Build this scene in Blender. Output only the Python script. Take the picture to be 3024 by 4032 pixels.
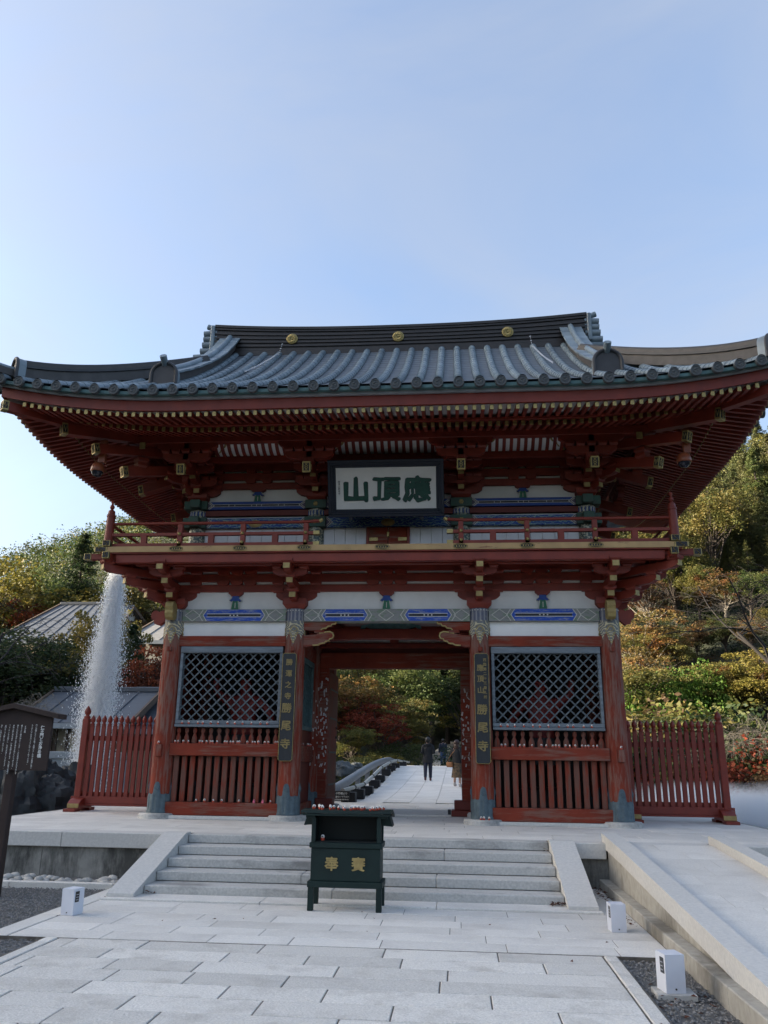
import bpy, bmesh, math, random
import numpy as np
from mathutils import Vector, Matrix, noise
R = math.radians
for o in list(bpy.data.objects): bpy.data.objects.remove(o)
SC = bpy.context.scene
COL = SC.collection

# ------------------------------------------------------------------ camera
CAM_POS = Vector((1.3254, -15.307, 1.0557))
PITCH, YAW, ROLL = R(17.0075), R(5.2486), R(0.778)
_fw = Vector((-math.sin(YAW)*math.cos(PITCH), math.cos(YAW)*math.cos(PITCH), math.sin(PITCH)))
_rt = Vector((math.cos(YAW), math.sin(YAW), 0)); _up = _rt.cross(_fw)
CR = _rt*math.cos(ROLL) + _up*math.sin(ROLL); CU = _up*math.cos(ROLL) - _rt*math.sin(ROLL); CF = _fw
cam_data = bpy.data.cameras.new('camera'); cam = bpy.data.objects.new('camera', cam_data); COL.objects.link(cam)
cam.matrix_world = Matrix(((CR.x, CU.x, -CF.x, CAM_POS.x), (CR.y, CU.y, -CF.y, CAM_POS.y), (CR.z, CU.z, -CF.z, CAM_POS.z), (0, 0, 0, 1)))
cam_data.sensor_fit = 'VERTICAL'; cam_data.sensor_height = 36.0; cam_data.lens = 36*3192.8/4032
cam_data.clip_start = 0.1; cam_data.clip_end = 3000
SC.camera = cam
FPX = 3192.8
def at(px, py, y):
    """point on the plane y = const seen at photograph pixel (px, py) of 3024 x 4032"""
    d = CF + CR*((px-1512)/FPX) - CU*((py-2016)/FPX)
    return CAM_POS + d*((y-CAM_POS.y)/d.y)

# ------------------------------------------------------------------ sky and sun
SUN_AZ, SUN_EL = R(95), R(15.5)             # azimuth measured to the left of the view axis (+y), elevation
sun_dir = Vector((-math.sin(SUN_AZ)*math.cos(SUN_EL), math.cos(SUN_AZ)*math.cos(SUN_EL), math.sin(SUN_EL)))
W = bpy.data.worlds.new('World'); SC.world = W; W.use_nodes = True
nt = W.node_tree; nt.nodes.clear()
out = nt.nodes.new('ShaderNodeOutputWorld'); bg = nt.nodes.new('ShaderNodeBackground'); sky = nt.nodes.new('ShaderNodeTexSky')
sky.sky_type = 'NISHITA'; sky.sun_disc = False; sky.sun_elevation = SUN_EL; sky.sun_rotation = -SUN_AZ
sky.altitude = 200; sky.air_density = 1.0; sky.dust_density = 6.5; sky.ozone_density = 2.6
bg.inputs['Strength'].default_value = 0.127
# thin high cloud veil over the whole sky
tcw = nt.nodes.new('ShaderNodeTexCoord'); mpw = nt.nodes.new('ShaderNodeMapping'); mpw.inputs['Scale'].default_value = (1.0, 1.4, 2.6); mpw.inputs['Rotation'].default_value = (0, R(20), R(30))
nzw = nt.nodes.new('ShaderNodeTexNoise'); nzw.inputs['Scale'].default_value = 1.7; nzw.inputs['Detail'].default_value = 6; nzw.inputs['Roughness'].default_value = .55; nzw.inputs['Distortion'].default_value = .6
rmw = nt.nodes.new('ShaderNodeMapRange'); rmw.inputs['From Min'].default_value = .35; rmw.inputs['From Max'].default_value = .72; rmw.inputs['To Min'].default_value = .14; rmw.inputs['To Max'].default_value = .55
mxw = nt.nodes.new('ShaderNodeMix'); mxw.data_type = 'RGBA'; mxw.inputs['B'].default_value = (1.30, 1.36, 1.48, 1)
nt.links.new(tcw.outputs['Generated'], mpw.inputs['Vector']); nt.links.new(mpw.outputs[0], nzw.inputs['Vector']); nt.links.new(nzw.outputs['Fac'], rmw.inputs['Value'])
nt.links.new(rmw.outputs[0], mxw.inputs['Factor']); nt.links.new(sky.outputs[0], mxw.inputs['A']); nt.links.new(mxw.outputs['Result'], bg.inputs['Color'])
nt.links.new(bg.outputs[0], out.inputs['Surface'])
sl = bpy.data.lights.new('sun', 'SUN'); sl.energy = 5.0; sl.angle = R(0.53); sl.color = (1.0, 0.86, 0.66)
so = bpy.data.objects.new('sun', sl); COL.objects.link(so); so.location = (-60, 40, 60)
so.rotation_euler = (-sun_dir).to_track_quat('-Z', 'Y').to_euler()
vs = SC.view_settings; vs.view_transform = 'Standard'; vs.look = 'None'; vs.gamma = 1.0; vs.exposure = 2.0; vs.use_curve_mapping = False
SC.render.engine = 'CYCLES'; cy = SC.cycles
cy.use_denoising = True; cy.max_bounces = 7; cy.diffuse_bounces = 4; cy.glossy_bounces = 2; cy.transmission_bounces = 4; cy.transparent_max_bounces = 8; cy.volume_bounces = 1
cy.caustics_reflective = False; cy.caustics_refractive = False
# ------------------------------------------------------------------ helpers
rnd = random.Random(7)
WM = {}                                         # world matrices of objects used as parents
I4 = Matrix.Identity(4)
def T(x, y, z): return Matrix.Translation((x, y, z))
def ss(a, b, x):
    t = min(1.0, max(0.0, (x-a)/(b-a))); return t*t*(3-2*t)

class MB:
    """collects geometry for one mesh"""
    def __init__(s): s.v = []; s.f = []; s.m = []
    def add(s, vs, fs, mi=0):
        n = len(s.v); s.v.extend([tuple(p) for p in vs]); s.f.extend([tuple(i+n for i in q) for q in fs]); s.m.extend([mi]*len(fs)); return s
    def box(s, x0, x1, y0, y1, z0, z1, c=0.0, mi=0):
        if x1 < x0: x0, x1 = x1, x0
        if y1 < y0: y0, y1 = y1, y0
        if z1 < z0: z0, z1 = z1, z0
        if c <= 0:
            return s.add([(x0,y0,z0),(x1,y0,z0),(x1,y1,z0),(x0,y1,z0),(x0,y0,z1),(x1,y0,z1),(x1,y1,z1),(x0,y1,z1)],
                         [(0,3,2,1),(4,5,6,7),(0,1,5,4),(1,2,6,5),(2,3,7,6),(3,0,4,7)], mi)
        lo = (x0,y0,z0); hi = (x1,y1,z1); c = min(c, (x1-x0)*.45, (y1-y0)*.45, (z1-z0)*.45)
        idx = {}; vs = []
        for sx in (0,1):
            for sy in (0,1):
                for sz in (0,1):
                    sg = (sx,sy,sz)
                    for a in range(3):
                        p = [0,0,0]
                        for b in range(3):
                            e = hi[b] if sg[b] else lo[b]
                            p[b] = e if b == a else (e-c if sg[b] else e+c)
                        idx[(sg,a)] = len(vs); vs.append(p)
        fs = []; ctr = Vector(((x0+x1)/2,(y0+y1)/2,(z0+z1)/2))
        def face(ids):
            P = [Vector(vs[i]) for i in ids]; n = (P[1]-P[0]).cross(P[2]-P[1])
            if n.dot(sum(P, Vector())/len(P)-ctr) < 0: ids = ids[::-1]
            fs.append(tuple(ids))
        for a in range(3):
            b, d = (a+1)%3, (a+2)%3
            for e in (0,1):
                q = []
                for (sb,sd) in ((0,0),(1,0),(1,1),(0,1)):
                    g = [0,0,0]; g[a]=e; g[b]=sb; g[d]=sd; q.append(idx[(tuple(g),a)])
                face(q)
            for sb in (0,1):
                for sd in (0,1):
                    g0=[0,0,0]; g0[b]=sb; g0[d]=sd; g1=list(g0); g1[a]=1
                    face([idx[(tuple(g0),b)],idx[(tuple(g1),b)],idx[(tuple(g1),d)],idx[(tuple(g0),d)]])
        for sx in (0,1):
            for sy in (0,1):
                for sz in (0,1): face([idx[((sx,sy,sz),a)] for a in range(3)])
        return s.add(vs, fs, mi)
    def prism(s, pts, ax, a, b, mi=0, rim=None):
        """extrude polygon pts along axis: ax x -> pts are (y,z); y -> (x,z); z -> (x,y)"""
        n = len(pts)
        def mk(p, h): return (h,p[0],p[1]) if ax=='x' else ((p[0],h,p[1]) if ax=='y' else (p[0],p[1],h))
        ar = sum(pts[i][0]*pts[(i+1)%n][1]-pts[(i+1)%n][0]*pts[i][1] for i in range(n))
        if (ar < 0) != (ax == 'y'): pts = pts[::-1]
        if a > b: a, b = b, a
        base = len(s.v)
        s.v.extend([mk(p,a) for p in pts]); s.v.extend([mk(p,b) for p in pts])
        s.f.append(tuple(base+i for i in range(n))[::-1]); s.f.append(tuple(base+n+i for i in range(n))); s.m.extend([mi,mi])
        for i in range(n):
            j=(i+1)%n; s.f.append((base+i,base+j,base+n+j,base+n+i)); s.m.append(mi if rim is None else rim)
        return s
    def lathe(s, prof, n=16, cx=0, cy=0, mi=0, sy=1.0, cap=True):
        base=len(s.v)
        for r,z in prof:
            for i in range(n):
                t=2*math.pi*i/n; s.v.append((cx+r*math.cos(t), cy+r*math.sin(t)*sy, z))
        for k in range(len(prof)-1):
            for i in range(n):
                j=(i+1)%n; s.f.append((base+k*n+i,base+k*n+j,base+(k+1)*n+j,base+(k+1)*n+i)); s.m.append(mi)
        if cap:
            s.f.append(tuple(base+i for i in range(n))[::-1]); s.f.append(tuple(base+(len(prof)-1)*n+i for i in range(n))); s.m.extend([mi,mi])
        return s
    def tube(s, pts, r, n=8, mi=0, cap=True):
        pts=[Vector(p) for p in pts]; m=len(pts); rs=[r]*m if not hasattr(r,'__len__') else list(r)
        base=len(s.v); prev=None
        for k in range(m):
            d=(pts[min(k+1,m-1)]-pts[max(k-1,0)])
            if d.length<1e-9: d=Vector((0,0,1))
            d.normalize()
            if prev is None:
                u=Vector((0,0,1)) if abs(d.z)<.9 else Vector((1,0,0)); u=(u-d*u.dot(d)).normalized()
            else: u=(prev-d*prev.dot(d)); u=u.normalized() if u.length>1e-6 else d.orthogonal().normalized()
            prev=u; w=d.cross(u)
            for i in range(n):
                t=2*math.pi*i/n; s.v.append(tuple(pts[k]+(u*math.cos(t)+w*math.sin(t))*rs[k]))
        for k in range(m-1):
            for i in range(n):
                j=(i+1)%n; s.f.append((base+k*n+i,base+k*n+j,base+(k+1)*n+j,base+(k+1)*n+i)); s.m.append(mi)
        if cap:
            s.f.append(tuple(base+i for i in range(n))[::-1]); s.f.append(tuple(base+(m-1)*n+i for i in range(n))); s.m.extend([mi,mi])
        return s
    def bar(s, p, q, w, h, up=(0,0,1), mi=0, c=0.0):
        """square bar from p to q, w wide (side) and h high (along up)"""
        p=Vector(p); q=Vector(q); d=(q-p).normalized(); u=Vector(up); u=(u-d*u.dot(d)).normalized(); r=d.cross(u)
        vs=[]
        for e in (p,q):
            for (a,b) in ((-1,-1),(1,-1),(1,1),(-1,1)): vs.append(e+r*(a*w/2)+u*(b*h/2))
        return s.add(vs,[(0,1,2,3),(7,6,5,4),(0,4,5,1),(1,5,6,2),(2,6,7,3),(3,7,4,0)],mi)
    def sphere(s, c, r, n=10, m=6, mi=0, sc=(1,1,1)):
        prof=[]
        base=len(s.v)
        for k in range(m+1):
            ph=-math.pi/2+math.pi*k/m
            for i in range(n):
                t=2*math.pi*i/n; s.v.append((c[0]+r*sc[0]*math.cos(ph)*math.cos(t),c[1]+r*sc[1]*math.cos(ph)*math.sin(t),c[2]+r*sc[2]*math.sin(ph)))
        for k in range(m):
            for i in range(n):
                j=(i+1)%n; s.f.append((base+k*n+i,base+k*n+j,base+(k+1)*n+j,base+(k+1)*n+i)); s.m.append(mi)
        return s
    def xf(s, M, start=0):
        for i in range(start,len(s.v)): s.v[i]=tuple(M@Vector(s.v[i]))
        return s
    def mesh(s, name, mats, smooth=None):
        me=bpy.data.meshes.new(name); me.from_pydata(s.v,[],s.f)
        for m in (mats if isinstance(mats,(list,tuple)) else [mats]): me.materials.append(M[m])
        if any(s.m): me.polygons.foreach_set('material_index', s.m)
        me.update()
        if smooth is not None:
            me.shade_smooth(); me.set_sharp_from_angle(angle=R(smooth))
        return me

def link(name, data, parent=None, mw=None):
    o=bpy.data.objects.new(name,data); COL.objects.link(o)
    mw = mw if mw is not None else I4
    WM[o.name]=mw
    if parent is not None:
        o.parent=parent; o.matrix_parent_inverse=WM[parent.name].inverted()
    o.matrix_basis=mw
    return o
def part(name, mb, mats, parent, smooth=None, mw=None):
    """mesh child given in world coordinates (or in its own frame mw)"""
    return link(name, mb.mesh(name,mats,smooth) if isinstance(mb,MB) else mb, parent, mw)
def tag(o,label,cat,group=None,kind=None):
    if label: o['label']=label
    if cat: o['category']=cat
    if group: o['group']=group
    if kind: o['kind']=kind
    return o
def thing(name,label,cat,mw=None,group=None):
    o=bpy.data.objects.new(name,None); COL.objects.link(o); o.empty_display_size=.2
    mw=mw if mw is not None else I4
    o.matrix_basis=mw; WM[o.name]=mw
    return tag(o,label,cat,group)
def single(name,mb,mats,label,cat,group=None,smooth=None,mw=None,kind=None):
    o=link(name, mb.mesh(name,mats,smooth) if isinstance(mb,MB) else mb, None, mw)
    return tag(o,label,cat,group,kind)
def struct(name,mb,mats,smooth=None,parent=None,mw=None):
    o=link(name, mb.mesh(name,mats,smooth) if isinstance(mb,MB) else mb, parent, mw)
    if parent is None: o['kind']='structure'
    return o
def copy_tree(o, mw, parent=None):
    c=o.copy(); COL.objects.link(c)
    if parent is not None: c.parent=parent
    else: c.matrix_basis=mw; WM[c.name]=mw
    for ch in o.children: copy_tree(ch,None,c)
    return c
def text_mb(s, size, depth=0.0, bold=0.0, vertical=False, line=1.0, mi=0, sx=1.0, rough=0.0):
    """letters as a mesh in the x-z plane facing -y, centred on the origin"""
    cu=bpy.data.curves.new('t','FONT'); cu.body='\n'.join(s) if vertical else s
    cu.size=size; cu.align_x='CENTER'; cu.align_y='CENTER'; cu.space_line=line; cu.extrude=depth/2; cu.resolution_u=1 if size<.06 else 2
    o=bpy.data.objects.new('t',cu); COL.objects.link(o)
    dg=bpy.context.evaluated_depsgraph_get(); me=bpy.data.meshes.new_from_object(o.evaluated_get(dg))
    mb=MB(); vs=[v.co.copy() for v in me.vertices]
    if vs:
        x0=min(v.x for v in vs);x1=max(v.x for v in vs);y0=min(v.y for v in vs);y1=max(v.y for v in vs)
        fs=[tuple(p.vertices) for p in me.polygons]
        for i,(dx,dz) in enumerate([(0,0)]+([(bold*math.cos(t*math.pi/4),bold*math.sin(t*math.pi/4)) for t in range(8)] if bold>0 else [])):   # heavier strokes
            P=[((v.x-(x0+x1)/2)*sx+dx,-v.z-i*min(.0006,depth*.04),v.y-(y0+y1)/2+dz) for v in vs]
            if rough: P=[(a+rough*noise.noise((a*14,c*14,1.7)),b,c+rough*noise.noise((a*14,c*14,7.3))) for a,b,c in P]
            mb.add(P,fs,mi)
    bpy.data.objects.remove(o); bpy.data.curves.remove(cu); bpy.data.meshes.remove(me)
    return mb

# ------------------------------------------------------------------ materials
M={}
class NT:
    def __init__(s,name):
        s.m=bpy.data.materials.new(name); s.m.use_nodes=True; s.t=s.m.node_tree; s.t.nodes.clear(); M[name]=s.m
        s.o=s.n('ShaderNodeOutputMaterial'); s.b=s.n('ShaderNodeBsdfPrincipled'); s.l(s.b.outputs[0],s.o.inputs['Surface'])
        s.tc=s.n('ShaderNodeTexCoord')
    def n(s,k,**kw):
        x=s.t.nodes.new(k)
        for a,b in kw.items(): setattr(x,a,b)
        return x
    def l(s,a,b): s.t.links.new(a,b)
    def set(s,node,**kw):
        for a,b in kw.items():
            node.inputs[a.replace('_',' ')].default_value=b
    def noise(s,scale,detail=4,rough=.55,stretch=None,rand=False):
        v=s.tc.outputs['Object']
        if stretch or rand:
            mp=s.n('ShaderNodeMapping'); s.l(v,mp.inputs['Vector'])
            if stretch: mp.inputs['Scale'].default_value=stretch
            if rand:
                oi=s.n('ShaderNodeObjectInfo'); mu=s.n('ShaderNodeMath',operation='MULTIPLY'); mu.inputs[1].default_value=37.0
                s.l(oi.outputs['Random'],mu.inputs[0]); s.l(mu.outputs[0],mp.inputs['Location'])
            v=mp.outputs[0]
        x=s.n('ShaderNodeTexNoise'); x.inputs['Scale'].default_value=scale; x.inputs['Detail'].default_value=detail; x.inputs['Roughness'].default_value=rough
        s.l(v,x.inputs['Vector']); return x.outputs['Fac']
    def ramp(s,fac,stops):
        r=s.n('ShaderNodeValToRGB'); e=r.color_ramp.elements
        while len(e)<len(stops): e.new(.5)
        for i,(p,c) in enumerate(stops): e[i].position=p; e[i].color=(*c,1) if len(c)==3 else c
        s.l(fac,r.inputs[0]); return r.outputs[0]
    def mix(s,fac,a,b,mode='MIX'):
        x=s.n('ShaderNodeMix',data_type='RGBA',blend_type=mode)
        def put(v,sock):
            if isinstance(v,(tuple,list)): sock.default_value=(*v,1) if len(v)==3 else v
            elif isinstance(v,(int,float)): sock.default_value=v
            else: s.l(v,sock)
        put(fac,x.inputs['Factor']); put(a,x.inputs['A']); put(b,x.inputs['B']); return x.outputs['Result']
    def bump(s,h,strength=.3,dist=.01):
        b=s.n('ShaderNodeBump'); b.inputs['Strength'].default_value=strength; b.inputs['Distance'].default_value=dist
        s.l(h,b.inputs['Height']); s.l(b.outputs[0],s.b.inputs['Normal'])
    def col(s,c):
        if isinstance(c,(tuple,list)): s.b.inputs['Base Color'].default_value=(*c,1)
        else: s.l(c,s.b.inputs['Base Color'])
    def rough(s,v):
        if isinstance(v,(int,float)): s.b.inputs['Roughness'].default_value=v
        else: s.l(v,s.b.inputs['Roughness'])
    def objrand(s): return s.n('ShaderNodeObjectInfo').outputs['Random']
def pm(name,c1,c2=None,scale=6,rough=.7,metal=0.0,bump=0,bscale=None,stretch=None,lo=.35,hi=.65,rand=0.0,spec=.5,detail=5):
    k=NT(name)
    if c2:
        f=k.noise(scale,detail,.6,stretch,rand=rand>0); c=k.ramp(f,[(lo,c1),(hi,c2)])
    else: c=c1
    if rand>0:
        r=k.objrand(); g=k.ramp(r,[(0,(1-rand,)*3),(1,(1+rand*.6,)*3)]); c=k.mix(1.0,c if not isinstance(c,tuple) else (*c,1),g,'MULTIPLY')
    k.col(c); k.rough(rough); k.b.inputs['Metallic'].default_value=metal; k.b.inputs['Specular IOR Level'].default_value=spec
    if bump: k.bump(k.noise(bscale or scale*4,4,.6,stretch),bump,.01)
    return k
RED=(.215,.027,.012); RED2=(.16,.019,.009)
pm('red_clean',RED,RED2,3,.55,bump=.08,bscale=30)
def redwear(name,stretch,amt=.62,grey=(.19,.11,.085)):
    k=NT(name); f=k.noise(4.5,7,.68,stretch,rand=True); g=k.noise(1.1,3,.5)
    m=k.n('ShaderNodeMath',operation='MULTIPLY_ADD'); m.inputs[1].default_value=.55; m.inputs[2].default_value=0
    k.l(g,m.inputs[0]); a=k.n('ShaderNodeMath',operation='ADD'); k.l(f,a.inputs[0]); k.l(m.outputs[0],a.inputs[1])
    base=k.ramp(k.noise(2.2,4),[(.35,(.215,.038,.020)),(.65,(.15,.027,.015))])
    c=k.mix(k.ramp(a.outputs[0],[(amt+.16,(0,0,0)),(amt+.30,(.75,)*3)]),base,grey); k.col(c); k.rough(.85); k.b.inputs['Specular IOR Level'].default_value=.25; k.bump(f,.35,.008); return k
redwear('red_post',(5.0,5.0,.45),.56,(.20,.125,.10)); redwear('red_beam',(.35,3,3.5),.60); redwear('red_slat',(4,4,.4),.50,(.125,.075,.058))
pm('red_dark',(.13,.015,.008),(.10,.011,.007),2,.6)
pm('gold',(.42,.33,.13),(.27,.20,.075),25,.42,metal=.6,bump=.25,bscale=60)
pm('gold_paint',(.40,.31,.12),(.30,.215,.08),14,.55,metal=.25)
k=pm('ochre',(.50,.33,.15),(.40,.25,.11),3,.7,stretch=(.6,3,3))
k.col(k.mix(k.ramp(k.noise(5,7,.7,(.5,2,2)),[(.62,(0,0,0)),(.68,(1,1,1))]),k.ramp(k.noise(3,4),[(.35,(.50,.33,.15)),(.65,(.40,.26,.12))]),(.20,.09,.05)))
pm('gold_dull',(.27,.205,.08),(.20,.15,.055),14,.55,metal=.25)
pm('plaster',(.86,.85,.83),(.74,.73,.71),1.4,.9,bump=.05,bscale=20)
pm('white_board',(.70,.71,.73),(.62,.63,.66),3,.8)
pm('soffit',(.62,.60,.58),(.5,.47,.45),3,.85)
pm('blue',(.010,.045,.24),(.016,.065,.29),12,.6)
k=pm('blue_worn',(.015,.07,.42),(.03,.11,.45),10,.7)
k.col(k.mix(k.ramp(k.noise(14,8,.75,(.4,1,2)),[(.50,(0,0,0)),(.62,(.9,)*3)]),(.015,.075,.43),(.30,.33,.38)))
pm('green_paint',(.02,.16,.09),(.03,.12,.07),12,.6)
k=NT('beam_grey'); k.col(k.ramp(k.noise(7,7,.7,(.7,1,2)),[(.3,(.19,.20,.19)),(.5,(.27,.27,.26)),(.62,(.14,.22,.13)),(.75,(.34,.35,.36))])); k.rough(.8); k.bump(k.noise(25,4,.6,(.3,1,2)),.2)
pm('green_beam',(.035,.10,.075),(.05,.075,.06),9,.65)
pm('white_line',(.66,.64,.58),(.5,.48,.42),25,.7)
pm('black_line',(.015,.015,.018),None,5,.6)
pm('purple',(.10,.085,.13),None,5,.7)
k=pm('scroll_blue',(.02,.06,.25),None,5,.65)
v=k.n('ShaderNodeTexWave',wave_type='RINGS',wave_profile='SIN'); v.inputs['Scale'].default_value=6; v.inputs['Distortion'].default_value=9; v.inputs['Detail'].default_value=2; v.inputs['Detail Scale'].default_value=2.2
k.l(k.tc.outputs['Object'],v.inputs['Vector']); k.col(k.ramp(v.outputs['Fac'],[(.0,(.015,.05,.24)),(.62,(.02,.07,.28)),(.72,(.10,.28,.30)),(.82,(.03,.14,.16)),(1,(.30,.40,.42))]))
# brocade collar of the pillars: stripes above, gilt scrollwork below
k=NT('collar'); sp=k.n('ShaderNodeSeparateXYZ'); k.l(k.tc.outputs['Object'],sp.inputs[0])
at2=k.n('ShaderNodeMath',operation='ARCTAN2'); k.l(sp.outputs['Y'],at2.inputs[0]); k.l(sp.outputs['X'],at2.inputs[1])
mu=k.n('ShaderNodeMath',operation='MULTIPLY'); mu.inputs[1].default_value=16; k.l(at2.outputs[0],mu.inputs[0]); sn=k.n('ShaderNodeMath',operation='SINE'); k.l(mu.outputs[0],sn.inputs[0])
stripe=k.ramp(sn.outputs[0],[(.0,(.10,.11,.16)),(.55,(.17,.18,.26)),(.62,(.45,.45,.43)),(.9,(.24,.24,.26))])
vo=k.n('ShaderNodeTexWave',wave_type='RINGS'); vo.inputs['Scale'].default_value=7; vo.inputs['Distortion'].default_value=7; vo.inputs['Detail'].default_value=1.5; vo.inputs['Detail Scale'].default_value=1.6; k.l(k.tc.outputs['Object'],vo.inputs['Vector'])
scr=k.ramp(vo.outputs['Fac'],[(.0,(.15,.16,.16)),(.70,(.24,.24,.23)),(.78,(.50,.42,.22)),(1,(.62,.55,.36))])
mr=k.n('ShaderNodeMapRange'); mr.inputs['From Min'].default_value=-.02; mr.inputs['From Max'].default_value=.0; k.l(sp.outputs['Z'],mr.inputs['Value'])
c=k.mix(mr.outputs[0],scr,stripe); k.col(k.mix(k.ramp(k.noise(9,7,.7),[(.5,(0,0,0)),(.7,(.8,)*3)]),c,(.27,.26,.25))); k.rough(.75)
pm('brocade',(.06,.09,.09),(.42,.40,.30),22,.5,metal=.2,lo=.47,hi=.56,detail=2)
pm('patina',(.10,.145,.165),(.06,.088,.108),8,.6,metal=.2,bump=.3,bscale=35)
pm('tile',(.225,.285,.32),(.135,.175,.205),3,.45,spec=.55,rand=.18,bump=.15,bscale=30)
pm('tile_flat',(.125,.145,.165),(.095,.11,.125),5,.6,bump=.15,bscale=30)
pm('tile_dark',(.045,.045,.048),(.03,.03,.034),6,.55)
pm('tile_end',(.075,.085,.09),(.05,.057,.06),25,.55,bump=.4,bscale=30)
pm('ridge_dark',(.035,.028,.026),(.022,.019,.018),6,.5)
pm('ridge_brown',(.075,.068,.064),(.05,.045,.043),5,.6)
pm('verdigris',(.09,.19,.19),(.06,.12,.12),8,.6)
pm('fascia',(.33,.34,.36),(.27,.28,.3),4,.7)
pm('lattice',(.115,.14,.155),(.07,.085,.095),8,.75,stretch=(2,2,2),bump=.3,bscale=25)
pm('lattice_teal',(.10,.18,.185),(.07,.13,.135),8,.7)
pm('frame_grey',(.18,.215,.245),(.11,.13,.15),5,.7,stretch=(.4,3,3),bump=.3,bscale=20)
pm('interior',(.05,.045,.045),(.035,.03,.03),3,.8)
pm('statue_red',(.22,.02,.015),(.12,.012,.01),4,.6)
pm('black_lacquer',(.012,.016,.022),(.02,.026,.035),3,.35)
pm('navy_frame',(.006,.010,.022),(.010,.015,.030),4,.4)
k=NT('plaque_white'); k.col(k.mix(k.ramp(k.noise(3.2,9,.75,(1,1,1.6)),[(.655,(0,0,0)),(.67,(1,1,1))]),k.ramp(k.noise(2,4),[(.3,(.74,.73,.70)),(.7,(.66,.65,.62))]),(.16,.12,.10))); k.rough(.85)
pm('glyph_green',(.006,.065,.045),(.004,.045,.032),10,.5)
pm('plate_wood',(.016,.02,.025),(.009,.012,.016),14,.55,stretch=(5,5,.5),bump=.3,bscale=30)
k=pm('stone',(.73,.705,.655),(.61,.59,.55),55,.82,rand=.10,bump=.3,bscale=60)
c_=k.b.inputs['Base Color'].links[0].from_socket; k.col(k.mix(k.ramp(k.noise(1.3,6,.6,rand=True),[(.48,(0,0,0)),(.72,(.5,)*3)]),c_,(.40,.375,.34)))
k=pm('stone_rough',(.77,.74,.685),(.52,.50,.455),70,.85,rand=.15,bump=.9,bscale=45,lo=.3,hi=.72)
c_=k.b.inputs['Base Color'].links[0].from_socket; k.col(k.mix(k.ramp(k.noise(2.3,6,.65,rand=True),[(.50,(0,0,0)),(.70,(.55,)*3)]),c_,(.36,.33,.29)))
k=pm('stone_step',(.40,.41,.41),(.33,.34,.345),30,.82,rand=.05,bump=.2,bscale=60)
k.col(k.mix(k.ramp(k.noise(1.7,6,.65,(.5,1,1.3)),[(.52,(0,0,0)),(.66,(.75,)*3)]),k.ramp(k.noise(34,5),[(.35,(.52,.51,.48)),(.65,(.41,.405,.385))]),(.17,.165,.155)))
pm('stone_cap',(.60,.585,.55),(.51,.50,.475),30,.8,rand=.04,bump=.2,bscale=60)
k=NT('stone_wall'); k.col(k.mix(k.ramp(k.noise(1.5,7,.7,(1.6,1,.45)),[(.44,(0,0,0)),(.60,(.9,)*3)]),k.ramp(k.noise(9,5),[(.35,(.32,.31,.28)),(.65,(.24,.235,.215))]),(.055,.055,.05))); k.rough(.9); k.bump(k.noise(30,5),.3)
k=NT('ramp_wall'); k.col(k.mix(k.ramp(k.noise(1.3,7,.7,(1,1,.5)),[(.5,(0,0,0)),(.66,(.85,)*3)]),k.ramp(k.noise(9,5),[(.35,(.42,.40,.35)),(.65,(.33,.31,.27))]),(.14,.125,.10))); k.rough(.9); k.bump(k.noise(30,5),.25)
pm('joint',(.17,.15,.125),(.09,.078,.065),9,.95)
pm('gravel',(.16,.155,.15),(.09,.09,.088),40,.9,rand=.0)
pm('pebble',(.48,.46,.42),(.36,.35,.33),8,.75,rand=.18)
pm('wood_dark',(.034,.019,.016),(.022,.013,.012),6,.75,stretch=(3,3,.5),bump=.2,bscale=30)
pm('wood_dark2',(.030,.017,.015),(.022,.013,.012),6,.75)
pm('text_white',(.72,.74,.72),None,5,.7)
pm('box_green',(.006,.021,.019),(.004,.014,.013),4,.55,bump=.05,bscale=40,spec=.3)
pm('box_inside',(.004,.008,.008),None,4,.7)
pm('lamp_white',(.66,.68,.74),(.60,.62,.68),4,.45)
pm('lamp_black',(.01,.01,.012),None,4,.3)
pm('doll_white',(.72,.70,.66),None,5,.5); pm('doll_red',(.42,.06,.03),None,5,.45); pm('doll_black',(.02,.02,.025),None,5,.5); pm('doll_pink',(.75,.16,.25),None,5,.5)
pm('fence_red',(.21,.025,.012),(.16,.019,.010),4,.5)
pm('bamboo',(.42,.42,.38),(.30,.30,.28),7,.5)
pm('handrail',(.20,.215,.235),(.15,.16,.18),6,.45)
pm('block_black',(.018,.018,.02),(.012,.012,.013),6,.7)
pm('chain',(.45,.47,.5),None,5,.35,metal=.9)
pm('cam_brown',(.26,.07,.03),None,5,.4); pm('cam_dark',(.02,.02,.03),None,5,.1)
pm('asphalt',(.06,.06,.06),(.045,.045,.045),20,.9)
pm('paper',(.55,.53,.50),(.40,.39,.40),1.0,.9,rand=.3); pm('ink',(.03,.03,.04),None,5,.8)
pm('leaf_litter',(.16,.05,.02),(.07,.03,.02),9,.9,rand=.3)
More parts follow.
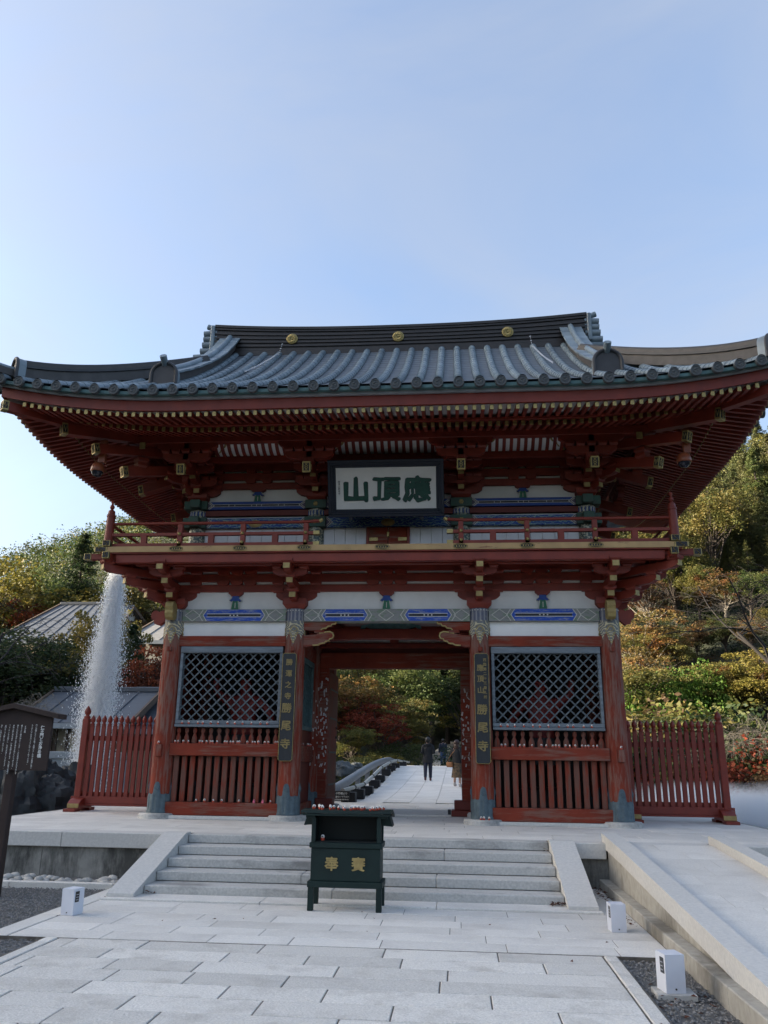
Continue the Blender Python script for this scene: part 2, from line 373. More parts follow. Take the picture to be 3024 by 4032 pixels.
# ------------------------------------------------------------------ terrain
ZG=-.566
def bridge_z(y):
    s=(y-7)/26
    if s<=0: return 0.0
    if s<=1: return .78*(s*s*(3-2*s))
    return .78-.78*.25*(s-1)**2-.05*ss(1,1.3,s) if s<1.42 else .70+.08*max(0.0,y-45)
def terrain(x,y):
    pond=ss(-1.5,1.5,y)*(1-ss(22,27,y))*(1-ss(17,22,abs(x)))
    h=-.68-1.3*pond+1.0*ss(24,32,y)*(1-.0)
    hr=max(0.0,(y-19)*.40+(x-14)*.34)*ss(5,15,x)*ss(14,24,y)
    hl=max(0.0,(min(y,105)-40)*.25+(-x-26)*.07)*ss(6,16,-x)*ss(33,44,y)
    hc=max(0.0,(y-62)*.40)*(1-ss(12,25,abs(x)))
    big=0.0; far=ss(100,205,y)*min(95,max(18,67+.36*(x+70)))*(1-ss(-30,15,x))*(1-.25*ss(210,420,y))
    hh=max(hr,hl,hc)
    hh=hh*.85+big*.25 if hh<40 else 34+big*.25
    hh=max(hh,far)+(6*noise.noise((x*.02,y*.02,1.0)) if far>12 else 0)
    ridge=(66.0-17.5*ss(-14,-4,y))*math.exp(-((x+158)/38.0)**2)*ss(-190,-110,y)*(1-ss(14,36,y))        # unseen western ridge, added and shaped to keep sun off forecourt and gate
    n=noise.noise((x*.06,y*.06,0))*1.2+noise.noise((x*.2,y*.2,3))*.3
    plaza=1-ss(9,20,max(abs(x)-6,0)+max(-y-14,0)*.2) if y<2 else 0
    amp=min(1.0,max(0.0,(hh+ridge)/5)+ss(26,40,y)*.2*ss(4,9,abs(x)))
    z=h+hh+ridge+n*amp
    if y>28 and y<78:
        cx=.3+.06*max(0,y-36); k=1-ss(2.9,5.0,abs(x-cx)); z=z*(1-k)+min(z,bridge_z(y)-.25)*k
    return z
def axis(lo,hi,step,far,ratio):
    a=list(np.arange(lo,hi+1e-6,step)); s=step; p=a[0]; q=a[-1]; L=[];Rr=[]
    while p>-far: s*=ratio; p-=s; L.append(p)
    s=step
    while q<far: s*=ratio; q+=s; Rr.append(q)
    return L[::-1]+a+Rr
gx=axis(-60,60,1.5,1500,1.12); gy=axis(-60,120,1.5,1500,1.12)
mb=MB()
for y in gy:
    for x in gx: mb.v.append((x,y,terrain(x,y)))
nx=len(gx)
for j in range(len(gy)-1):
    for i in range(nx-1): a=j*nx+i; mb.f.append((a,a+1,a+nx+1,a+nx)); mb.m.append(0)
k=NT('ground_mat'); f=k.noise(.35,8,.65); k.col(k.mix(k.ramp(k.noise(3,6),[(.4,(0,0,0)),(.65,(1,1,1))]),k.ramp(f,[(.3,(.022,.034,.014)),(.5,(.032,.040,.017)),(.7,(.045,.042,.02))]),(.022,.026,.013))); k.rough(.95); k.bump(k.noise(6,6),.6,.08)
struct('ground',mb,'ground_mat',30)

k=NT('water_mat'); k.col((.02,.035,.035)); k.rough(.06); k.bump(k.noise(2.5,3,.5),.25,.05)
mb=MB(); mb.add([(-24,-1.2,-1.05),(24,-1.2,-1.05),(24,27.5,-1.05),(-24,27.5,-1.05)],[(0,1,2,3)])
struct('pond_water',mb,'water_mat')

# ------------------------------------------------------------------ paving
def slab(x0,x1,y0,y1,z,t=.07,g=.006,c=.008,jit=.003):
    m=MB(); dz=rnd.uniform(-jit,jit); m.box(x0+g,x1-g,y0+g,y1-g,z-t+dz,z+dz,c); return m
def pave(parent,name,x0,x1,y0,y1,z,row,lmin,lmax,mat,g=.006,c=.008,jit=.003,xcut=None,avoid=None):
    y=y0
    n=max(1,round((y1-y0)/row)); row=(y1-y0)/n
    for r in range(n):
        ya=y0+r*row; x=x0-rnd.uniform(0,lmax*.6); 
        while x<x1-1e-6:
            xe=x+rnd.uniform(lmin,lmax)
            if x1-xe<lmin*.45: xe=x1
            a,b=max(x,x0),min(xe,x1)
            if b-a>.03 and not (avoid and avoid(a,b,ya,ya+row)): part(name,slab(a,b,ya,ya+row,z,g=g,c=c,jit=jit),mat,parent)
            x=xe
# rough forecourt slabs
mb=MB(); mb.box(-2.56,2.70,-16.0,-7.19,ZG-.12,ZG-.006)
fore=struct('forecourt_paving',mb,'joint')
pave(fore,'paving_slab',-2.40,2.56,-13.15,-7.22,ZG,.345,.6,1.2,'stone_rough',g=.0055,c=.005,jit=.002)
y=-13.15
while y<-7.25:
    e=min(-7.22,y+rnd.uniform(.8,1.2)); part('border_stone',slab(2.565,2.69,y,e,ZG+.004),'stone_rough',fore); part('border_stone',slab(-2.53,-2.405,y,e,ZG+.004),'stone_rough',fore); y=e
# smooth terrace before the steps
mb=MB(); mb.box(-3.17,3.21,-7.19,-4.6,ZG-.12,ZG-.005)
terr=struct('terrace_paving',mb,'joint')
pave(terr,'paving_slab',-2.92,3.20,-7.185,-5.15,ZG,.34,.75,1.25,'stone',g=.003,c=.004,jit=.0015)
y=-7.185
while y<-4.25:
    e=min(-4.2,y+1.1); part('border_stone',slab(-3.16,-2.93,y,e,ZG+.003,g=.003),'stone',terr); y=e
pave(terr,'paving_slab',2.93,3.20,-5.14,-3.2,ZG,.6,.27,.27,'stone',g=.003,c=.004)
mb=MB(); mb.box(-6.9,-3.16,-7.185,-7.0,ZG-.1,ZG+.003,.004); part('border_stone',mb,'stone',terr)

# gravel beds (uncountable chips on a dark bed)
mb=MB()
beds=((-7.5,-3.17,-6.99,-4.18),(-7.5,-2.57,-12,-7.2),(2.70,3.20,-13,-7.2))
for (a,b,c_,d) in beds: mb.box(a,b,c_,d,ZG-.14,ZG-.045)
cnt=0
for (a,b,c_,d) in beds:
    d0=c_ if c_>-8 else -10.2; a0=a if a>-6.4 else -6.4
    for i in range(int((b-a0)*(d-d0)*1500)):
        x=rnd.uniform(a0+.012,b-.012); y=rnd.uniform(d0,d-.012); s=rnd.uniform(.007,.017); z=ZG-.045+s*.5+rnd.uniform(0,.012)
        t=rnd.uniform(0,3.1); cs,sn=math.cos(t)*s,math.sin(t)*s; h=s*rnd.uniform(.5,.9)
        mb.add([(x+cs,y+sn,z),(x-sn*1.2,y+cs*1.2,z+h*.3),(x-cs,y-sn,z),(x+sn,y-cs,z+h*.2),(x+cs*.2,y,z+h)],[(0,1,4),(1,2,4),(2,3,4),(3,0,4)],1+(i%3))
pm('chip_a',(.20,.195,.19),None,5,.9); pm('chip_b',(.11,.11,.108),None,5,.9); pm('chip_c',(.15,.145,.135),None,5,.9)
g=struct('gravel_bed',mb,['gravel','chip_a','chip_b','chip_c']); g['kind']='stuff'; g['label']='grey gravel chips lying beside the paved path'; g['category']='gravel'

# ------------------------------------------------------------------ platform, steps, ramp
PX0,PX1,PY0,PY1=-6.75,6.62,-3.13,6.75
mb=MB(); mb.box(PX0,PX1,PY0+.25,PY1,-1.9,-.005); mb.box(-14,PX0,PY0+.25,-.9,-1.9,-.005); mb.box(6.62,7.9,PY0+.25,-1.6,-1.9,-.005)
plat=struct('stone_platform',mb,'joint')
pave(plat,'paving_slab',PX0,PX1,PY0+.33,PY1,0,.475,.85,1.35,'stone',g=.0025,c=.004,jit=.001)
pave(plat,'paving_slab',-12,PX0,PY0+.33,-.9,0,.475,.85,1.35,'stone',g=.0025,c=.004,jit=.001)
pave(plat,'paving_slab',6.62,7.9,PY0+.33,-1.6,0,.475,.85,1.35,'stone',g=.0025,c=.004,jit=.001)
def row_blocks(parent,name,x0,x1,L,fn,mat,g=.003):
    n=max(1,round((x1-x0)/L)); w=(x1-x0)/n
    for i in range(n): part(name,fn(x0+i*w+g,x0+(i+1)*w-g),mat,parent)
# coping and retaining wall
row_blocks(plat,'coping_stone',-12,-2.9,1.45,lambda a,b: MB().box(a,b,PY0-.03,PY0+.326,-.2,.002,.008),'stone_cap')
row_blocks(plat,'coping_stone',2.9,3.32,.42,lambda a,b: MB().box(a,b,PY0-.03,PY0+.326,-.2,.002,.008),'stone_cap')
row_blocks(plat,'coping_stone',3.54,4.74,1.2,lambda a,b: MB().box(a,b,PY0-.03,PY0+.326,-.2,.000,.004),'stone_cap')
row_blocks(plat,'coping_stone',4.98,7.9,1.4,lambda a,b: MB().box(a,b,PY0-.03,PY0+.326,-.2,.002,.008),'stone_cap')
row_blocks(plat,'wall_stone',-12,-2.9,1.9,lambda a,b: MB().box(a,b,PY0+.05,PY0+.249,-.66,-.203,.006),'stone_wall')
row_blocks(plat,'wall_stone',2.9,3.35,.45,lambda a,b: MB().box(a,b,PY0+.05,PY0+.249,-.66,-.203,.006),'stone_wall')
row_blocks(plat,'wall_stone',4.98,7.9,1.5,lambda a,b: MB().box(a,b,PY0+.05,PY0+.249,-.66,-.203,.006),'stone_wall')
row_blocks(plat,'side_stone',PY0+.6,PY1,1.3,lambda a,b: MB().box(PX0-.06,PX0-.002,a,b,-1.6,.001,.006),'stone_wall')
row_blocks(plat,'side_stone',-1.5,PY1,1.3,lambda a,b: MB().box(PX1+.002,PX1+.06,a,b,-1.6,.001,.006),'stone_wall')
# stone steps
steps=struct('stone_steps',MB().box(-2.55,2.55,-4.72,PY0+.2,ZG-.1,ZG+.02),'joint')
RH=-ZG/5
for i in range(5):
    yr=PY0-.4*i; zt=-RH*i; nb=3 if i%2 else 2; off=(.0,.45,-.2,.3,-.35)[i]
    cuts=[-2.545]+[(-2.545+5.09*j/nb+off*.6) for j in range(1,nb)]+[2.545]
    back=yr+.32 if i==0 else yr+.398
    for a,b in zip(cuts,cuts[1:]): part('step_block',MB().box(a+.002,b-.002,yr,back,zt-RH-.02 if i==4 else zt-RH+.002,zt+(.0015 if i==0 else 0),.009),'stone_step',steps)
for a,b in ((-2.93,-1.0),(-1.0,1.05),(1.05,2.93)): part('foot_slab',MB().box(a+.003,b-.003,-5.14,-4.732,ZG-.05,ZG+.022,.006),'stone',steps)
for s in (-1,1):
    m=MB(); m.prism([(-5.04,ZG+.024),(-5.04,ZG+.06),(-3.22,.028),(-3.0,.028),(-3.0,ZG+.024)],'x',s*2.55,s*2.885); part('cheek_stone',m,'stone_cap',steps)
# ramp on the right
RY0,RY1=-3.16,-10.4
def rz(y): return (y-RY0)/(RY1-RY0)*(ZG+.03)
ramp=struct('access_ramp',MB().prism([(RY0,-.005),(RY1,ZG+.025),(RY1,ZG-.2),(RY0,ZG-.2)],'x',3.54,4.74),'joint')
y=RY0; r=0
while y>RY1+.05:
    ye=max(RY1,y-.48); xs=[3.54,4.2,4.74] if r%2 else [3.54,3.95,4.74]
    if r%3==2: xs=[3.54,4.4,4.74]
    for a,b in zip(xs,xs[1:]): part('paving_slab',MB().prism([(y-.002,rz(y)-.07),(y-.002,rz(y)),(ye+.002,rz(ye)),(ye+.002,rz(ye)-.07)],'x',a+.0025,b-.0025),'stone',ramp)
    y=ye; r+=1
for (xa,xb,ys) in ((3.31,3.535,-2.86),(4.745,4.965,-2.93)):
    y=ys
    while y>RY1+.1:
        ye=max(RY1,y-1.35); z0=max(0,0) if y>RY0 else rz(y); z1=rz(ye); z0=rz(min(y,RY0))
        part('kerb_stone',MB().prism([(y-.002,z0+.115),(ye+.002,z1+.115),(ye+.002,z1-.06),(y-.002,z0-.06)],'x',xa,xb),'stone_cap',ramp); y=ye
for (xa,xb) in ((3.345,3.50),(4.78,4.93)):
    y=RY0+.08
    while y>RY1+.1:
        ye=max(RY1,y-1.7); part('wall_stone',MB().prism([(y-.002,rz(min(y,RY0))-.062),(ye+.002,rz(ye)-.062),(ye+.002,ZG-.2),(y-.002,ZG-.2)],'x',xa,xb),'ramp_wall',ramp); y=ye
y=RY0+.04
while y>RY1+.1:
    ye=max(RY1,y-1.1); part('plinth_stone',MB().box(3.205,3.343,ye+.002,y-.002,ZG-.1,ZG+.115,.008),'ramp_wall',ramp); y=ye
# pebble strip under the wall
peb=struct('pebble_strip',MB().box(-7.5,-2.9,-4.05,PY0+.05,ZG-.12,ZG-.045),'gravel')
row_blocks(peb,'kerb_stone',-7.4,-3.17,1.4,lambda a,b: MB().box(a,b,-4.17,-4.052,ZG-.1,ZG+.035,.006),'stone')
pebm=[]
for i in range(6):
    m=MB(); m.sphere((0,0,0),1,9,6); 
    for j,v in enumerate(m.v):
        p=Vector(v); q=p*(1+.22*noise.noise(p*1.3+Vector((i*7,0,0)))); m.v[j]=(q.x,q.y,q.z)
    pebm.append(m.mesh('pebble','pebble',60))
for i in range(150):
    x=rnd.uniform(-6.3,-2.95); y=-4.0+.55*rnd.random()**1.3; s=rnd.uniform(.035,.07)
    if y+.36>-3.15+.0 and x>-2.9: continue
    o=part('pebble',pebm[i%6],None,peb,mw=T(x,y,ZG-.05+s*.45+rnd.choice((0,0,.03)))@Matrix.Rotation(rnd.uniform(0,6),4,'Z')@Matrix.Diagonal((s*1.3,s,s*.75,1)))
# dry leaves swept into the corners
lm=MB(); lm.add([(-.03,0,0),(0,-.018,.004),(.034,0,.001),(0,.02,.008)],[(0,1,2),(0,2,3)]); lm=lm.mesh('fallen_leaf','leaf_litter')
leaf=MB()
def leafspot(cx,cy,z,n,sx,sy):
    for i in range(n):
        x=rnd.gauss(cx,sx); y=rnd.gauss(cy,sy); a=rnd.uniform(0,6); s=rnd.uniform(.4,.9); st=len(leaf.v)
        leaf.add([(-.03,0,0),(0,-.018,.012),(.034,0,.004),(0,.02,.016)],[(0,1,2),(0,2,3)])
        leaf.xf(T(x,y,z+.006+rnd.uniform(0,.03))@Matrix.Rotation(a,4,'Z')@Matrix.Rotation(rnd.uniform(-.5,.5),4,'X')@Matrix.Scale(s,4),st)
leafspot(2.47,-4.80,ZG+.022,45,.05,.03); leafspot(3.12,-3.7,ZG,70,.05,.35); leafspot(3.1,-5.6,ZG,14,.05,.12); leafspot(2.95,-8.6,ZG-.03,26,.14,.5); leafspot(-2.45,-4.80,ZG+.022,8,.05,.03); leafspot(2.5,-3.33,0-.1,4,.03,.02); leafspot(0,-6.2,ZG,12,1.9,.8)
single('fallen_leaves',leaf,'leaf_litter','dry brown fallen leaves swept beside the steps and paving','leaves',kind='stuff')
# ------------------------------------------------------------------ the two-storey gate
A,B=1.75,4.127
gate=thing('temple_gate','two-storey vermilion temple gate with curved grey tiled roof and railed balcony','gate',T(0,2.1,0))
def gp(name,mb,mats,smooth=None,mw=None,parent=None): return part(name,mb,mats,parent or gate,smooth,mw)

# --- pillars
pil_me=MB().lathe([(.203,.095),(.203,.6),(.200,1.8),(.192,3.2),(.186,3.805)],28).mesh('pillar','red_post',50)
base_me=MB().lathe([(.36,-.004),(.36,.055),(.335,.088),(.25,.092)],32).mesh('base_stone','stone_step',40)
def shoe_mesh(r,h,n=96):
    m=MB()
    def top(t):
        q=(t%(math.pi/2))-math.pi/4; q=abs(q)/(math.pi/4)      # 0 between lobes .. 1 at a lobe centre
        q=1-q; q=1-q
        lobe=1-abs(((t+math.pi/4)%(math.pi/2))-math.pi/4)/(math.pi/4)
        u=1-lobe
        if u<.36: return .80*h+.20*h*math.sqrt(max(0,1-(u/.36)**2))
        if u<.62: return h*(.66-.10*ss(.36,.62,u))+.0
        return h*(.56+.30*ss(.62,1.0,u)*0.35-.04)
    zs=[0,.05,.10,.52,.60]
    prev=None
    for i in range(n):
        t=2*math.pi*i/n; fl=.006*(1 if (i%8)<5 else -1); tp=top(t)
        col=[]
        for k,z in enumerate(zs+[1.0]):
            zz=tp if k==len(zs) else z*h
            rr=r+.012+(.012 if z<.06 else 0)+(fl if .09<z<.55 else 0)
            col.append(len(m.v)); m.v.append((rr*math.cos(t),rr*math.sin(t),zz))
        col.append(len(m.v)); m.v.append(((r-.004)*math.cos(t),(r-.004)*math.sin(t),tp))
        if prev:
            for a in range(len(col)-1): m.f.append((prev[a],col[a],col[a+1],prev[a+1])); m.m.append(0)
        else: first=col
        prev=col
    for a in range(len(col)-1): m.f.append((prev[a],first[a],first[a+1],prev[a+1])); m.m.append(0)
    for q in range(4):                                           # medallion on each lobe
        t=q*math.pi/2; st=len(m.v)
        m.lathe([(.052,-.006),(.052,.006),(.036,.012),(.03,.006),(.0,.01)],14,cap=False)
        m.xf(Matrix.Rotation(t,4,'Z')@T(r+.012,0,h*.82)@Matrix.Rotation(math.pi/2,4,'Y'),st)
    return m
shoe_me=shoe_mesh(.203,.54).mesh('metal_shoe','patina',30)
def collar_mesh(r,zc,zlo,zhi,n=80):
    """painted sleeve hanging as scallops, origin at its middle"""
    m=MB(); prev=None
    for i in range(n):
        t=2*math.pi*i/n; lobe=abs(((t+math.pi/4)%(math.pi/2))-math.pi/4)/(math.pi/4)
        zb=zlo+(zhi-zlo)*(.30*ss(.0,.62,lobe) - .14*ss(.66,1,lobe)) - .02*math.cos(t*24)
        col=[len(m.v),len(m.v)+1,len(m.v)+2]
        for (rr,z) in ((r-.004,zb),(r+.006,zb),(r+.006,zhi)): m.v.append((rr*math.cos(t),rr*math.sin(t),z-zc))
        if prev:
            for a in range(2): m.f.append((prev[a],col[a],col[a+1],prev[a+1])); m.m.append(0)
        else: first=col
        prev=col
    for a in range(2): m.f.append((prev[a],first[a],first[a+1],prev[a+1])); m.m.append(0)
    return m
col_me=collar_mesh(.190,3.58,3.13,3.797).mesh('painted_collar','collar',40)
bead_me=MB()
for i in range(22):
    t=2*math.pi*i/22; bead_me.sphere((.199*math.cos(t),.199*math.sin(t),3.765-3.58),.013,6,4)
bead_me=bead_me.mesh('bead_band','white_line',60)
rim_me=MB()
for q in range(4):
    pts=[]
    for i in range(19):
        u=-1+2*i/18; lobe=abs(u); zb=3.13+.667*(.30*ss(.0,.62,lobe)); t=q*math.pi/2+u*.62*math.pi/4
        pts.append((.198*math.cos(t),.198*math.sin(t),zb+.012-3.58))
    rim_me.tube(pts,.007,5)
    for (rr,zz) in ((.055,3.42),(.085,3.36)):
        rim_me.tube([(.199*math.cos(q*math.pi/2+rr/.2*math.sin(a)),.199*math.sin(q*math.pi/2+rr/.2*math.sin(a)),zz+rr*math.cos(a)-3.58) for a in [i*math.pi/8 for i in range(17)]],.006,5,cap=False)
rim_me=rim_me.mesh('gilt_outline','gold_paint',60)
pillars={}
for ix,x in enumerate((-B,-A,A,B)):
    for iy,y in enumerate((0,2.1,4.2)):
        p=gp('pillar',pil_me,None,mw=T(x,y,0)); pillars[(ix,iy)]=p
        part('base_stone',base_me,None,p,mw=T(x,y,0)); part('metal_shoe',shoe_me,None,p,mw=T(x,y,.09)@Matrix.Rotation(math.pi/2,4,'Z'))
        if iy==0:
            mw=T(x,y,3.58); part('painted_collar',col_me,None,p,mw=mw); part('bead_band',bead_me,None,p,mw=mw)['kind']='stuff'; part('gilt_outline',rim_me,None,p,mw=mw)
# pegs
for ix,x in enumerate((-B,-A,A,B)):
    gp('tenon_peg',MB().box(x-.045,x+.045,-.235,-.17,2.99,3.07,.008),'red_post')
for s in (-1,1):
    gp('tenon_peg',MB().box(s*(B+.03)-.06,s*(B+.03)+.06,-.25,-.18,1.07,1.28,.01),'red_post')

# --- painted beams
def painted_beam(xa,xb,zb,zt,yf,panels,diamonds,depth=.26,base='beam_grey',blue='blue_worn'):
    b=gp('painted_beam',MB().box(xa,xb,yf,yf+depth,zb,zt,.006),base)
    h=zt-zb; zm=(zb+zt)/2; e=h*.42
    for (p0,p1) in panels:
        m=MB(); m.prism([(p0,zm),(p0+e*.7,zt-.008),(p1-e*.7,zt-.008),(p1,zm),(p1-e*.7,zb+.008),(p0+e*.7,zb+.008)],'y',yf-.004,yf+.002); part('painted_panel',m,blue,b)
        m=MB()
        for dz in (-.030,.030): m.box(p0+e*.6,p1-e*.6,yf-.0075,yf-.003,zm+dz-.006,zm+dz+.006)
        for sx,pp in ((1,p0),(-1,p1)):
            for q in (0,.075):
                for sz in (-1,1):
                    m.bar((pp-sx*(.012+q),yf-.006,zm),(pp-sx*(.012+q)+sx*e*.72,yf-.006,zm+sz*h*.46),.007,.014,up=(0,0,1))
        for dx in (-.07,0,.07): st=len(m.v); m.lathe([(.016,0),(.014,.004)],10); m.xf(T((p0+p1)/2+dx,yf-.005,zm)@Matrix.Rotation(math.pi/2,4,'X'),st)
        part('painted_line',m,'white_line',b)
        part('painted_line',MB().box(p0+e*.75,p1-e*.75,yf-.0062,yf-.003,zm-.020,zm+.020),'black_line',b)
    for x in diamonds:
        m=MB(); m.prism([(x-h*.5,zm),(x,zm+h*.36),(x+h*.5,zm),(x,zm-h*.36)],'y',yf-.0075,yf+.001); part('painted_diamond',m,'beam_grey',b)
        m=MB(); 
        for sx in (-1,1):
            for sz in (-1,1): m.bar((x+sx*h*.62,yf-.006,zm),(x,yf-.006,zm+sz*h*.46),.006,.012)
        part('painted_line',m,'white_line',b)
    return b
for s in (-1,1):
    xa,xb=sorted((s*(A+.175),s*(B-.175))); w=xb-xa
    painted_beam(xa,xb,3.56,3.795,-.135,[(xa+.42,xb-.42)],[xa+.2,xb-.2])
painted_beam(-A+.175,A-.175,3.56,3.795,-.135,[(-1.22,-.36),(.36,1.22)],[0,-1.42,1.42])

# --- front bays
def slat_me(): return MB().box(-.047,.047,-.03,.03,0,.80,.006).mesh('slat','red_slat')
sl_me=slat_me()
bal_me=MB().lathe([(.050,0),(.050,.012),(.052,.06),(.046,.11),(.026,.155),(.020,.17),(.027,.185),(.036,.205),(.040,.23),(.036,.255),(.022,.275),(.006,.283)],12,sy=.5).mesh('baluster','red_slat',50)
for s in (-1,1):
    xa,xb=sorted((s*(A+.15),s*(B-.15))); xc=(xa+xb)/2
    gp('sill_stone',MB().box(xa-.0,xb+.0,-.24,.2,0,.058,.008),'stone_cap')
    gp('sill_beam',MB().box(xa,xb,-.15,.12,.06,.285,.01),'red_beam')
    for i in range(13):
        x=xa+.12+(xb-xa-.24)*i/12; gp('slat',sl_me,None,mw=T(x,-.04,.286))
    gp('waist_beam',MB().box(xa,xb,-.17,.12,1.087,1.307,.012),'red_beam')
    for i in range(13):
        x=xa+.12+(xb-xa-.24)*i/12; gp('baluster',bal_me,None,mw=T(x,-.05,1.308))
    fr=MB(); fx0,fx1=xa+.05,xb-.05
    fr.box(fx0,fx1,-.13,.02,2.965,3.084,.008); fr.box(fx0,fx1,-.15,.02,1.60,1.648,.006); fr.box(fx0,fx1,-.125,.02,1.652,1.722,.006); fr.box(fx0,fx0+.055,-.12,.02,1.724,2.963,.006); fr.box(fx1-.055,fx1,-.12,.02,1.724,2.963,.006)
    win=gp('lattice_window',fr,'frame_grey')
    x0,x1,z0,z1=fx0+.055,fx1-.055,1.722,2.965; pitch=.186
    import itertools
    for d in (1,-1):
        c=(x0-(z1-z0)) if d==1 else x0
        n0=-8
        for kk in range(-10,30):
            # line x = c + d*(z-z0)
            cc=x0+.09+kk*pitch if d==-1 else x0-.09-(z1-z0)+kk*pitch+.02
            pts=[]
            for z in (z0,z1):
                x=cc+d*(z-z0); pts.append([x,z])
            (xA,zA),(xB,zB)=pts
            # clip to window
            def clip(xA,zA,xB,zB):
                for lim,sg in ((x0,1),(x1,-1)):
                    a=(xA-lim)*sg; b=(xB-lim)*sg
                    if a<0 and b<0: return None
                    if a<0: t=a/(a-b); zA=zA+(zB-zA)*t; xA=lim
                    elif b<0: t=b/(b-a); zB=zB+(zA-zB)*t; xB=lim
                return xA,zA,xB,zB
            r=clip(xA,zA,xB,zB)
            if r and abs(r[1]-r[3])>.04:
                yy=-.052 if d==1 else -.030
                part('lattice_slat',MB().bar((r[0],yy,r[1]),(r[2],yy,r[3]),.018,.025,up=(0,0,1)),'lattice',win)
    gp('head_beam',MB().box(xa,xb,-.12,.12,3.089,3.286,.01),'red_beam')
    gp('plaster_panel',MB().box(xa,xb,-.05,.05,3.288,3.558),'plaster')
# plaster above the beams and the wall tie beams between bracket sets
for (xa,xb) in ((-B,-A),(-A,A),(A,B)):
    gp('plaster_panel',MB().box(xa+.003,xb-.003,-.04,.04,3.797,4.70),'plaster')
    for (z0,z1) in ((4.146,4.288),(4.342,4.499),(4.547,4.69)): gp('tie_beam',MB().box(xa+.002,xb-.002,-.085,.085,z0,z1,.006),'red_clean')
for s in (-1,1):
    for (y0,y1) in ((0,2.1),(2.1,4.2)):
        gp('plaster_panel',MB().box(s*B-.04,s*B+.04,y0+.05,y1-.05,3.55,4.70),'plaster')
        for (z0,z1) in ((3.30,3.55),(4.146,4.288),(4.342,4.499),(4.547,4.69)): gp('tie_beam',MB().box(s*B-.085,s*B+.085,y0+.09,y1-.09,z0,z1,.006),'red_clean')
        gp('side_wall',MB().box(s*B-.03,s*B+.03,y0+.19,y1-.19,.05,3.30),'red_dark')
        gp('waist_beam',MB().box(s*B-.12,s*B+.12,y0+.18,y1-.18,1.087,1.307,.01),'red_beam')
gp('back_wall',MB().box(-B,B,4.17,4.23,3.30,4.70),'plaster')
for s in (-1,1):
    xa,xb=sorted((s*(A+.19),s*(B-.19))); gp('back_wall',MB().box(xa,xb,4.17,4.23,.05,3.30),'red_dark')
    gp('partition_wall',MB().box(xa,xb,2.07,2.13,.03,4.3),'interior')
# struts painted blue and green
def strut(xc,y,z0,z1):
    h=z1-z0
    b=gp('painted_strut',MB().prism([(xc-.075,z0),(xc-.05,z0+h*.66),(xc+.05,z0+h*.66),(xc+.075,z0)],'y',y-.03,y+.03),'green_paint')
    part('strut_cap',MB().prism([(xc-.06,z1),(xc-.07,z0+h*.84),(xc-.12,z0+h*.66),(xc-.07,z0+h*.60),(xc-.04,z0+h*.66),(xc,z0+h*.60),(xc+.04,z0+h*.66),(xc+.07,z0+h*.60),(xc+.12,z0+h*.66),(xc+.07,z0+h*.84),(xc+.06,z1)],'y',y-.036,y+.02),'blue',b)
    m=MB(); 
    for sx in (-1,1): m.bar((xc+sx*.082,y-.034,z0+.004),(xc+sx*.057,y-.034,z0+h*.62),.01,.012); m.bar((xc+sx*.125,y-.04,z0+h*.655),(xc+sx*.072,y-.04,z0+h*.85),.008,.012)
    m.box(xc-.006,xc+.006,y-.035,y-.029,z0+.03,z0+h*.5)
    part('painted_line',m,'white_line',b)
for xc in (-(A+B)/2,0,(A+B)/2):
    strut(xc,-.07,3.797,4.06)
    gp('bearing_block',MB().prism([(xc-.085,4.06),(xc-.14,4.11),(xc-.14,4.145),(xc+.14,4.145),(xc+.14,4.11),(xc+.085,4.06)],'y',-.12,.04),'red_clean')
    for dx in (-.27,0,.27):
        for (z0,z1) in ((4.288,4.342),(4.499,4.547)):
            gp('bearing_block',MB().prism([(xc+dx-.075,z0-.02),(xc+dx-.115,z0+.02),(xc+dx-.115,z1+.02),(xc+dx+.115,z1+.02),(xc+dx+.115,z0+.02),(xc+dx+.075,z0-.02)],'y',-.125,.03),'red_clean')
# carved bracket noses flanking the passage, gilt edge
def nose(s,parent=gate):
    up=[(0,3.555),(.62,3.555),(.60,3.52),(.54,3.515),(.52,3.48),(.46,3.475),(.43,3.44),(.36,3.43),(.33,3.40),(0,3.40)]
    lo=[(0,3.30),(.18,3.31),(.30,3.34),(.42,3.365),(.50,3.37),(.555,3.345),(.575,3.29),(.55,3.245),(.50,3.235),(.49,3.20),(.43,3.19),(.40,3.155),(.33,3.15),(.28,3.12),(.18,3.115),(.10,3.09),(0,3.09)]
    for pts,i0,i1 in ((up,1,9),(lo,2,15)):
        P=[(s*(-A+.175+x) if s>0 else -(-A+.175+x),z) for x,z in pts]
        n=gp('carved_nose',MB().prism(P,'y',-.09,.05),'red_beam')
        m=MB(); m.tube([(P[i][0],-.085,P[i][1]) for i in range(i0,i1)],.017,6); part('gilt_edge',m,'gold_paint',n,50)
    x0=-A+.175+.30
    xs=sorted((s*(x0-.10),s*(x0+.10)))
    gp('bearing_block',MB().box(xs[0],xs[1],-.10,.05,3.345,3.398,.006),'red_beam')
nose(1); nose(-1)
for s in (-1,1):      # scroll noses at the outer corners
    x=s*B
    n=gp('carved_nose',MB().prism([(-.18,3.60),(-.30,3.56),(-.40,3.60),(-.44,3.68),(-.42,3.74),(-.45,3.80),(-.42,3.88),(-.34,3.92),(-.26,3.88),(-.22,3.90),(-.10,3.86),(-.10,3.60)],'x',x-.075,x+.075),'gold_paint')
    sc=[(.18,3.60),(.30,3.50),(.40,3.53),(.42,3.60),(.47,3.63),(.48,3.72),(.44,3.78),(.38,3.79),(.32,3.76),(.24,3.79),(.15,3.80)]
    gp('carved_nose',MB().prism([(s*(B+a),z) for a,z in sc],'y',-.06,.06),'red_clean')

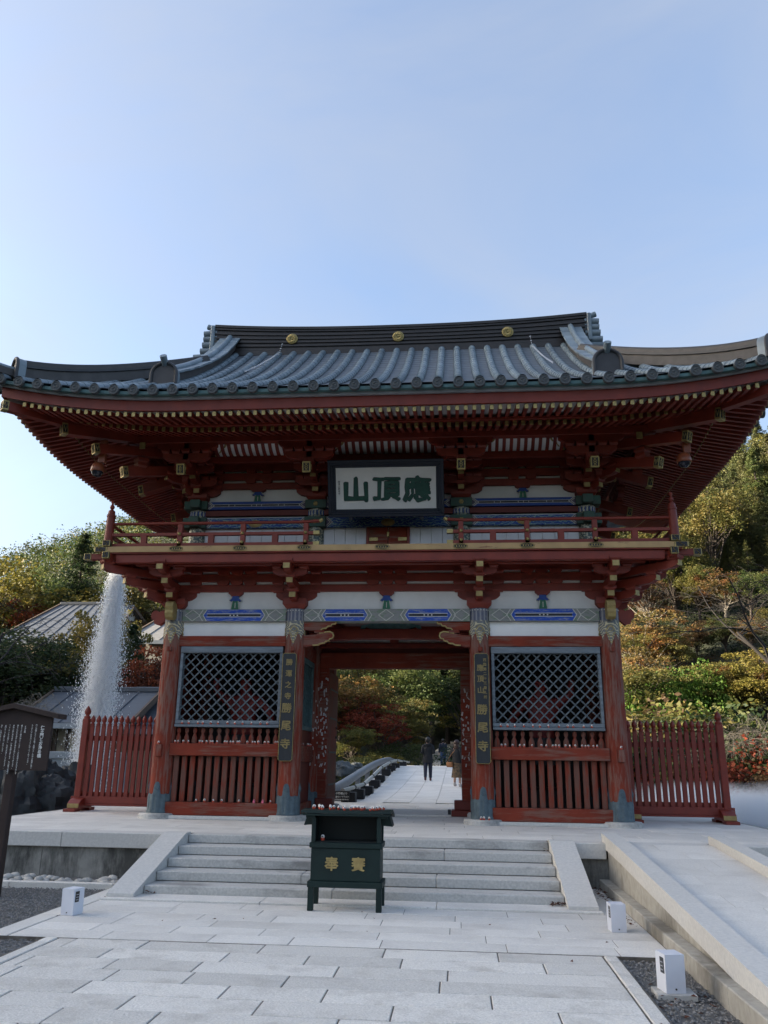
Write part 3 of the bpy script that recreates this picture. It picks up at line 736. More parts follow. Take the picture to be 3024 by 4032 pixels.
# --- passage: side panels, doors, beams
for s in (-1,1):
    x=s*A; xi=s*(A-.02)
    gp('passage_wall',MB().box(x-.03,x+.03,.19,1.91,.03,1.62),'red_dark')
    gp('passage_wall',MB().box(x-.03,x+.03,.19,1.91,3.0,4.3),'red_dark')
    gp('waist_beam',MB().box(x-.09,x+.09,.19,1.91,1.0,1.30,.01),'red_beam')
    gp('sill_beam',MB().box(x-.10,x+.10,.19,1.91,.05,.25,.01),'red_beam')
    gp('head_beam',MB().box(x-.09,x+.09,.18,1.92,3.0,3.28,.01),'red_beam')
    fr=MB(); fr.box(x-.06,x+.06,.2,1.9,2.90,2.995,.006); fr.box(x-.06,x+.06,.2,1.9,1.60,1.68,.006); fr.box(x-.055,x+.055,.2,.27,1.682,2.898,.006); fr.box(x-.055,x+.055,1.83,1.9,1.682,2.898,.006)
    w=gp('lattice_window',fr,'lattice_teal')
    for d in (1,-1):
        for kk in range(-8,22):
            cc=.27+kk*.17 if d==-1 else .27-1.22+kk*.17
            pts=[(cc,1.68),(cc+d*1.22,2.90)]
            (yA,zA),(yB,zB)=pts; r=None
            a,b=yA,yB
            t0,t1=0.0,1.0
            for lim in ((.27),(1.83)):
                pass
            lo,hi=.27,1.83
            ts=sorted(((lo-yA)/(yB-yA),(hi-yA)/(yB-yA))); t0=max(0,ts[0]); t1=min(1,ts[1])
            if t1-t0>.05:
                part('lattice_slat',MB().bar((x+.012*d-s*.01,yA+(yB-yA)*t0,zA+(zB-zA)*t0),(x+.012*d-s*.01,yA+(yB-yA)*t1,zA+(zB-zA)*t1),.020,.030,up=(0,0,1)),'lattice_teal',w)
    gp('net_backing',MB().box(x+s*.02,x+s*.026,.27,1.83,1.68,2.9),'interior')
    # door jamb, leaf folded back against the passage side
    xj=s*(A-.19)
    j0,j1=sorted((s*(A-.17),s*(A-.36)))
    gp('door_jamb',MB().box(j0,j1,2.0,2.2,.20,2.91,.01),'red_beam')
    l0,l1=sorted((s*(A-.36),s*(A-.30)))
    leafo=gp('door_leaf',MB().box(l0,l1,2.21,3.42,.22,2.86,.01),'red_slat')
    for z in (.55,1.2,1.9,2.5):
        part('iron_strap',MB().box(min(l0,l1)-.006,max(l0,l1)+.006,2.30,3.36,z-.02,z+.02),'black_line',leafo)
    for z in (1.52,1.72): st=MB(); st.sphere((s*(A-.365),3.2,z),.03,8,5); part('iron_stud',st,'black_line',leafo,60)
    k0,k1=sorted((s*(A-.16),s*(A-.58))); gp('door_block',MB().box(k0,k1,1.86,2.30,.0,.12,.01),'red_dark'); 
    k0,k1=sorted((s*(A-.16),s*(A-.52))); gp('door_block',MB().box(k0,k1,1.92,2.26,.122,.30,.01),'red_dark')
    gp('iron_shoe',MB().box(s*(A-.62)-.03,s*(A-.62)+.03,1.9,2.2,.0,.12,.006),'black_line')
gp('threshold_stone',MB().box(-A+.58,A-.58,1.68,3.55,.001,.035,.006),'stone')
gp('lintel',MB().box(-A+.17,A-.17,1.95,2.25,2.91,3.235,.012),'red_beam')
gp('passage_beam',MB().box(-A+.15,A-.15,1.97,2.23,3.34,3.44,.01),'red_clean')
gp('plaster_panel',MB().box(-A+.15,A-.15,2.06,2.14,3.44,3.56),'plaster')
gp('passage_beam',MB().box(-A+.1,A-.1,1.98,2.22,3.56,3.80,.01),'red_clean')
gp('plaster_panel',MB().box(-A+.15,A-.15,2.07,2.13,3.235,3.34),'red_dark')
gp('rainbow_beam',MB().prism([(-A+.1,3.32),(-1.2,3.36),(-.6,3.39),(.6,3.39),(1.2,3.36),(A-.1,3.32),(A-.1,3.58),(-A+.1,3.58)],'y',.95,1.15),'red_clean')
gp('king_strut',MB().box(-.09,.09,1.95,2.05,3.44,3.56,.006),'red_clean')
for s in (-1,1): gp('passage_beam',MB().box(s*1.2-.08,s*1.2+.08,.14,4.1,3.60,3.76,.008),'red_clean')
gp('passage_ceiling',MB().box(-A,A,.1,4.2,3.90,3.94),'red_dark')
fl=gp('carved_frog_leg',MB().prism([(-.62,3.585),(-.56,3.585),(-.50,3.63),(-.42,3.60),(-.36,3.585),(-.20,3.585),(.20,3.585),(.36,3.585),(.42,3.60),(.50,3.63),(.56,3.585),(.62,3.585),(.60,3.66),(.40,3.70),(.25,3.78),(.12,3.84),(-.12,3.84),(-.25,3.78),(-.40,3.70),(-.60,3.66)],'y',.98,1.08),'verdigris')
for s in (-1,1): 
    gp('rear_lintel',MB().box(-A+.15,A-.15,4.1,4.3,3.30,3.54,.01),'red_clean') if s==1 else None
# senja paper slips on the pillars beside the door
slip_me=MB().box(-.5,.5,-.5,.5,0,1).mesh('paper_slip','paper')
for s in (-1,1):
    p=pillars[(1 if s<0 else 2,1)]
    taken=[]
    for i in range(150 if s<0 else 80):
        z=rnd.triangular(.9,2.55,1.75) if i<99 else rnd.uniform(.8,2.7); w=rnd.uniform(.016,.036); h=rnd.uniform(.04,.085); a=rnd.gauss(0,.3)
        fl=rnd.random()<.6; xq=rnd.uniform(A-.345,A-.20); tq=rnd.uniform(.15,1.25); key=(xq if fl else 5+tq*.2,z)
        if any(abs(key[0]-q[0])<.030 and abs(z-q[1])<.075 for q in taken): continue
        taken.append(key)
        if fl:                                    # on the flat jamb face towards the viewer
            x=s*xq; mw=T(x,1.999,z)@Matrix.Rotation(a,4,'Y')@Matrix.Rotation(math.pi/2,4,'X')@Matrix.Diagonal((w,h,.002,1))
        else:
            t=tq; rr=.2015; x=s*A-s*rr*math.sin(t); y=2.1-rr*math.cos(t)
            mw=T(x,y,z)@Matrix.Rotation(-s*t if s>0 else t,4,'Z')@Matrix.Rotation(a*.6,4,'Y')@Matrix.Rotation(math.pi/2,4,'X')@Matrix.Diagonal((w*.8,h*.8,.003,1))
        part('paper_slip',slip_me,None,p,mw=mw)
# --- bracket sets
def arm(mb,p,d,L,z0,z1,w,mi=0):
    """bracket arm from p along unit d, length L, underside curved up at the tip"""
    d=Vector((d[0],d[1],0)).normalized(); sd=Vector((-d.y,d.x,0)); h=z1-z0
    prof=[(-.05,z0),(L-.16,z0),(L-.09,z0+h*.10),(L-.035,z0+h*.30),(L,z0+h*.50),(L,z1),(-.05,z1)]
    vs=[]
    for e in (-1,1):
        for (u,z) in prof: q=Vector((p[0],p[1],0))+d*u+sd*(e*w/2); vs.append((q.x,q.y,z))
    n=len(prof); fs=[tuple(range(n)),tuple(range(2*n-1,n-1,-1))]
    for i in range(n): j=(i+1)%n; fs.append((i,n+i,n+j,j))
    mb.add(vs,fs,mi); return mb
def block(mb,c,w,z0,z1,ang=0.0,mi=0):
    st=len(mb.v); h=z1-z0; a=w/2; b=w*.36
    mb.add([(-b,-b,z0),(b,-b,z0),(b,b,z0),(-b,b,z0),(-a,-a,z0+h*.42),(a,-a,z0+h*.42),(a,a,z0+h*.42),(-a,a,z0+h*.42),(-a,-a,z1),(a,-a,z1),(a,a,z1),(-a,a,z1)],
      [(0,3,2,1),(0,1,5,4),(1,2,6,5),(2,3,7,6),(3,0,4,7),(4,5,9,8),(5,6,10,9),(6,7,11,10),(7,4,8,11),(8,9,10,11)],mi)
    mb.xf(T(c[0],c[1],0)@Matrix.Rotation(ang,4,'Z'),st); return mb
def cap_plate(p,d,z0,z1,w,t=.006):
    d=Vector((d[0],d[1],0)).normalized(); sd=Vector((-d.y,d.x,0)); m=MB()
    a=Vector((p[0],p[1],(z0+z1)/2)); m.bar(a-d*.02,a+d*t,w,z1-z0); return m
def lat(mb,c,d,half,z0,z1,w):
    for e in (-1,1): arm(mb,c,(d[0]*e,d[1]*e),half,z0,z1,w)
def lat2(s,c,u,half,z0,z1,w):
    m=MB(); lat(m,c,(-u[1],u[0]),half,z0,z1,w); part('bracket_arm',m,'red_clean',s)
def lower_set(x,y,dirs,wall_dirs):
    s=gp('bracket_set',block(MB(),(x,y),.46,3.80,3.99),'red_clean')
    for d in wall_dirs:
        part('bracket_arm',arm(MB(),(x,y),d,.40,3.97,4.146,.13),'red_clean',s)
        for (z0,z1) in ((4.146,4.205),(4.288,4.342),(4.499,4.547)):
            part('bearing_block',block(MB(),(x+d[0]*.37,y+d[1]*.37),.22,z0-.02,z1+.02),'red_clean',s)
    for d in dirs:
        L=math.hypot(*d); u=(d[0]/L,d[1]/L); ang=math.atan2(u[1],u[0])
        ok=L<1.2
        for i,(ln,z0,z1) in enumerate(((.48,3.935,4.075),(.80,4.145,4.285),(1.12,4.345,4.485))):
            ln=ln*L
            part('bracket_arm',arm(MB(),(x,y),u,ln,z0,z1,.125),'red_clean',s)
            part('gilt_cap',cap_plate((x+u[0]*ln,y+u[1]*ln),u,z1-.105,z1-.012,.120),'gold_paint',s)
            q=(x+u[0]*(ln-.08),y+u[1]*(ln-.08)); part('bearing_block',block(MB(),q,.21,z1,z1+.075,ang),'red_clean',s)
            if ok and i>0:
                if i==1:
                    lat2(s,q,u,.32,z1+.03,z1+.155,.11)
                    for e in (-.26,0,.26): part('bearing_block',block(MB(),(q[0]-u[1]*e,q[1]+u[0]*e),.17,z1+.155,z1+.225,ang),'red_clean',s)
    return s
FD=(0,-1); 
for x in (-A,A): lower_set(x,0,[FD],[(-1,0),(1,0)])
for s in (-1,1):
    lower_set(s*B,0,[FD,(s,0),(s*.98,-.98)],[(-s,0),(0,1)])
    for y in (2.1,4.2): lower_set(s*B,y,[(s,0)],[(0,-1),(0,1)])
# --- balcony
DX,DY0,DY1=5.30,-1.16,5.36
gp('under_beam',MB().box(-4.99,4.99,-1.10,-.96,4.50,4.66,.008),'red_clean')
gp('under_beam',MB().box(-4.70,4.70,-.85,-.74,4.50,4.60,.006),'red_clean')
for s in (-1,1):
    gp('under_beam',MB().box(s*5.17,s*5.03,-1.02,5.2,4.50,4.66,.008),'red_clean'); gp('under_beam',MB().box(s*4.93,s*4.82,-.7,4.9,4.50,4.60,.006),'red_clean')
balc=gp('balcony',MB().box(-DX+.02,DX-.02,DY0+.02,DY1-.02,4.665,4.785),'red_clean')
bd=lambda n,mb,m,sm=None,mw=None: part(n,mb,m,balc,sm,mw)
bd('edge_board',MB().box(-DX,DX,DY0,DY0+.018,4.690,4.797),'ochre')
for s in (-1,1): bd('edge_board',MB().box(s*DX,s*(DX-.018),DY0+.02,DY1,4.690,4.797),'ochre')
bd('floor_board',MB().box(-DX+.03,DX-.03,DY0+.03,DY1-.03,4.786,4.800),'red_dark')
# gilt plates along the edge
def gilt_plate(L,h):
    m=MB(); pts=[]
    for i in range(24):
        t=2*math.pi*i/24; pts.append((L/2*math.copysign(abs(math.cos(t))**.8,math.cos(t))*(1-.10*abs(math.sin(2*t))),h/2*math.copysign(abs(math.sin(t))**.6,math.sin(t))))
    m.prism(pts,'y',-.004,.006,mi=1)
    m.tube([(a*.95,-.006,b*.95) for a,b in pts]+[(pts[0][0]*.95,-.006,0)],.005,5,0,False)
    n=5
    for i in range(n):
        c=(i-(n-1)/2)*L*.165; r=h*.27
        m.tube([(c+r*math.cos(a)*1.1,-.006,r*math.sin(a)) for a in [k*2*math.pi/12 for k in range(13)]],.005,5,0,False)
    return m.mesh('gilt_plate',['gold','black_line'],60)
gpl=gilt_plate(.27,.092)
PXS=(-3.83,-2.625,-1.43,0,1.41,2.593,3.793)
for x in PXS: bd('gilt_plate',gpl,None,mw=T(x,DY0-.004,4.744))
for s in (-1,1):
    for y in (.4,2.1,3.8): bd('gilt_plate',gpl,None,mw=T(s*(DX+.004),y,4.744)@Matrix.Rotation(s*math.pi/2,4,'Z'))
def corner_cap(x,y,z,sx,sy,sz):
    m=MB(); m.box(x-sx,x+sx,y-sy,y+sy,z-sz,z+sz,.006,0)
    m.box(x-sx*.8,x+sx*.8,y-sy-.003,y+sy+.003,z-sz*.8,z+sz*.8,0,1); m.box(x-sx-.003,x+sx+.003,y-sy*.8,y+sy*.8,z-sz*.8,z+sz*.8,0,1)
    for k in range(4):
        for (cx,cz) in ((-.4,-.4),(.4,.4),(-.4,.4),(.4,-.4)):
            pass
    for e in (-1,1):
        for c1,c2 in ((-1,1),(1,-1)):
            m.tube([(x+sx*.75*c1*math.cos(a)*math.sin(a*1.0),y+e*(sy+.006),z+sz*.75*math.cos(a)*c2) for a in [i*math.pi/8 for i in range(9)]],.006,4,0,False)
            m.tube([(x+e*(sx+.006),y+sy*.75*c1*math.cos(a)*math.sin(a),z+sz*.75*math.cos(a)*c2) for a in [i*math.pi/8 for i in range(9)]],.006,4,0,False)
    return m
for s in (-1,1):
    bd('gilt_corner',corner_cap(s*(DX-.03),DY0+.03,4.744,.12,.04,.05),['gold','black_line'])
    bd('beam_nose',MB().box(s*5.03,s*5.10,-1.04,-.96,4.51,4.64) .box(s*4.9,s*5.52,-1.05,-.93,4.58,4.69,.006),'red_clean'); bd('gilt_corner',corner_cap(s*5.56,-.99,4.635,.07,.068,.062),['gold','black_line'])
    bd('beam_nose',MB().box(s*5.05,s*5.17,-1.24,-.9,4.52,4.66,.006),'red_clean'); bd('gilt_corner',corner_cap(s*5.11,-1.26,4.61,.065,.03,.065),['gold','black_line'])
    bd('gilt_corner',corner_cap(s*5.17,-1.14,4.86,.075,.05,.055),['gold','black_line'])
# railing
RY=-1.05; RX=5.19
knob=MB().sphere((0,0,0),.033,10,6).mesh('gilt_knob','gold',60)
def rail_run(p,q,posts,shorts,open_end):
    p=Vector(p); q=Vector(q); d=(q-p).normalized(); n=Vector((d.y,-d.x,0))
    if n.y>0 or (abs(n.y)<.1 and n.x*p.x<0): n=-n
    up=Vector((0,0,1))
    bd('ground_rail',MB().bar(p+up*4.835,q+up*4.835,.09,.072),'red_clean')
    bd('middle_rail',MB().bar(p+up*5.045,q+up*5.045,.075,.055),'red_clean')
    pts=[p+(q-p)*t+up*5.262 for t in [i/12 for i in range(13)]]
    if open_end: pts[-1]=pts[-1]+up*.02; pts.append(q+d*.05+up*5.305)
    bd('top_rail',MB().tube(pts,.030,10),'red_clean',60)
    for t in posts:
        c=p+d*t; bd('rail_post',MB().box(c.x-.045,c.x+.045,c.y-.045,c.y+.045,4.80,5.235,.006),'red_clean')
        for z in (4.875,5.047): bd('gilt_knob',knob,None,mw=T(*(c+n*.055+up*z)))
    for t in shorts:
        c=p+d*t; bd('rail_post',MB().box(c.x-.055,c.x+.055,c.y-.042,c.y+.042,4.86,5.03,.006),'red_clean')
    if open_end:
        for z,h in ((5.045,.07),(4.835,.085)): c=q+up*z; bd('gilt_cap',MB().bar(c-d*.10,c+d*.012,.10,h),'gold')
        bd('gilt_cap',MB().tube([q+up*5.27,q+d*.055+up*5.31],.036,10),'gold',60)
for s in (-1,1):
    p=(s*RX,RY,0); q=(s*1.18,RY,0)
    rail_run(p,q,[RX-3.81,RX-2.61,RX-1.425],[RX-4.5,RX-3.21,RX-2.0],True)
    rail_run((s*RX,RY,0),(s*RX,5.25,0),[1.4,3.1,4.8],[.7,2.3,4.0],False)
    bd('corner_post',MB().lathe([(.085,4.80),(.078,5.36),(.074,5.40),(.085,5.405),(.085,5.44),(.07,5.45),(.062,5.52),(.03,5.545),(.026,5.56),(.04,5.575),(.046,5.60),(.036,5.63),(.022,5.645),(.022,5.675),(.035,5.70),(.038,5.72),(.0,5.722)],18,s*RX,RY,cap=False),'red_clean',40)
# --- upper storey
UY=.10; UA,UB=1.446,3.87
upil=MB().lathe([(.165,4.80),(.162,5.5),(.158,6.02)],24).mesh('upper_pillar','brocade',50)
ucol=MB()
for i in range(28):
    t=2*math.pi*i/28; ucol.box(.166*math.cos(t)-.008,.166*math.cos(t)+.008,.166*math.sin(t)-.008,.166*math.sin(t)+.008,5.71,5.80,0,i%2); ucol.sphere((.168*math.cos(t),.168*math.sin(t),5.815),.011,5,4,1)
ucol=ucol.mesh('striped_collar',['blue','white_line'])
for x in (-UB,-UA,UA,UB):
    p=gp('upper_pillar',upil,None,mw=T(x,UY,0)); part('striped_collar',ucol,None,p,mw=T(x,UY,0))['kind']='stuff'
    p2=gp('upper_pillar',upil,None,mw=T(x,4.1,0))
gp('upper_wall',MB().box(-UB,UB,UY+.02,UY+.08,4.80,6.9),'plaster'); gp('upper_wall',MB().box(-UB,UB,4.05,4.1,4.80,6.9),'plaster')
for s in (-1,1):
    gp('upper_wall',MB().box(s*UB-.03,s*UB+.03,UY+.09,4.04,4.80,6.9),'plaster')
    gp('painted_beam',MB().box(s*UB-.10,s*UB+.10,-.22,4.4,5.845,6.01,.006),'green_beam'); gp('painted_beam',MB().box(s*UB-.10,s*UB+.10,-.22,4.4,5.46,5.66,.006),'green_beam')
# white wall boards
for (xa,xb) in ((-UB+.16,-UA-.16),(-UA+.16,-.42),(.42,UA-.16),(UA+.16,UB-.16)):
    n=max(3,round((xb-xa)/.24)); w=(xb-xa)/n
    for i in range(n): gp('wall_board',MB().box(xa+i*w+.003,xa+(i+1)*w-.003,UY-.02,UY+.019,4.80,5.705,.003),'white_board')
# door
df=gp('upper_door_frame',MB().box(-.43,-.375,UY-.06,UY+.02,4.80,5.46,.006).box(.375,.43,UY-.06,UY+.02,4.80,5.46,.006),'red_clean')
for s in (-1,1):
    dl=gp('upper_door_leaf',MB().box(min(s*.006,s*.372),max(s*.006,s*.372),UY-.045,UY+.015,4.80,5.46,.006),'red_beam')
    part('gilt_hinge',MB().box(min(s*.20,s*.372),max(s*.20,s*.372),UY-.055,UY-.046,5.18,5.25,.003),'gold',dl)
gp('gilt_latch',MB().box(-.022,.022,UY-.07,UY-.046,5.26,5.36,.004).box(-.022,.022,UY-.07,UY-.046,4.84,5.08,.004),'gold')
# painted beams of the upper storey
def upbeam(xa,xb,zb,zt,yf,scroll):
    b=gp('painted_beam',MB().box(xa,xb,yf,yf+.2,zb,zt,.006),'scroll_blue' if scroll else 'blue')
    zm=(zb+zt)/2; h=zt-zb
    if not scroll:
        part('painted_line',MB().box(xa+.14,xb-.14,yf-.004,yf+.001,zm-.018,zm+.018),'black_line',b)
        m=MB(); 
        for dz in (-.022,.022): m.box(xa+.12,xb-.12,yf-.006,yf+.001,zm+dz-.004,zm+dz+.004)
        for t in (.22,.28,.45,.5,.55,.72,.78): x=xa+(xb-xa)*t; m.box(x-.006,x+.006,yf-.006,yf-.002,zm-.02,zm+.02)
        part('painted_line',m,'white_line',b)
    else:
        m=MB(); st=len(m.v); m.lathe([(.14,0),(.12,.012),(.03,.02)],18,sy=.55); m.xf(T((xa+xb)/2,yf,zm-.02)@Matrix.Rotation(math.pi/2,4,'X'),st); part('gilt_flower',m,'gold_paint',b,40)
    for e,x in ((1,xa),(-1,xb)):
        m=MB(); m.prism([(x,zb+.004),(x,zt-.004),(x+e*.03,zt-.004),(x+e*.13,zm),(x+e*.03,zb+.004)],'y',yf-.006,yf+.001); part('painted_diamond',m,'purple',b)
        m=MB()
        for sz in (-1,1): m.bar((x+e*.145,yf-.006,zm),(x+e*.04,yf-.006,zm+sz*h*.47),.006,.012); m.bar((x+e*.10,yf-.0085,zm),(x+e*.02,yf-.0085,zm+sz*h*.36),.006,.010)
        part('painted_line',m,'white_line',b)
for (xa,xb) in ((-UB,-UA),(-UA,UA),(UA,UB)):
    upbeam(xa+.20,xb-.20,5.845,6.01,UY-.12,False); upbeam(xa+.20,xb-.20,5.46,5.66,UY-.115,True)
    gp('plaster_panel',MB().box(xa+.17,xb-.17,UY-.015,UY+.021,5.66,5.705),'white_board')
    gp('tie_beam',MB().box(xa+.16,xb-.16,UY-.09,UY+.01,5.72,5.835,.005),'red_dark')
for x in (-UB,-UA,UA,UB):
    for (z0,z1) in ((5.84,6.015),(5.455,5.665)):
        e0,e1=(.26,.21) if x==-UB else ((.21,.26) if x==UB else (.21,.21))
        b=gp('beam_sleeve',MB().box(x-e0,x+e1,UY-.185,UY+.1,z0,z1,.006),'green_beam')
        m=MB(); 
        for q in range(6): t=q*math.pi/3; m.sphere((x+.028*math.cos(t),UY-.188,(z0+z1)/2+.028*math.sin(t)),.022,7,5,sc=(1,.5,1))
        m.sphere((x,UY-.195,(z0+z1)/2),.018,7,5); part('gilt_flower',m,'gold',b,60)
# upper wall tiers
for (xa,xb) in ((-UB,-UA),(-UA,UA),(UA,UB)):
    xc=(xa+xb)/2
    for (z0,z1) in ((6.299,6.428),(6.492,6.644),(6.698,6.84)): gp('tie_beam',MB().box(xa+.02,xb-.02,UY-.06,UY+.02,z0,z1,.005),'red_clean')
    if abs(xc)>.1:
        strut(xc,UY-.03,6.012,6.25)
        gp('bearing_block',MB().prism([(xc-.08,6.23),(xc-.15,6.27),(xc-.15,6.30),(xc+.15,6.30),(xc+.15,6.27),(xc+.08,6.23)],'y',UY-.09,UY+.02),'red_clean')
    for dx in (-.17,.17):
        for (z0,z1) in ((6.428,6.492),(6.644,6.698)): gp('bearing_block',MB().prism([(xc+dx-.065,z0-.02),(xc+dx-.10,z0+.02),(xc+dx-.10,z1+.02),(xc+dx+.10,z1+.02),(xc+dx+.10,z0+.02),(xc+dx+.065,z0-.02)],'y',UY-.10,UY+.02),'red_clean')
    # curved coving of red ribs over white plaster, outside the wall plane
    x0,x1=(xa+.5,xb-.42) if xc<-.1 else ((xa+.40,xb-.40) if abs(xc)<.1 else (xa+.42,xb-.5))
    def cove(t): return (-.46-.40*t, 6.82+.20*t-.05*math.sin(math.pi*t))
    m=MB(); N=6
    for i in range(N): (ya,za),(yb,zb)=cove(i/N),cove((i+1)/N); m.add([(x0,ya,za),(x1,ya,za),(x1,yb,zb),(x0,yb,zb)],[(0,1,2,3)]); m.add([(x0,ya,za+.02),(x1,ya,za+.02),(x1,yb,zb+.02),(x0,yb,zb+.02)],[(3,2,1,0)])
    cv=gp('coving',m,'plaster')
    nr=max(6,round((x1-x0)/.142))
    for i in range(nr+1):
        x=x0+(x1-x0)*i/nr; m=MB()
        for q in range(N): (ya,za),(yb,zb)=cove(q/N),cove((q+1)/N); m.bar((x,ya,za-.012),(x,yb,zb-.012),.062,.045)
        part('coving_rib',m,'red_clean',cv)
    for e,x in ((1,x0),(-1,x1)):
        m=MB(); m.tube([(x-e*.06,-.48,6.825),(x+e*.02,-.56,6.86),(x+e*.06,-.60,6.86),(x+e*.12,-.70,6.91),(x+e*.18,-.72,6.92),(x+e*.24,-.82,6.955),(x+e*.30,-.86,6.965)],.022,6); part('gilt_edge',m,'gold_paint',cv,60)
    gp('tier_purlin',MB().box(xa-.2,xb+.2 if xc<1 else xb+.2,-.50,-.40,6.68,6.80,.006) if abs(xc)>.1 else MB().box(xa+.21,xb-.21,-.50,-.40,6.68,6.80,.006),'red_clean')
    m=MB(); m.box(xa+.2,xb-.2,-.42,UY-.02,6.83,6.85); gp('tier_ceiling',m,'red_dark')
def tail(mb,p,d,L,za,zb,w,h):
    """tail rafter running down and out from the wall"""
    d=Vector((d[0],d[1],0)).normalized(); a=Vector((p[0],p[1],za)); b=Vector((p[0],p[1],0))+d*L; b.z=zb
    return mb.bar(a,b,w,h)
def gilt_end(p,d,z,w,h,slope=.22):
    d=Vector((d[0],d[1],-slope)).normalized(); c=Vector((p[0],p[1],z)); m=MB()
    m.bar(c-d*.09,c+d*.012,w+.012,h+.012)
    st=len(m.v); s2=Vector((-d.y,d.x,0)).normalized(); u2=s2.cross(d) if s2.cross(d).z>0 else -s2.cross(d)
    for (A0,B0,W0,H0) in ((d,.016,w*.78,h*.8),):
        m.bar(c+d*.010,c+d*.0145,W0,H0,mi=1)
    for sx in (-1,1):
        for sz in (-1,1):
            pts=[c+d*.017+s2*(w*.36*sx*math.sin(t*1.2)*math.cos(t))+u2*(h*.38*sz*(t/3.1)) for t in [i*.31 for i in range(11)]]
            m.tube(pts,.006,4,0,False)
    for e in (-1,1):
        m.bar(c-d*.075+s2*e*(w/2+.006),c+d*.0+s2*e*(w/2+.006),.006,h*.72,mi=1)
        m.tube([c-d*(.07-.06*i/6)+s2*e*(w/2+.011)+u2*(h*.3*math.sin(i*1.6)) for i in range(7)],.005,4,0,False)
    return m
def upper_set(x,y,dirs,wall_dirs):
    s=gp('bracket_set',block(MB(),(x,y),.40,6.015,6.17),'red_clean')
    for d in wall_dirs:
        part('bracket_arm',arm(MB(),(x,y),d,.42,6.14,6.30,.12),'red_clean',s)
        for (z0,z1) in ((6.30,6.36),(6.428,6.492),(6.644,6.698)): part('bearing_block',block(MB(),(x+d[0]*.37,y+d[1]*.37),.20,z0-.02,z1+.02),'red_clean',s)
    for d in dirs:
        L=math.hypot(*d); u=(d[0]/L,d[1]/L); ang=math.atan2(u[1],u[0]); dg=L>1.2
        for i,(ln,z0,z1) in enumerate(((.29,6.12,6.26),(.60,6.33,6.46))):
            ln*=L; part('bracket_arm',arm(MB(),(x,y),u,ln,z0,z1,.12),'red_clean',s)
            part('gilt_cap',cap_plate((x+u[0]*ln,y+u[1]*ln),u,z1-.10,z1-.012,.115),'gold_paint',s)
            q=(x+u[0]*(ln-.07),y+u[1]*(ln-.07)); part('bearing_block',block(MB(),q,.20,z1,z1+.07,ang),'red_clean',s)
            if not dg:
                lat2(s,q,u,.40,z1+.03,z1+.17,.11)
                for e in (-.33,-.165,.165,.33): part('bearing_block',block(MB(),(q[0]-u[1]*e,q[1]+u[0]*e),.15,z1+.17,z1+.24,ang),'red_clean',s)
        part('tail_rafter',tail(MB(),(x,y),u,1.29*L,6.72,6.30,.14,.19),'red_clean',s)
        e=(x+u[0]*1.29*L,y+u[1]*1.29*L); part('gilt_end',gilt_end(e,u,6.30,.14,.19),['gold','black_line'],s)
        q=(x+u[0]*1.02*L,y+u[1]*1.02*L); m=block(MB(),q,.20,6.46,6.56,ang); part('bearing_block',m,'red_clean',s)
        m=MB()
        if not dg:
            lat2(s,q,u,.46,6.55,6.70,.12); lat2(s,q,u,.60,6.79,6.92,.11)
            for e in (-.40,-.2,0,.2,.40): part('bearing_block',block(MB(),(q[0]-u[1]*e,q[1]+u[0]*e),.17,6.70,6.79,ang),'red_clean',s)
        else:
            part('bearing_block',block(MB(),q,.22,6.56,6.66,ang),'red_clean',s); part('tail_rafter',tail(MB(),(x,y),u,1.75*L,7.05,6.62,.15,.18),'red_clean',s)
        if dg: e=(x+u[0]*1.75*L,y+u[1]*1.75*L); part('gilt_end',gilt_end(e,u,6.62,.15,.18),['gold','black_line'],s)
for x in (-UA,UA): upper_set(x,UY,[FD],[(-1,0),(1,0)])
for s in (-1,1):
    upper_set(s*UB,UY,[FD,(s,0),(s*.92,-.92)],[(-s,0),(0,1)]); upper_set(s*UB,2.1,[(s,0)],[(0,-1),(0,1)])
    upper_set(s*UB,4.1,[(s,0)],[(0,-1)])
# eave purlins
PYO=UY-1.02
gp('eave_purlin',MB().box(-5.05,5.05,PYO-.075,PYO+.075,6.92,7.085,.008),'red_clean')
for s in (-1,1):
    gp('eave_purlin',MB().box(s*4.82,s*4.97,PYO+.076,5.2,6.92,7.085,.008),'red_clean')
    e=gp('gilt_end',MB().box(s*4.815-.06,s*4.815+.06,PYO-.095,PYO-.076,6.95,7.07,.004) if False else MB().box(s*4.74-.055,s*4.74+.055,PYO-.115,PYO-.08,6.80,6.93,.004),'gold_paint')
# ------------------------------------------------------------------ eaves and roof
EX,EY0,EY1,YC=6.95,-2.85,7.05,2.1
def lift_u(u): return .36*max(0.0,u)**2.2                 # u: 0 where the curve starts, 1 at the corner
def lift_f(x,o=0.0): return lift_u((abs(x)*EX/(EX-o)-3.4)/3.55)
def lift_s(y,o=0.0): return lift_u((abs(y-YC)*4.95/(4.95-o)-1.4)/3.55)
def lift(x,y):
    a=max(0.0,(abs(x)-3.4)/3.55); b=max(0.0,(abs(y-YC)-1.4)/3.55); return .36*(a*b)**2.2
def prof(d):
    t=d/4.8; return 7.17+3.2*(.76*t+.24*t*t)
GX=4.42
def Hroof(x,y):
    dy=min(y-EY0,EY1-y); dx=EX-abs(x)
    z=prof(max(dy,0)) if abs(x)<=GX else prof(max(min(dx,dy),0))
    return z+lift(x,y)
def hip_y(x): return UY-(abs(x)-UB)*((UY-EY0)/(EX-UB))
m=MB()
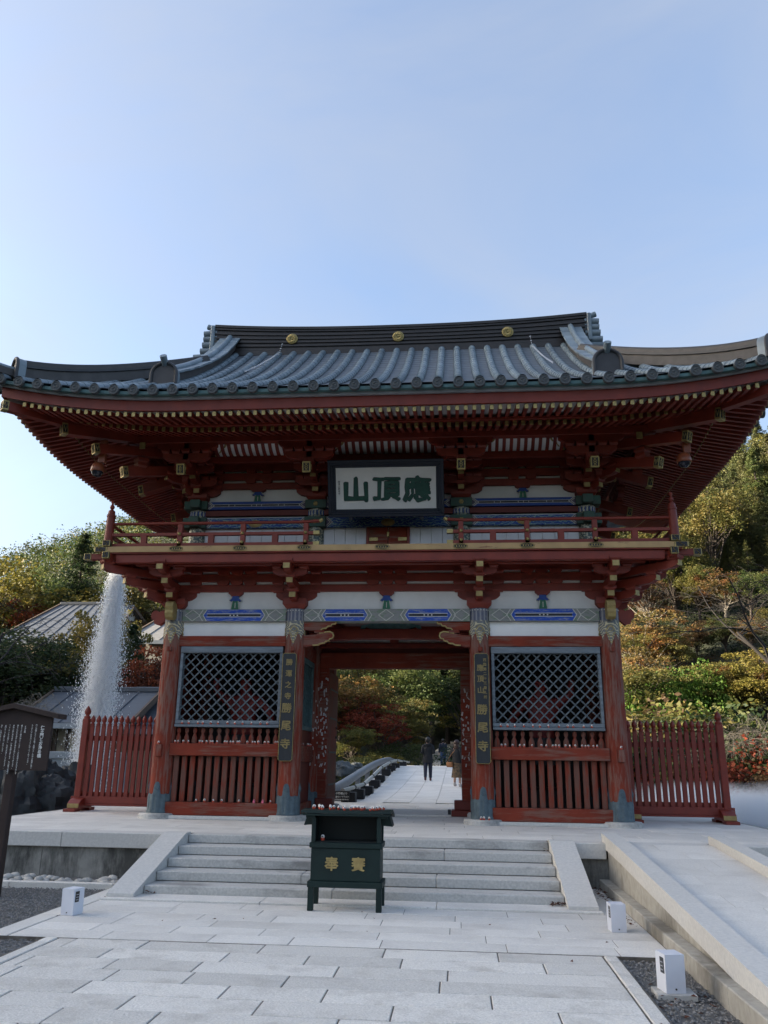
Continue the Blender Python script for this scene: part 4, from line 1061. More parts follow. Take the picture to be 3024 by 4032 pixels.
def soffit(o0,o1,z0,z1,mi):
    """ring of boarding between offsets o0 (outer) and o1 (inner) from the eave line"""
    N=40
    for i in range(N):
        for side in range(3):
            q=[]
            for (o,z) in ((o0,z0),(o1,z1)):
                for j in (i,i+1):
                    t=-1+2*j/N
                    if side==0: x=t*(EX-o); q.append((x,EY0+o,z+lift_f(x,o)*(1-o/4)))
                    else:
                        s=-1 if side==1 else 1; y=YC+t*(4.95-o); q.append((s*(EX-o),y,z+lift_s(y,o)*(1-o/4)))
            f=(0,1,3,2) if side in(0,1) else (0,1,3,2)
            m.add(q,[f],mi)
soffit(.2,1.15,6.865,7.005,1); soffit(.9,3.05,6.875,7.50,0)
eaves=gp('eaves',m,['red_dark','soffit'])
ep=lambda n,mb,mt,sm=None,mw=None: part(n,mb,mt,eaves,sm,mw)
cap_me=MB().box(-.032,.032,-.008,.008,-.042,.042,.003).mesh('rafter_cap','gold')
PIT=.1455
def zb_(o): return 6.80+.31*(o-.97)
def zf_(o): return 6.79+.20*(o-.25)
k=0
sideb=MB(); 
for k in range(-46,46):
    x=(k+.5)*PIT
    # base rafters
    if abs(x)<=5.62:
        yi=UY if abs(x)<UB else hip_y(x); ye=EY0+.97
        l0=lift_f(x,.97)*.9
        if yi-ye>.08:
            p=Vector((x,yi,zb_(yi-EY0)+l0*max(0,1-(yi-ye)/2.2))); q=Vector((x,ye,zb_(.97)+l0))
            ep('base_rafter',MB().bar(p,q,.066,.092),'red_clean'); ep('rafter_cap',cap_me,None,mw=T(x,ye-.006,q.z)@Matrix.Scale(1.05,4))
    if abs(x)<=6.44:
        yi=max(EY0+.25+.05,min(EY0+1.15,hip_y(x))); ye=EY0+.25; l1=lift_f(x,.25)*.97
        p=Vector((x,yi,zf_(yi-EY0)+l1*(1-(yi-ye)/3.0))); q=Vector((x,ye,zf_(.25)+l1))
        ep('flying_rafter',MB().bar(p,q,.060,.080),'red_clean'); ep('rafter_cap',cap_me,None,mw=T(x,ye-.006,q.z))
for s in (-1,1):
    for k in range(-30,31):
        y=YC+k*PIT
        if abs(y-YC)<=4.95-.55:
            l1=lift_s(y,.25)*.97; xe=s*(EX-.25); dd=max(.06,min(.9,(4.95-abs(y-YC))-.30))
            p=Vector((xe-s*dd,y,zf_(.25+dd)+l1*(1-dd/3))); q=Vector((xe,y,zf_(.25)+l1))
            ep('flying_rafter',MB().bar(p,q,.060,.080),'red_clean')
            sideb.bar(q,q+Vector((s*.012,0,0)),.064,.084,mi=1)
        if abs(y-YC)<=3.55:
            l1=lift_s(y,.97)*.9; xe=s*(EX-.97); dd=min(2.1,max(.1,(4.95-.97-abs(y-YC))))
            p=Vector((xe-s*dd,y,zb_(.97+dd)+l1*max(0,1-dd/2.2))); q=Vector((xe,y,zb_(.97)+l1)); sideb.bar(p,q,.066,.092,mi=0); sideb.bar(q,q+Vector((s*.012,0,0)),.068,.094,mi=1)
o=ep('side_rafters',sideb,['red_clean','gold']); o['kind']='stuff'
def strip(name,o0,o1,z0,z1,mat,smooth=None):
    """curved board: offset o0 outer .. o1 inner, heights z0..z1, round front and sides"""
    N=48
    for side in range(3):
        mm=MB(); prev=None
        for j in range(N+1):
            t=-1+2*j/N; ring=[]
            for (o,z) in ((o0,z0),(o0,z1),(o1,z1),(o1,z0)):
                if side==0: x=t*(EX-o); ring.append((x,EY0+o,z+lift_f(x,o)))
                else:
                    s=-1 if side==1 else 1; y=YC+t*(4.95-o); ring.append((s*(EX-o),y,z+lift_s(y,o)))
            b=len(mm.v); mm.v.extend(ring)
            if prev is not None:
                for a in range(4): c=(a+1)%4; mm.f.append((prev+a,b+a,b+c,prev+c)); mm.m.append(0)
            prev=b
        ep(name,mm,mat,smooth)
strip('eave_board',.19,.25,6.845,7.035,'red_clean'); strip('fascia_strip',.13,.21,7.036,7.088,'fascia'); strip('flat_tile_edge',.05,.20,7.090,7.150,'verdigris')
strip('rafter_board',.90,.99,6.852,6.90,'red_clean')
for s in (-1,1):
    a=Vector((s*UB,UY,7.25)); 
    for (o,z,w,h,zz,back) in ((.98,6.86,.17,.20,7.45,None),(.22,7.02,.15,.17,None,1.2)):
        b=Vector((s*(EX-o),EY0+o,z+.02)); st=a if back is None else Vector((s*(EX-o-back),EY0+o+back,7.02))
        ep('hip_rafter',MB().bar(st,b,w,h),'red_clean'); d=(b-st).normalized()
        ep('gilt_end',gilt_end((b.x,b.y),(d.x,d.y),b.z,w,h,-d.z/math.hypot(d.x,d.y)),['gold','black_line'])

# --- tiled roof
xs=sorted(set([round(-EX+.12*i,4) for i in range(int(2*EX/.12)+1)]+[EX,-GX-.002,-GX,GX,GX+.002,-EX+.001]))
ys=[EY0+.03+.05*i for i in range(int((EY1-EY0-.06)/.05)+1)]
m=MB()
for y in ys:
    for x in xs:
        dy=min(y-EY0,EY1-y); dx=EX-abs(x); d=dy if abs(x)<=GX else min(dx,dy)
        m.v.append((x,y,Hroof(x,y)+.022*(1-(d/.21)%1.0)-.02))
nx=len(xs)
for j in range(len(ys)-1):
    for i in range(nx-1): a=j*nx+i; m.f.append((a,a+1,a+nx+1,a+nx)); m.m.append(0)
roof=gp('roof',m,'tile_flat')
rp=lambda n,mb,mt,sm=None,mw=None: part(n,mb,mt,roof,sm,mw)
def roll(pts,nrm,side,r0=.079,r1=.073,L=.26):
    """half round tiles overlapping along a path given as function list"""
    m=MB(); prev=None; NS=8
    for (p,n,r) in pts:
        b=len(m.v)
        for i in range(NS+1):
            a=math.pi*i/NS; v=Vector(p)+Vector(side)*(math.cos(a)*r)+Vector(n)*(math.sin(a)*r); m.v.append(tuple(v))
        if prev is not None:
            for i in range(NS): m.f.append((prev+i,b+i,b+i+1,prev+i+1)); m.m.append(0)
        prev=b
    b=prev; m.f.append(tuple(range(b,b+NS+1))); m.m.append(0)
    return m
def roll_path(fn,d1,L=.235):
    pts=[]; d=0.0
    while d<d1-1e-3:
        e=min(d1,d+L)
        for (dd,r) in ((d,.081),(d+.012,.081),(e-.001,.073)):
            p=Vector(fn(dd)); t=(Vector(fn(dd+.02))-Vector(fn(dd))).normalized(); pts.append((p,t,r))
        d=e
    return pts
DT=.353
shared=None
for k in range(-19,20):
    x=k*DT; ax=abs(x)
    d1=4.72 if ax<4.35 else EX-ax-.02
    if d1<.12: continue
    fn=lambda d,x=x:(x,EY0-.005+d,Hroof(x,EY0+d)+.005)
    if ax<3.3:
        if shared is None:
            f0=lambda d:(0,EY0-.005+d,Hroof(0,EY0+d)+.005)
            shared=roll([(p,Vector((0,-t.z,t.y)),r) for p,t,r in roll_path(f0,4.72)],None,(1,0,0)).mesh('round_tile_row','tile',40)
        rp('round_tile_row',shared,None,mw=T(x,0,0))
    else: rp('round_tile_row',roll([(p,Vector((0,-t.z,t.y)),r) for p,t,r in roll_path(fn,d1)],None,(1,0,0)),'tile',40)
cape=MB(); cape.lathe([(.092,.06),(.092,-.004),(.088,-.012),(.074,-.012),(.068,-.002),(.0,-.002)],20,cap=False)
for q in range(3):
    t=q*2*math.pi/3; cape.sphere((.030*math.cos(t),.030*math.sin(t),-.004),.020,8,4,sc=(1,1,.5)); cape.tube([(.030*math.cos(t+u)*(1+u*.5),.030*math.sin(t+u)*(1+u*.5),-.004) for u in (0,.5,1.0,1.4)],[.014,.011,.007,.003],5)
cape=cape.mesh('tile_end_cap','tile_end',40)
for k in range(-19,20):
    x=k*DT; rp('tile_end_cap',cape,None,mw=T(x,EY0-.02,7.145+lift_f(x))@Matrix.Rotation(-math.pi/2,4,'X'))
for k in range(-13,14):
    y=YC+k*DT
    for s in (-1,1):
        d1=min(EX-GX-.03,4.95-abs(y-YC)-.02)
        if d1<.12: continue
        fn=lambda d,y=y,s=s:(s*(EX+.005-d),y,Hroof(s*(EX-d),y)+.005)
        rp('round_tile_row',roll([(p,Vector((t.z*s,0,-t.x*s)) if True else None,r) for p,t,r in roll_path(fn,d1)],None,(0,1,0)),'tile',40)
        rp('tile_end_cap',cape,None,mw=T(s*(EX+.02),y,7.145+lift_s(y))@Matrix.Rotation(s*math.pi/2,4,'Y')@Matrix.Rotation(math.pi,4,'X'))
# --- ridges
def sweep(pts,w,h,dz,side):
    """rectangular section w x h whose base sits dz above each point; side = horizontal width direction"""
    m=MB(); prev=None; side=Vector(side).normalized()
    for i,p in enumerate(pts):
        p=Vector(p); b=len(m.v); u=Vector((0,0,1))
        for (a,c) in ((-1,0),(1,0),(1,1),(-1,1)): m.v.append(tuple(p+side*(a*w/2)+u*(dz+c*h)))
        if prev is not None:
            for a in range(4): c=(a+1)%4; m.f.append((prev+a,b+a,b+c,prev+c)); m.m.append(0)
        else: m.f.append((b,b+1,b+2,b+3)); m.m.append(0)
        prev=b
    m.f.append((prev+3,prev+2,prev+1,prev)); m.m.append(0)
    return m
def fix(m):
    bm=bmesh.new(); me=bpy.data.meshes.new('x'); me.from_pydata(m.v,[],m.f); bm.from_mesh(me); bmesh.ops.recalc_face_normals(bm,faces=bm.faces); bm.to_mesh(me)
    m.f=[tuple(p.vertices) for p in me.polygons]; bm.free(); bpy.data.meshes.remove(me); return m
RL=4.46
def rcurve(x): return .17*(abs(x)/RL)**2.4
NP=32; rx=[-RL+2*RL*i/NP for i in range(NP+1)]
lay=[(.42,.05,0),(.36,.045,.05),(.42,.05,.095),(.36,.045,.145),(.42,.045,.19),(.36,.045,.235),(.41,.045,.28),(.35,.055,.325),(.40,.055,.38),(.34,.05,.435),(.40,.05,.485),(.44,.07,.535)]
for (w,h,dz) in lay:
    rp('ridge_course',fix(sweep([(x,YC,10.42+rcurve(x)*(.35+.65*dz/.55)) for x in rx],w,h-.004,dz,(0,1,0))),'ridge_dark')
rp('ridge_flashing',fix(sweep([(x,YC,10.28+rcurve(x)*.3) for x in rx],.46,.13,0,(0,1,0))),'ridge_dark')
rp('ridge_cap_tile',MB().tube([(x,YC,10.42+rcurve(x)+.625) for x in rx],.06,10),'ridge_dark',50)
med=MB(); med.lathe([(.135,.0),(.135,-.02),(.125,-.026)],32)
for i in range(16):
    t=2*math.pi*i/16; st=len(med.v); med.sphere((0,0,0),.045,8,4,sc=(1.1,.42,.35)); med.xf(Matrix.Rotation(t,4,'Z')@T(.078,0,-.028),st)
med.lathe([(.028,-.03),(.022,-.045)],14); med=med.mesh('gilt_medallion','gold',40)
for x in (-2.53,.03,2.61): rp('gilt_medallion',med,None,mw=T(x,YC-.212,10.70+rcurve(x)*.6)@Matrix.Rotation(-math.pi/2,4,'X'))
for s in (-1,1):
    z0=10.40+.17
    mm=MB(); mm.box(s*RL,s*(RL+.10),YC-.24,YC+.24,z0-.12,z0+.60,.02); rp('ridge_end_plate',mm,'tile')
    for i,(dz,L,r) in enumerate(((.42,.20,.085),(.27,.20,.085),(.12,.22,.09),(-.05,.26,.09),(-.20,.42,.08),(-.32,.60,.08))):
        mm=MB(); 
        for e in (-.12,0,.12): mm.tube([(s*(RL-.05),YC+e,z0+dz),(s*(RL+.08+L),YC+e,z0+dz-.02)],r,10)
        rp('ridge_end_roll',mm,'tile',50)
    rp('bird_perch_tile',MB().tube([(s*(RL-.1),YC,z0+.60),(s*(RL+.12),YC,z0+.63),(s*(RL+.24),YC,z0+.68)],[.06,.062,.07],12),'tile',50)
def ogre(w,h):
    m=MB(); pts=[(-w/2,0),(w/2,0)]
    for i in range(13):
        a=math.pi*i/12; pts.append((w/2*math.cos(a)*(1.0),h*.55+h*.45*math.sin(a)))
    m.prism(pts,'y',-.05,.10,1,rim=0)
    m.tube([(p[0]*.93,-.055,p[1]*.97) for p in pts[1:]+[(-w/2,0)]],.035,7,1)
    return m
DXR=4.07
for s in (-1,1):
    def dr(y): return Hroof(DXR,y)+.02+.16*max(0,(y-.4)/1.5)**2
    path=[(s*DXR,y,dr(y)) for y in np.linspace(1.9,-1.86,26)]
    rp('descending_ridge',fix(sweep(path,.32,.26,0,(1,0,0))),'ridge_brown')
    for j in range(14):                                  # wide capping tiles one by one
        a,b=j/14,(j+1)/14; y0=1.9-3.76*a; y1=1.9-3.76*b+.006
        rp('ridge_capping',fix(sweep([(s*DXR,y,dr(y)) for y in np.linspace(y0,y1,3)],.50,.045,.262-.006*(j%2),(1,0,0))),'tile')
    rp('ridge_cap_tile',MB().tube([(p[0],p[1],p[2]+.325) for p in path]+[(s*DXR,-1.98,path[-1][2]+.40),(s*DXR,-2.1,path[-1][2]+.50)],.065,10),'tile',50)
    rp('ogre_tile',ogre(.52,.52),['tile','tile_dark'],40,mw=T(s*DXR,-1.93,path[-1][2]-.10))
    # corner ridge along the hip, lower lighter continuation to the tip
    def hp(t): x=4.30+(6.95-4.30)*t; y=-.20-2.65*t; return x,y
    main=[]; tip=[]
    for t in np.linspace(-.12,.86,20):
        x,y=hp(t); main.append((s*x,y,Hroof(x,y)+.03))
    for t in np.linspace(.84,1.05,8):
        x,y=hp(t); tip.append((s*x,y,Hroof(min(x,EX),max(y,EY0))+.05+.55*max(0,t-.9)))
    sd=(s*1,1,0)
    rp('corner_ridge',fix(sweep(main,.24,.20,0,sd)),'ridge_brown'); rp('corner_ridge',fix(sweep(main,.30,.05,.205,sd)),'tile_dark'); rp('corner_ridge',fix(sweep(main,.22,.07,.26,sd)),'ridge_brown')
    rp('ridge_cap_tile',MB().tube([(p[0],p[1],p[2]+.35) for p in main],.055,10),'tile_dark',50)
    rp('corner_ridge',fix(sweep(tip,.20,.13,0,sd)),'ridge_brown'); rp('ridge_cap_tile',MB().tube([(p[0],p[1],p[2]+.16) for p in tip],.055,10),'tile',50)
    x,y=hp(.875); rp('ogre_tile',ogre(.36,.46),['tile','tile_dark'],40,mw=T(s*x,y,Hroof(x,y)-.02)@Matrix.Rotation(s*math.pi/4,4,'Z'))
# gable boards
for s in (-1,1):
    mm=MB(); P=[]
    for y in np.linspace(-.2,4.4,17): P.append((y,Hroof(GX,y)-.03))
    P2=[(y,z-.30) for y,z in P][::-1]; mm.prism(P+P2,'x',s*(GX+.01),s*(GX+.07)); gp('barge_board',mm,'red_clean')
# chains hanging down the tiles
lk=MB()
lk.tube([(.013*math.cos(a),0,.022*math.sin(a)) for a in [i*math.pi/4 for i in range(9)]],.006,4,0,False)
for s,x0,x1 in ((-1,-2.75,-2.95),(1,3.12,3.30)):
    mm=MB(); n=52
    for i in range(n):
        t=i/(n-1); y=1.80-2.3*t; x=x0+(x1-x0)*t; z=Hroof(x,y)+.13 if t>.12 else 10.55+(Hroof(x,1.4)+.13-10.55)*t/.12
        st=len(mm.v); mm.v.extend(lk.v); mm.f.extend([tuple(q+st for q in f) for f in lk.f]); mm.m.extend(lk.m)
        mm.xf(T(x,y,z)@Matrix.Rotation(-.6,4,'X')@Matrix.Rotation((i%2)*math.pi/2,4,'Z'),st)
    single('roof_chain',mm,'chain','thin steel chain lying down the tiles from the ridge, '+('towards the fountain side' if s<0 else 'towards the ramp side'),'chain','chains on the gate roof')
# ------------------------------------------------------------------ things on and around the gate
# name plaque above the balcony, leaning forward
c_top=Vector((0,-.86,6.545)); c_bot=Vector((.0,-.47,5.52)); uu=(c_top-c_bot).normalized(); mid=(c_top+c_bot)/2+Vector((.01,0,0)); H=(c_top-c_bot).length; nn=Vector((1,0,0)).cross(uu)
PM=Matrix(((1,0,uu.x,mid.x),(0,-nn.y if nn.y<0 else nn.y,uu.y,mid.y),(0,-nn.z if nn.y<0 else nn.z,uu.z,mid.z),(0,0,0,1)))
pl=thing('name_plaque','large framed white plaque with three bold green characters above the balcony','plaque',PM)
w=2.22; 
for i,(o,t,y) in enumerate(((0,.062,-.075),(.055,.05,-.055),(.10,.05,-.03))):
    m=MB(); W2=w/2-o; H2=H/2-o
    m.box(-W2,W2,y,.04,H2-t,H2,.008); m.box(-W2,W2,y,.04,-H2,-H2+t,.008); m.box(-W2,-W2+t,y,.04,-H2+t+.001,H2-t-.001,.008); m.box(W2-t,W2,y,.04,-H2+t+.001,H2-t-.001,.008)
    part('frame_moulding',m,'navy_frame',pl,mw=PM)
part('panel',MB().box(-w/2+.12,w/2-.12,-.012,.03,-H/2+.12,H/2-.12),'plaque_white',pl,mw=PM)
for ch,x,sz in (('山',-.57,.50),('頂',0.02,.50),('應',.60,.50)):
    m=text_mb(ch,sz,.012,.015,sx=1.08,rough=.030); m.xf(T(x,-.02,-.02)); part('character',m,'glyph_green',pl,mw=PM)
    m=text_mb(ch,sz,.004,.022,sx=1.08,rough=.030); m.xf(T(x,-.0145,-.02)); part('character_outline',m,'black_line',pl,mw=PM)
m=text_mb('應頂山勝尾寺',.045,.002,0,True); m.xf(T(-.90,-.014,.02)); part('signature',m,'ink',pl,mw=PM)
for x in (-.68,.68): part('hanger',MB().box(x-.04,x+.04,-.06,.03,-H/2-.06,-H/2+.03,.006),'navy_frame',pl,mw=PM)
# vertical nameplates on the two inner pillars
def nameplate(xc,label,cols):
    mw=T(xc,-.225,1.98)
    t=thing('nameplate',label,'nameplate',mw)
    a,b,c=.132,.968,.03
    out=[(-a+c,-b),(a-c,-b),(a,-b+c),(a,b-c),(a-c,b),(-a+c,b),(-a,b-c),(-a,-b+c)]
    part('board',MB().prism(out,'y',-.022,.02),'plate_wood',t,mw=mw)
    part('gilt_border',MB().tube([(x*.97,-.024,z*.995) for x,z in out+[out[0]]],.0055,5,0,False),'gold',t,mw=mw)
    for (s,sz,x,z,line) in cols:
        n=len(s); 
        for i,ch in enumerate(s):
            m=text_mb(ch,sz,.006,.0030*(sz/.12),rough=.035*sz); m.xf(T(x,-.027,z-i*line)); part('character',m,'gold_dull',t,mw=mw)
nameplate(-A-.04,'black wooden nameplate reading four small and three large gilt characters on pillar beside fountain-side passage',[('勝運之寺',.125,.0,.80,.205),('勝尾寺',.185,-.01,-.03,.315)])
nameplate(A+.013,'black wooden nameplate with a narrow extra column of small gilt characters on the passage pillar',[('西国第二十三番札所',.062,.062,.85,.083),('應頂山',.125,-.02,.71,.20),('勝尾寺',.19,.0,-.03,.315)])
# dome cameras under the eaves
for s in (-1,1):
    p=at(637*.6028,1200+1085*.6028,-1.35) if s<0 else at(2000+1125*.6172,1200+1000*.6172,-1.35)
    mw=T(*p); t=thing('security_camera','brown dome camera hanging from the bracket arm under the eave corner '+('on the fountain side' if s<0 else 'on the ramp side'),'camera',mw,'dome cameras under the eaves')
    m=MB().lathe([(.05,.16),(.10,.13),(.125,.06),(.13,.0),(.122,-.02)],20); part('housing',m,'cam_brown',t,50,mw)
    m=MB().lathe([(.11,-.021),(.10,-.06),(.065,-.10),(.02,-.115)],18); part('dome',m,'cam_dark',t,60,mw)
    part('bracket',MB().box(.0,.13,-.03,.05,.16,.62,.006),'cam_brown',t,mw=mw); 
# wooden guardian figures behind the lattices
def skinned(name,verts,edges,root,mat,levels=2,mw=I4,parent=None):
    me=bpy.data.meshes.new(name); me.from_pydata([v[:3] for v in verts],edges,[]); o=bpy.data.objects.new('tmp',me); COL.objects.link(o)
    sk=o.modifiers.new('s','SKIN'); sd=me.skin_vertices[0].data
    for i,v in enumerate(verts): r=v[3]; sd[i].radius=(r,r) if not hasattr(r,'__len__') else r; sd[i].use_root=(i==root)
    sk.use_smooth_shade=True; su=o.modifiers.new('u','SUBSURF'); su.levels=levels; su.render_levels=levels
    dg=bpy.context.evaluated_depsgraph_get(); me2=bpy.data.meshes.new_from_object(o.evaluated_get(dg)); me2.name=name
    bpy.data.objects.remove(o); bpy.data.meshes.remove(me)
    me2.materials.clear(); me2.materials.append(M[mat]); me2.shade_smooth()
    return link(name,me2,parent,mw)
for s in (-1,1):
    x=s*(A+B)/2; mw=T(x,1.15,.0); t=thing('guardian_statue','dark red wooden guardian figure behind the lattice, '+('arm raised on the fountain side' if s<0 else 'arm raised on the ramp side'),'statue',mw,'guardian statues in the gate')
    part('rock_plinth',MB().lathe([(.62,.0),(.60,.3),(.50,.55),(.40,.60)],11),'interior',t,30,mw)
    V=[(0,0,1.45,.20),(0,0,1.75,.22),(0,-.02,2.05,.27),(0,-.03,2.28,.10),(0,-.05,2.45,.15),(0,-.05,2.62,.13),
       (-.16,0,1.38,.15),(-.22,-.05,1.0,.12),(-.24,0,.66,.08),(-.24,-.18,.62,.06),(.16,0,1.38,.15),(.24,-.05,1.0,.12),(.28,0,.66,.08),(.28,-.18,.62,.06),
       (-.32,-.02,2.15,.12),(-.55,-.08,1.90,.09),(-.62,-.25,1.70,.07),(.32,-.02,2.15,.12),(.58,-.05,2.30,.09),(.60,-.15,2.62,.07)]
    V=[(a*s,b,c,r) for a,b,c,r in V]
    E=[(0,1),(1,2),(2,3),(3,4),(4,5),(0,6),(6,7),(7,8),(8,9),(0,10),(10,11),(11,12),(12,13),(2,14),(14,15),(15,16),(2,17),(17,18),(18,19)]
    skinned('body',V,E,0,'statue_red',1,mw,t)
    part('skirt',MB().lathe([(.33,1.0),(.30,1.25),(.26,1.5)],12),'interior',t,40,mw)
# picket fences beside the gate
FY=1.5
pk=MB(); pk.box(-.043,.043,-.022,.022,.14,1.66,.006)
pk.lathe([(.040,1.66),(.044,1.69),(.030,1.71),(.028,1.72),(.045,1.745),(.050,1.775),(.042,1.81),(.022,1.845),(.006,1.87)],10)
pk=pk.mesh('picket','fence_red',35)
for s in (-1,1):
    t=thing('picket_fence','dark red wooden picket fence with onion-topped pales, '+('standing beside the fountain' if s<0 else 'standing beside the mist and ramp'),'fence',T(s*5.3,FY,0),'fences flanking the gate')
    part('end_post',MB().box(s*6.37-.065,s*6.37+.065,FY-.065,FY+.065,.12,1.80,.01).lathe([(.06,1.80),(.066,1.84),(.04,1.86),(.036,1.875),(.06,1.905),(.066,1.945),(.054,1.99),(.026,2.03),(.006,2.06)],14,s*6.37,FY),'fence_red',t,35)
    for i in range(17): part('picket',pk,None,t,mw=T(s*(6.235-i*.1225),FY,0))
    for (z0,z1,h) in ((1.36,1.46,.035),(.24,.36,.04),(.90,.97,.03)):
        if z0==.90: continue
        a,b=sorted((s*6.305,s*4.18)); part('rail',MB().box(a,b,FY+.024,FY+.024+h*1.6,z0,z1,.006),'fence_red',t)
    a,b=sorted((s*6.50,s*4.2)); part('bottom_rail',MB().box(a,b,FY-.06,FY+.05,.14,.30,.01),'fence_red',t) if False else part('bottom_rail',MB().box(a,b,FY-.07,FY+.07,.10,.138,.006).box(a,b,FY-.055,FY-.024,.14,.28,.006),'fence_red',t)
    for x in (s*6.32,s*4.6):
        f=part('foot',MB().prism([(FY-.46,.002),(FY-.46,.055),(FY-.30,.06),(FY-.30,.15),(FY-.20,.22),(FY-.06,.25),(FY+.06,.25),(FY+.20,.22),(FY+.30,.15),(FY+.30,.06),(FY+.46,.055),(FY+.46,.002),(FY+.22,.002),(FY+.18,.05),(FY-.18,.05),(FY-.22,.002)],'x',x-.12,x+.12),'fence_red',t)
        part('gilt_front',MB().box(x-.115,x+.115,FY-.309,FY-.299,.068,.148,.002),'gold_paint',f)
# daruma fortune dolls: white hood with dark face mark over a red body
dm=MB(); dm.lathe([(.026,0),(.030,.008),(.031,.03),(.029,.042)],10,mi=1); dm.lathe([(.0285,.042),(.028,.06),(.024,.074),(.014,.083),(.003,.086)],10,mi=0); dm.box(-.016,.016,-.031,-.024,.047,.060,.002,2); dm.box(-.006,.006,-.0335,-.028,.062,.070,0,2)
dm=dm.mesh('daruma_doll',['doll_white','doll_red','doll_black'],50)
dp=dm.copy(); dp.materials[0]=M['doll_pink']; dp.materials[1]=M['doll_pink']
def doll(x,y,z,where,s=1.0,me=None,label=None):
    return tag(link('daruma_doll',me or dm,None,T(x,y,z)@Matrix.Rotation(rnd.uniform(-.5,.5),4,'Z')@Matrix.Scale(s*rnd.uniform(.92,1.08),4)),label or 'small red and white daruma doll '+where,'doll','daruma dolls '+where)
for s in (-1,1):
    xa,xb=sorted((s*(A+.2),s*(B-.2))); tg='behind the fountain-side nameplate' if s<0 else 'beyond the ramp-side nameplate'
    w1='lined up along the waist beam '+tg; w2='on the lattice window ledge '+tg; w3='on the sill beam between slats '+tg
    used=[]
    for i in range(36):
        x=rnd.uniform(xa,xb)
        if all(abs(x-u)>.037 for u in used): used.append(x); doll(x,-.135,1.308,w1,.62)
    used=[]
    for i in range(12):
        x=xa+.12+(xb-xa-.2)*(i+rnd.uniform(-.25,.25))/12; doll(x,-.136,1.648,w2,.66)
    if s<0:
        for i,fx in enumerate((.26,.34,.42,.50,.66,.95)): doll(xa+(xb-xa)*fx,-.115,.286,w3,.68)
        for fx in (.80,.88): doll(xa+(xb-xa)*fx,-.115,.286,'',.68,dp,'pink daruma doll on the sill beam between slats')
    if s>0:
        for dx in (-.05,0,.09): doll(A+dx,-.300,.088,'on the stone base of the pillar',.7)
    doll(s*(B+.04),-.215,1.281,'on the peg of the corner pillar, '+('fountain side' if s<0 else 'ramp side'),.7)
for i in range(8): doll(-A-.02+rnd.uniform(-.06,.02)+.10,.32+i*.19,1.301,'on the beam inside the passage',.62)
# offering box before the steps
bx=.035; by=-5.27; OB=T(bx,by,ZG)@Matrix.Diagonal((1,1,.925,1))
ob=thing('offering_box','dark green wooden offering box on legs with slanted roof and gilt characters','offering box',OB)
op=lambda n,mb,mt,sm=None: part(n,mb,mt,ob,sm,OB)
for sx in (-1,1):
    for sy in (-1,1): op('leg',MB().box(sx*.385-.032,sx*.385+.032,sy*.17-.032,sy*.17+.032,.003,.27,.004),'box_green')
op('lower_moulding',MB().box(-.425,.425,-.215,.215,.265,.335,.006),'box_green'); op('upper_moulding',MB().box(-.415,.415,-.21,.21,.71,.772,.006),'box_green')
body=op('chest',MB().box(-.395,.395,-.19,.19,.336,.709,.005),'box_green')
for sx,ch in ((-.155,'奉'),(.150,'賽')):
    m=text_mb(ch,.165,.008,.0045,sx=.95,rough=.004); m.xf(T(sx,-.195,.535)); part('character',m,'gold_paint',body,mw=OB)
for sx in (-1,1): 
    for sy in (-1,1): op('corner_post',MB().box(sx*.375-.024,sx*.375+.024,sy*.165-.024,sy*.165+.024,.773,1.06,.003),'box_green')
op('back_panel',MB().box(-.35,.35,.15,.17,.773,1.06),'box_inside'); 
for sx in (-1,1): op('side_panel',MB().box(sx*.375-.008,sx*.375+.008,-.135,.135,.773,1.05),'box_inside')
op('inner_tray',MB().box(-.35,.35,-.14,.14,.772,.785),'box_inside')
op('roof_board',MB().prism([(-.25,1.115),(-.245,1.145),(.02,1.155),(.30,1.085),(.30,1.05),(.02,1.12)],'x',-.52,.52),'box_green')
op('roof_apron',MB().prism([(-.52,1.108),(.52,1.108),(.52,1.095),(.485,1.085),(-.485,1.085),(-.52,1.095)],'y',-.24,-.215),'box_green')
for sx in (-1,1):
    op('gable_brace',MB().prism([(sx*.48,1.09),(sx*.40,1.09),(sx*.40,.965),(sx*.52,.955)],'y',-.02,.24),'box_green'); op('roof_beam',MB().box(min(sx*.36,sx*.47),max(sx*.36,sx*.47),-.19,-.14,1.055,1.09,.003),'box_green')
used=[]
for i in range(60):
    x=rnd.uniform(-.40,.42) if rnd.random()<.9 else rnd.uniform(.2,.42); yy=rnd.uniform(-.21,-.02)
    if len(used)<26 and all(math.hypot(x-u,yy-v)>.048 for u,v in used) and not (.20<x<.27):
        used.append((x,yy)); doll(bx+x,by+yy,ZG+(1.1465+(yy+.245)*.037)*.925,'standing on the offering box roof',.54)
doll(bx-.28,by-.10,ZG+.786*.925,'inside the offering box opening',.72)
# white ground lights
def lamp(x,y,rot,label,flip=1):
    mw=T(x,y,ZG)@Matrix.Rotation(rot,4,'Z')@Matrix.Diagonal((flip,1,1,1)); t=thing('ground_light',label,'light',mw,'white ground lights along the path')
    part('housing',MB().prism([(-.085,.002),(-.10,.262),(.075,.262),(.085,.002)],'x',-.075,.075),'lamp_white',t,mw=mw)
    g=part('grille',MB().box(-.079,-.074,-.072,-.008,.13,.235,.001),'lamp_black',t,mw=mw)
    for z in (.152,.178,.204): part('grille_bar',MB().box(-.0805,-.0785,-.060,-.020,z-.002,z+.002),'lamp_white',g,mw=mw)
    part('bolt',MB().lathe([(.007,0),(.006,.006)],8).xf(T(.0,-.0875,.03)@Matrix.Rotation(math.pi/2,4,'X')),'lamp_black',t,mw=mw)
    return t
lamp(-2.82,-6.08,R(-12),'white box light standing at the path edge before the notice board',-1)
lamp(2.90,-6.06,R(4),'white box light standing on paving at the foot of the ramp wall')
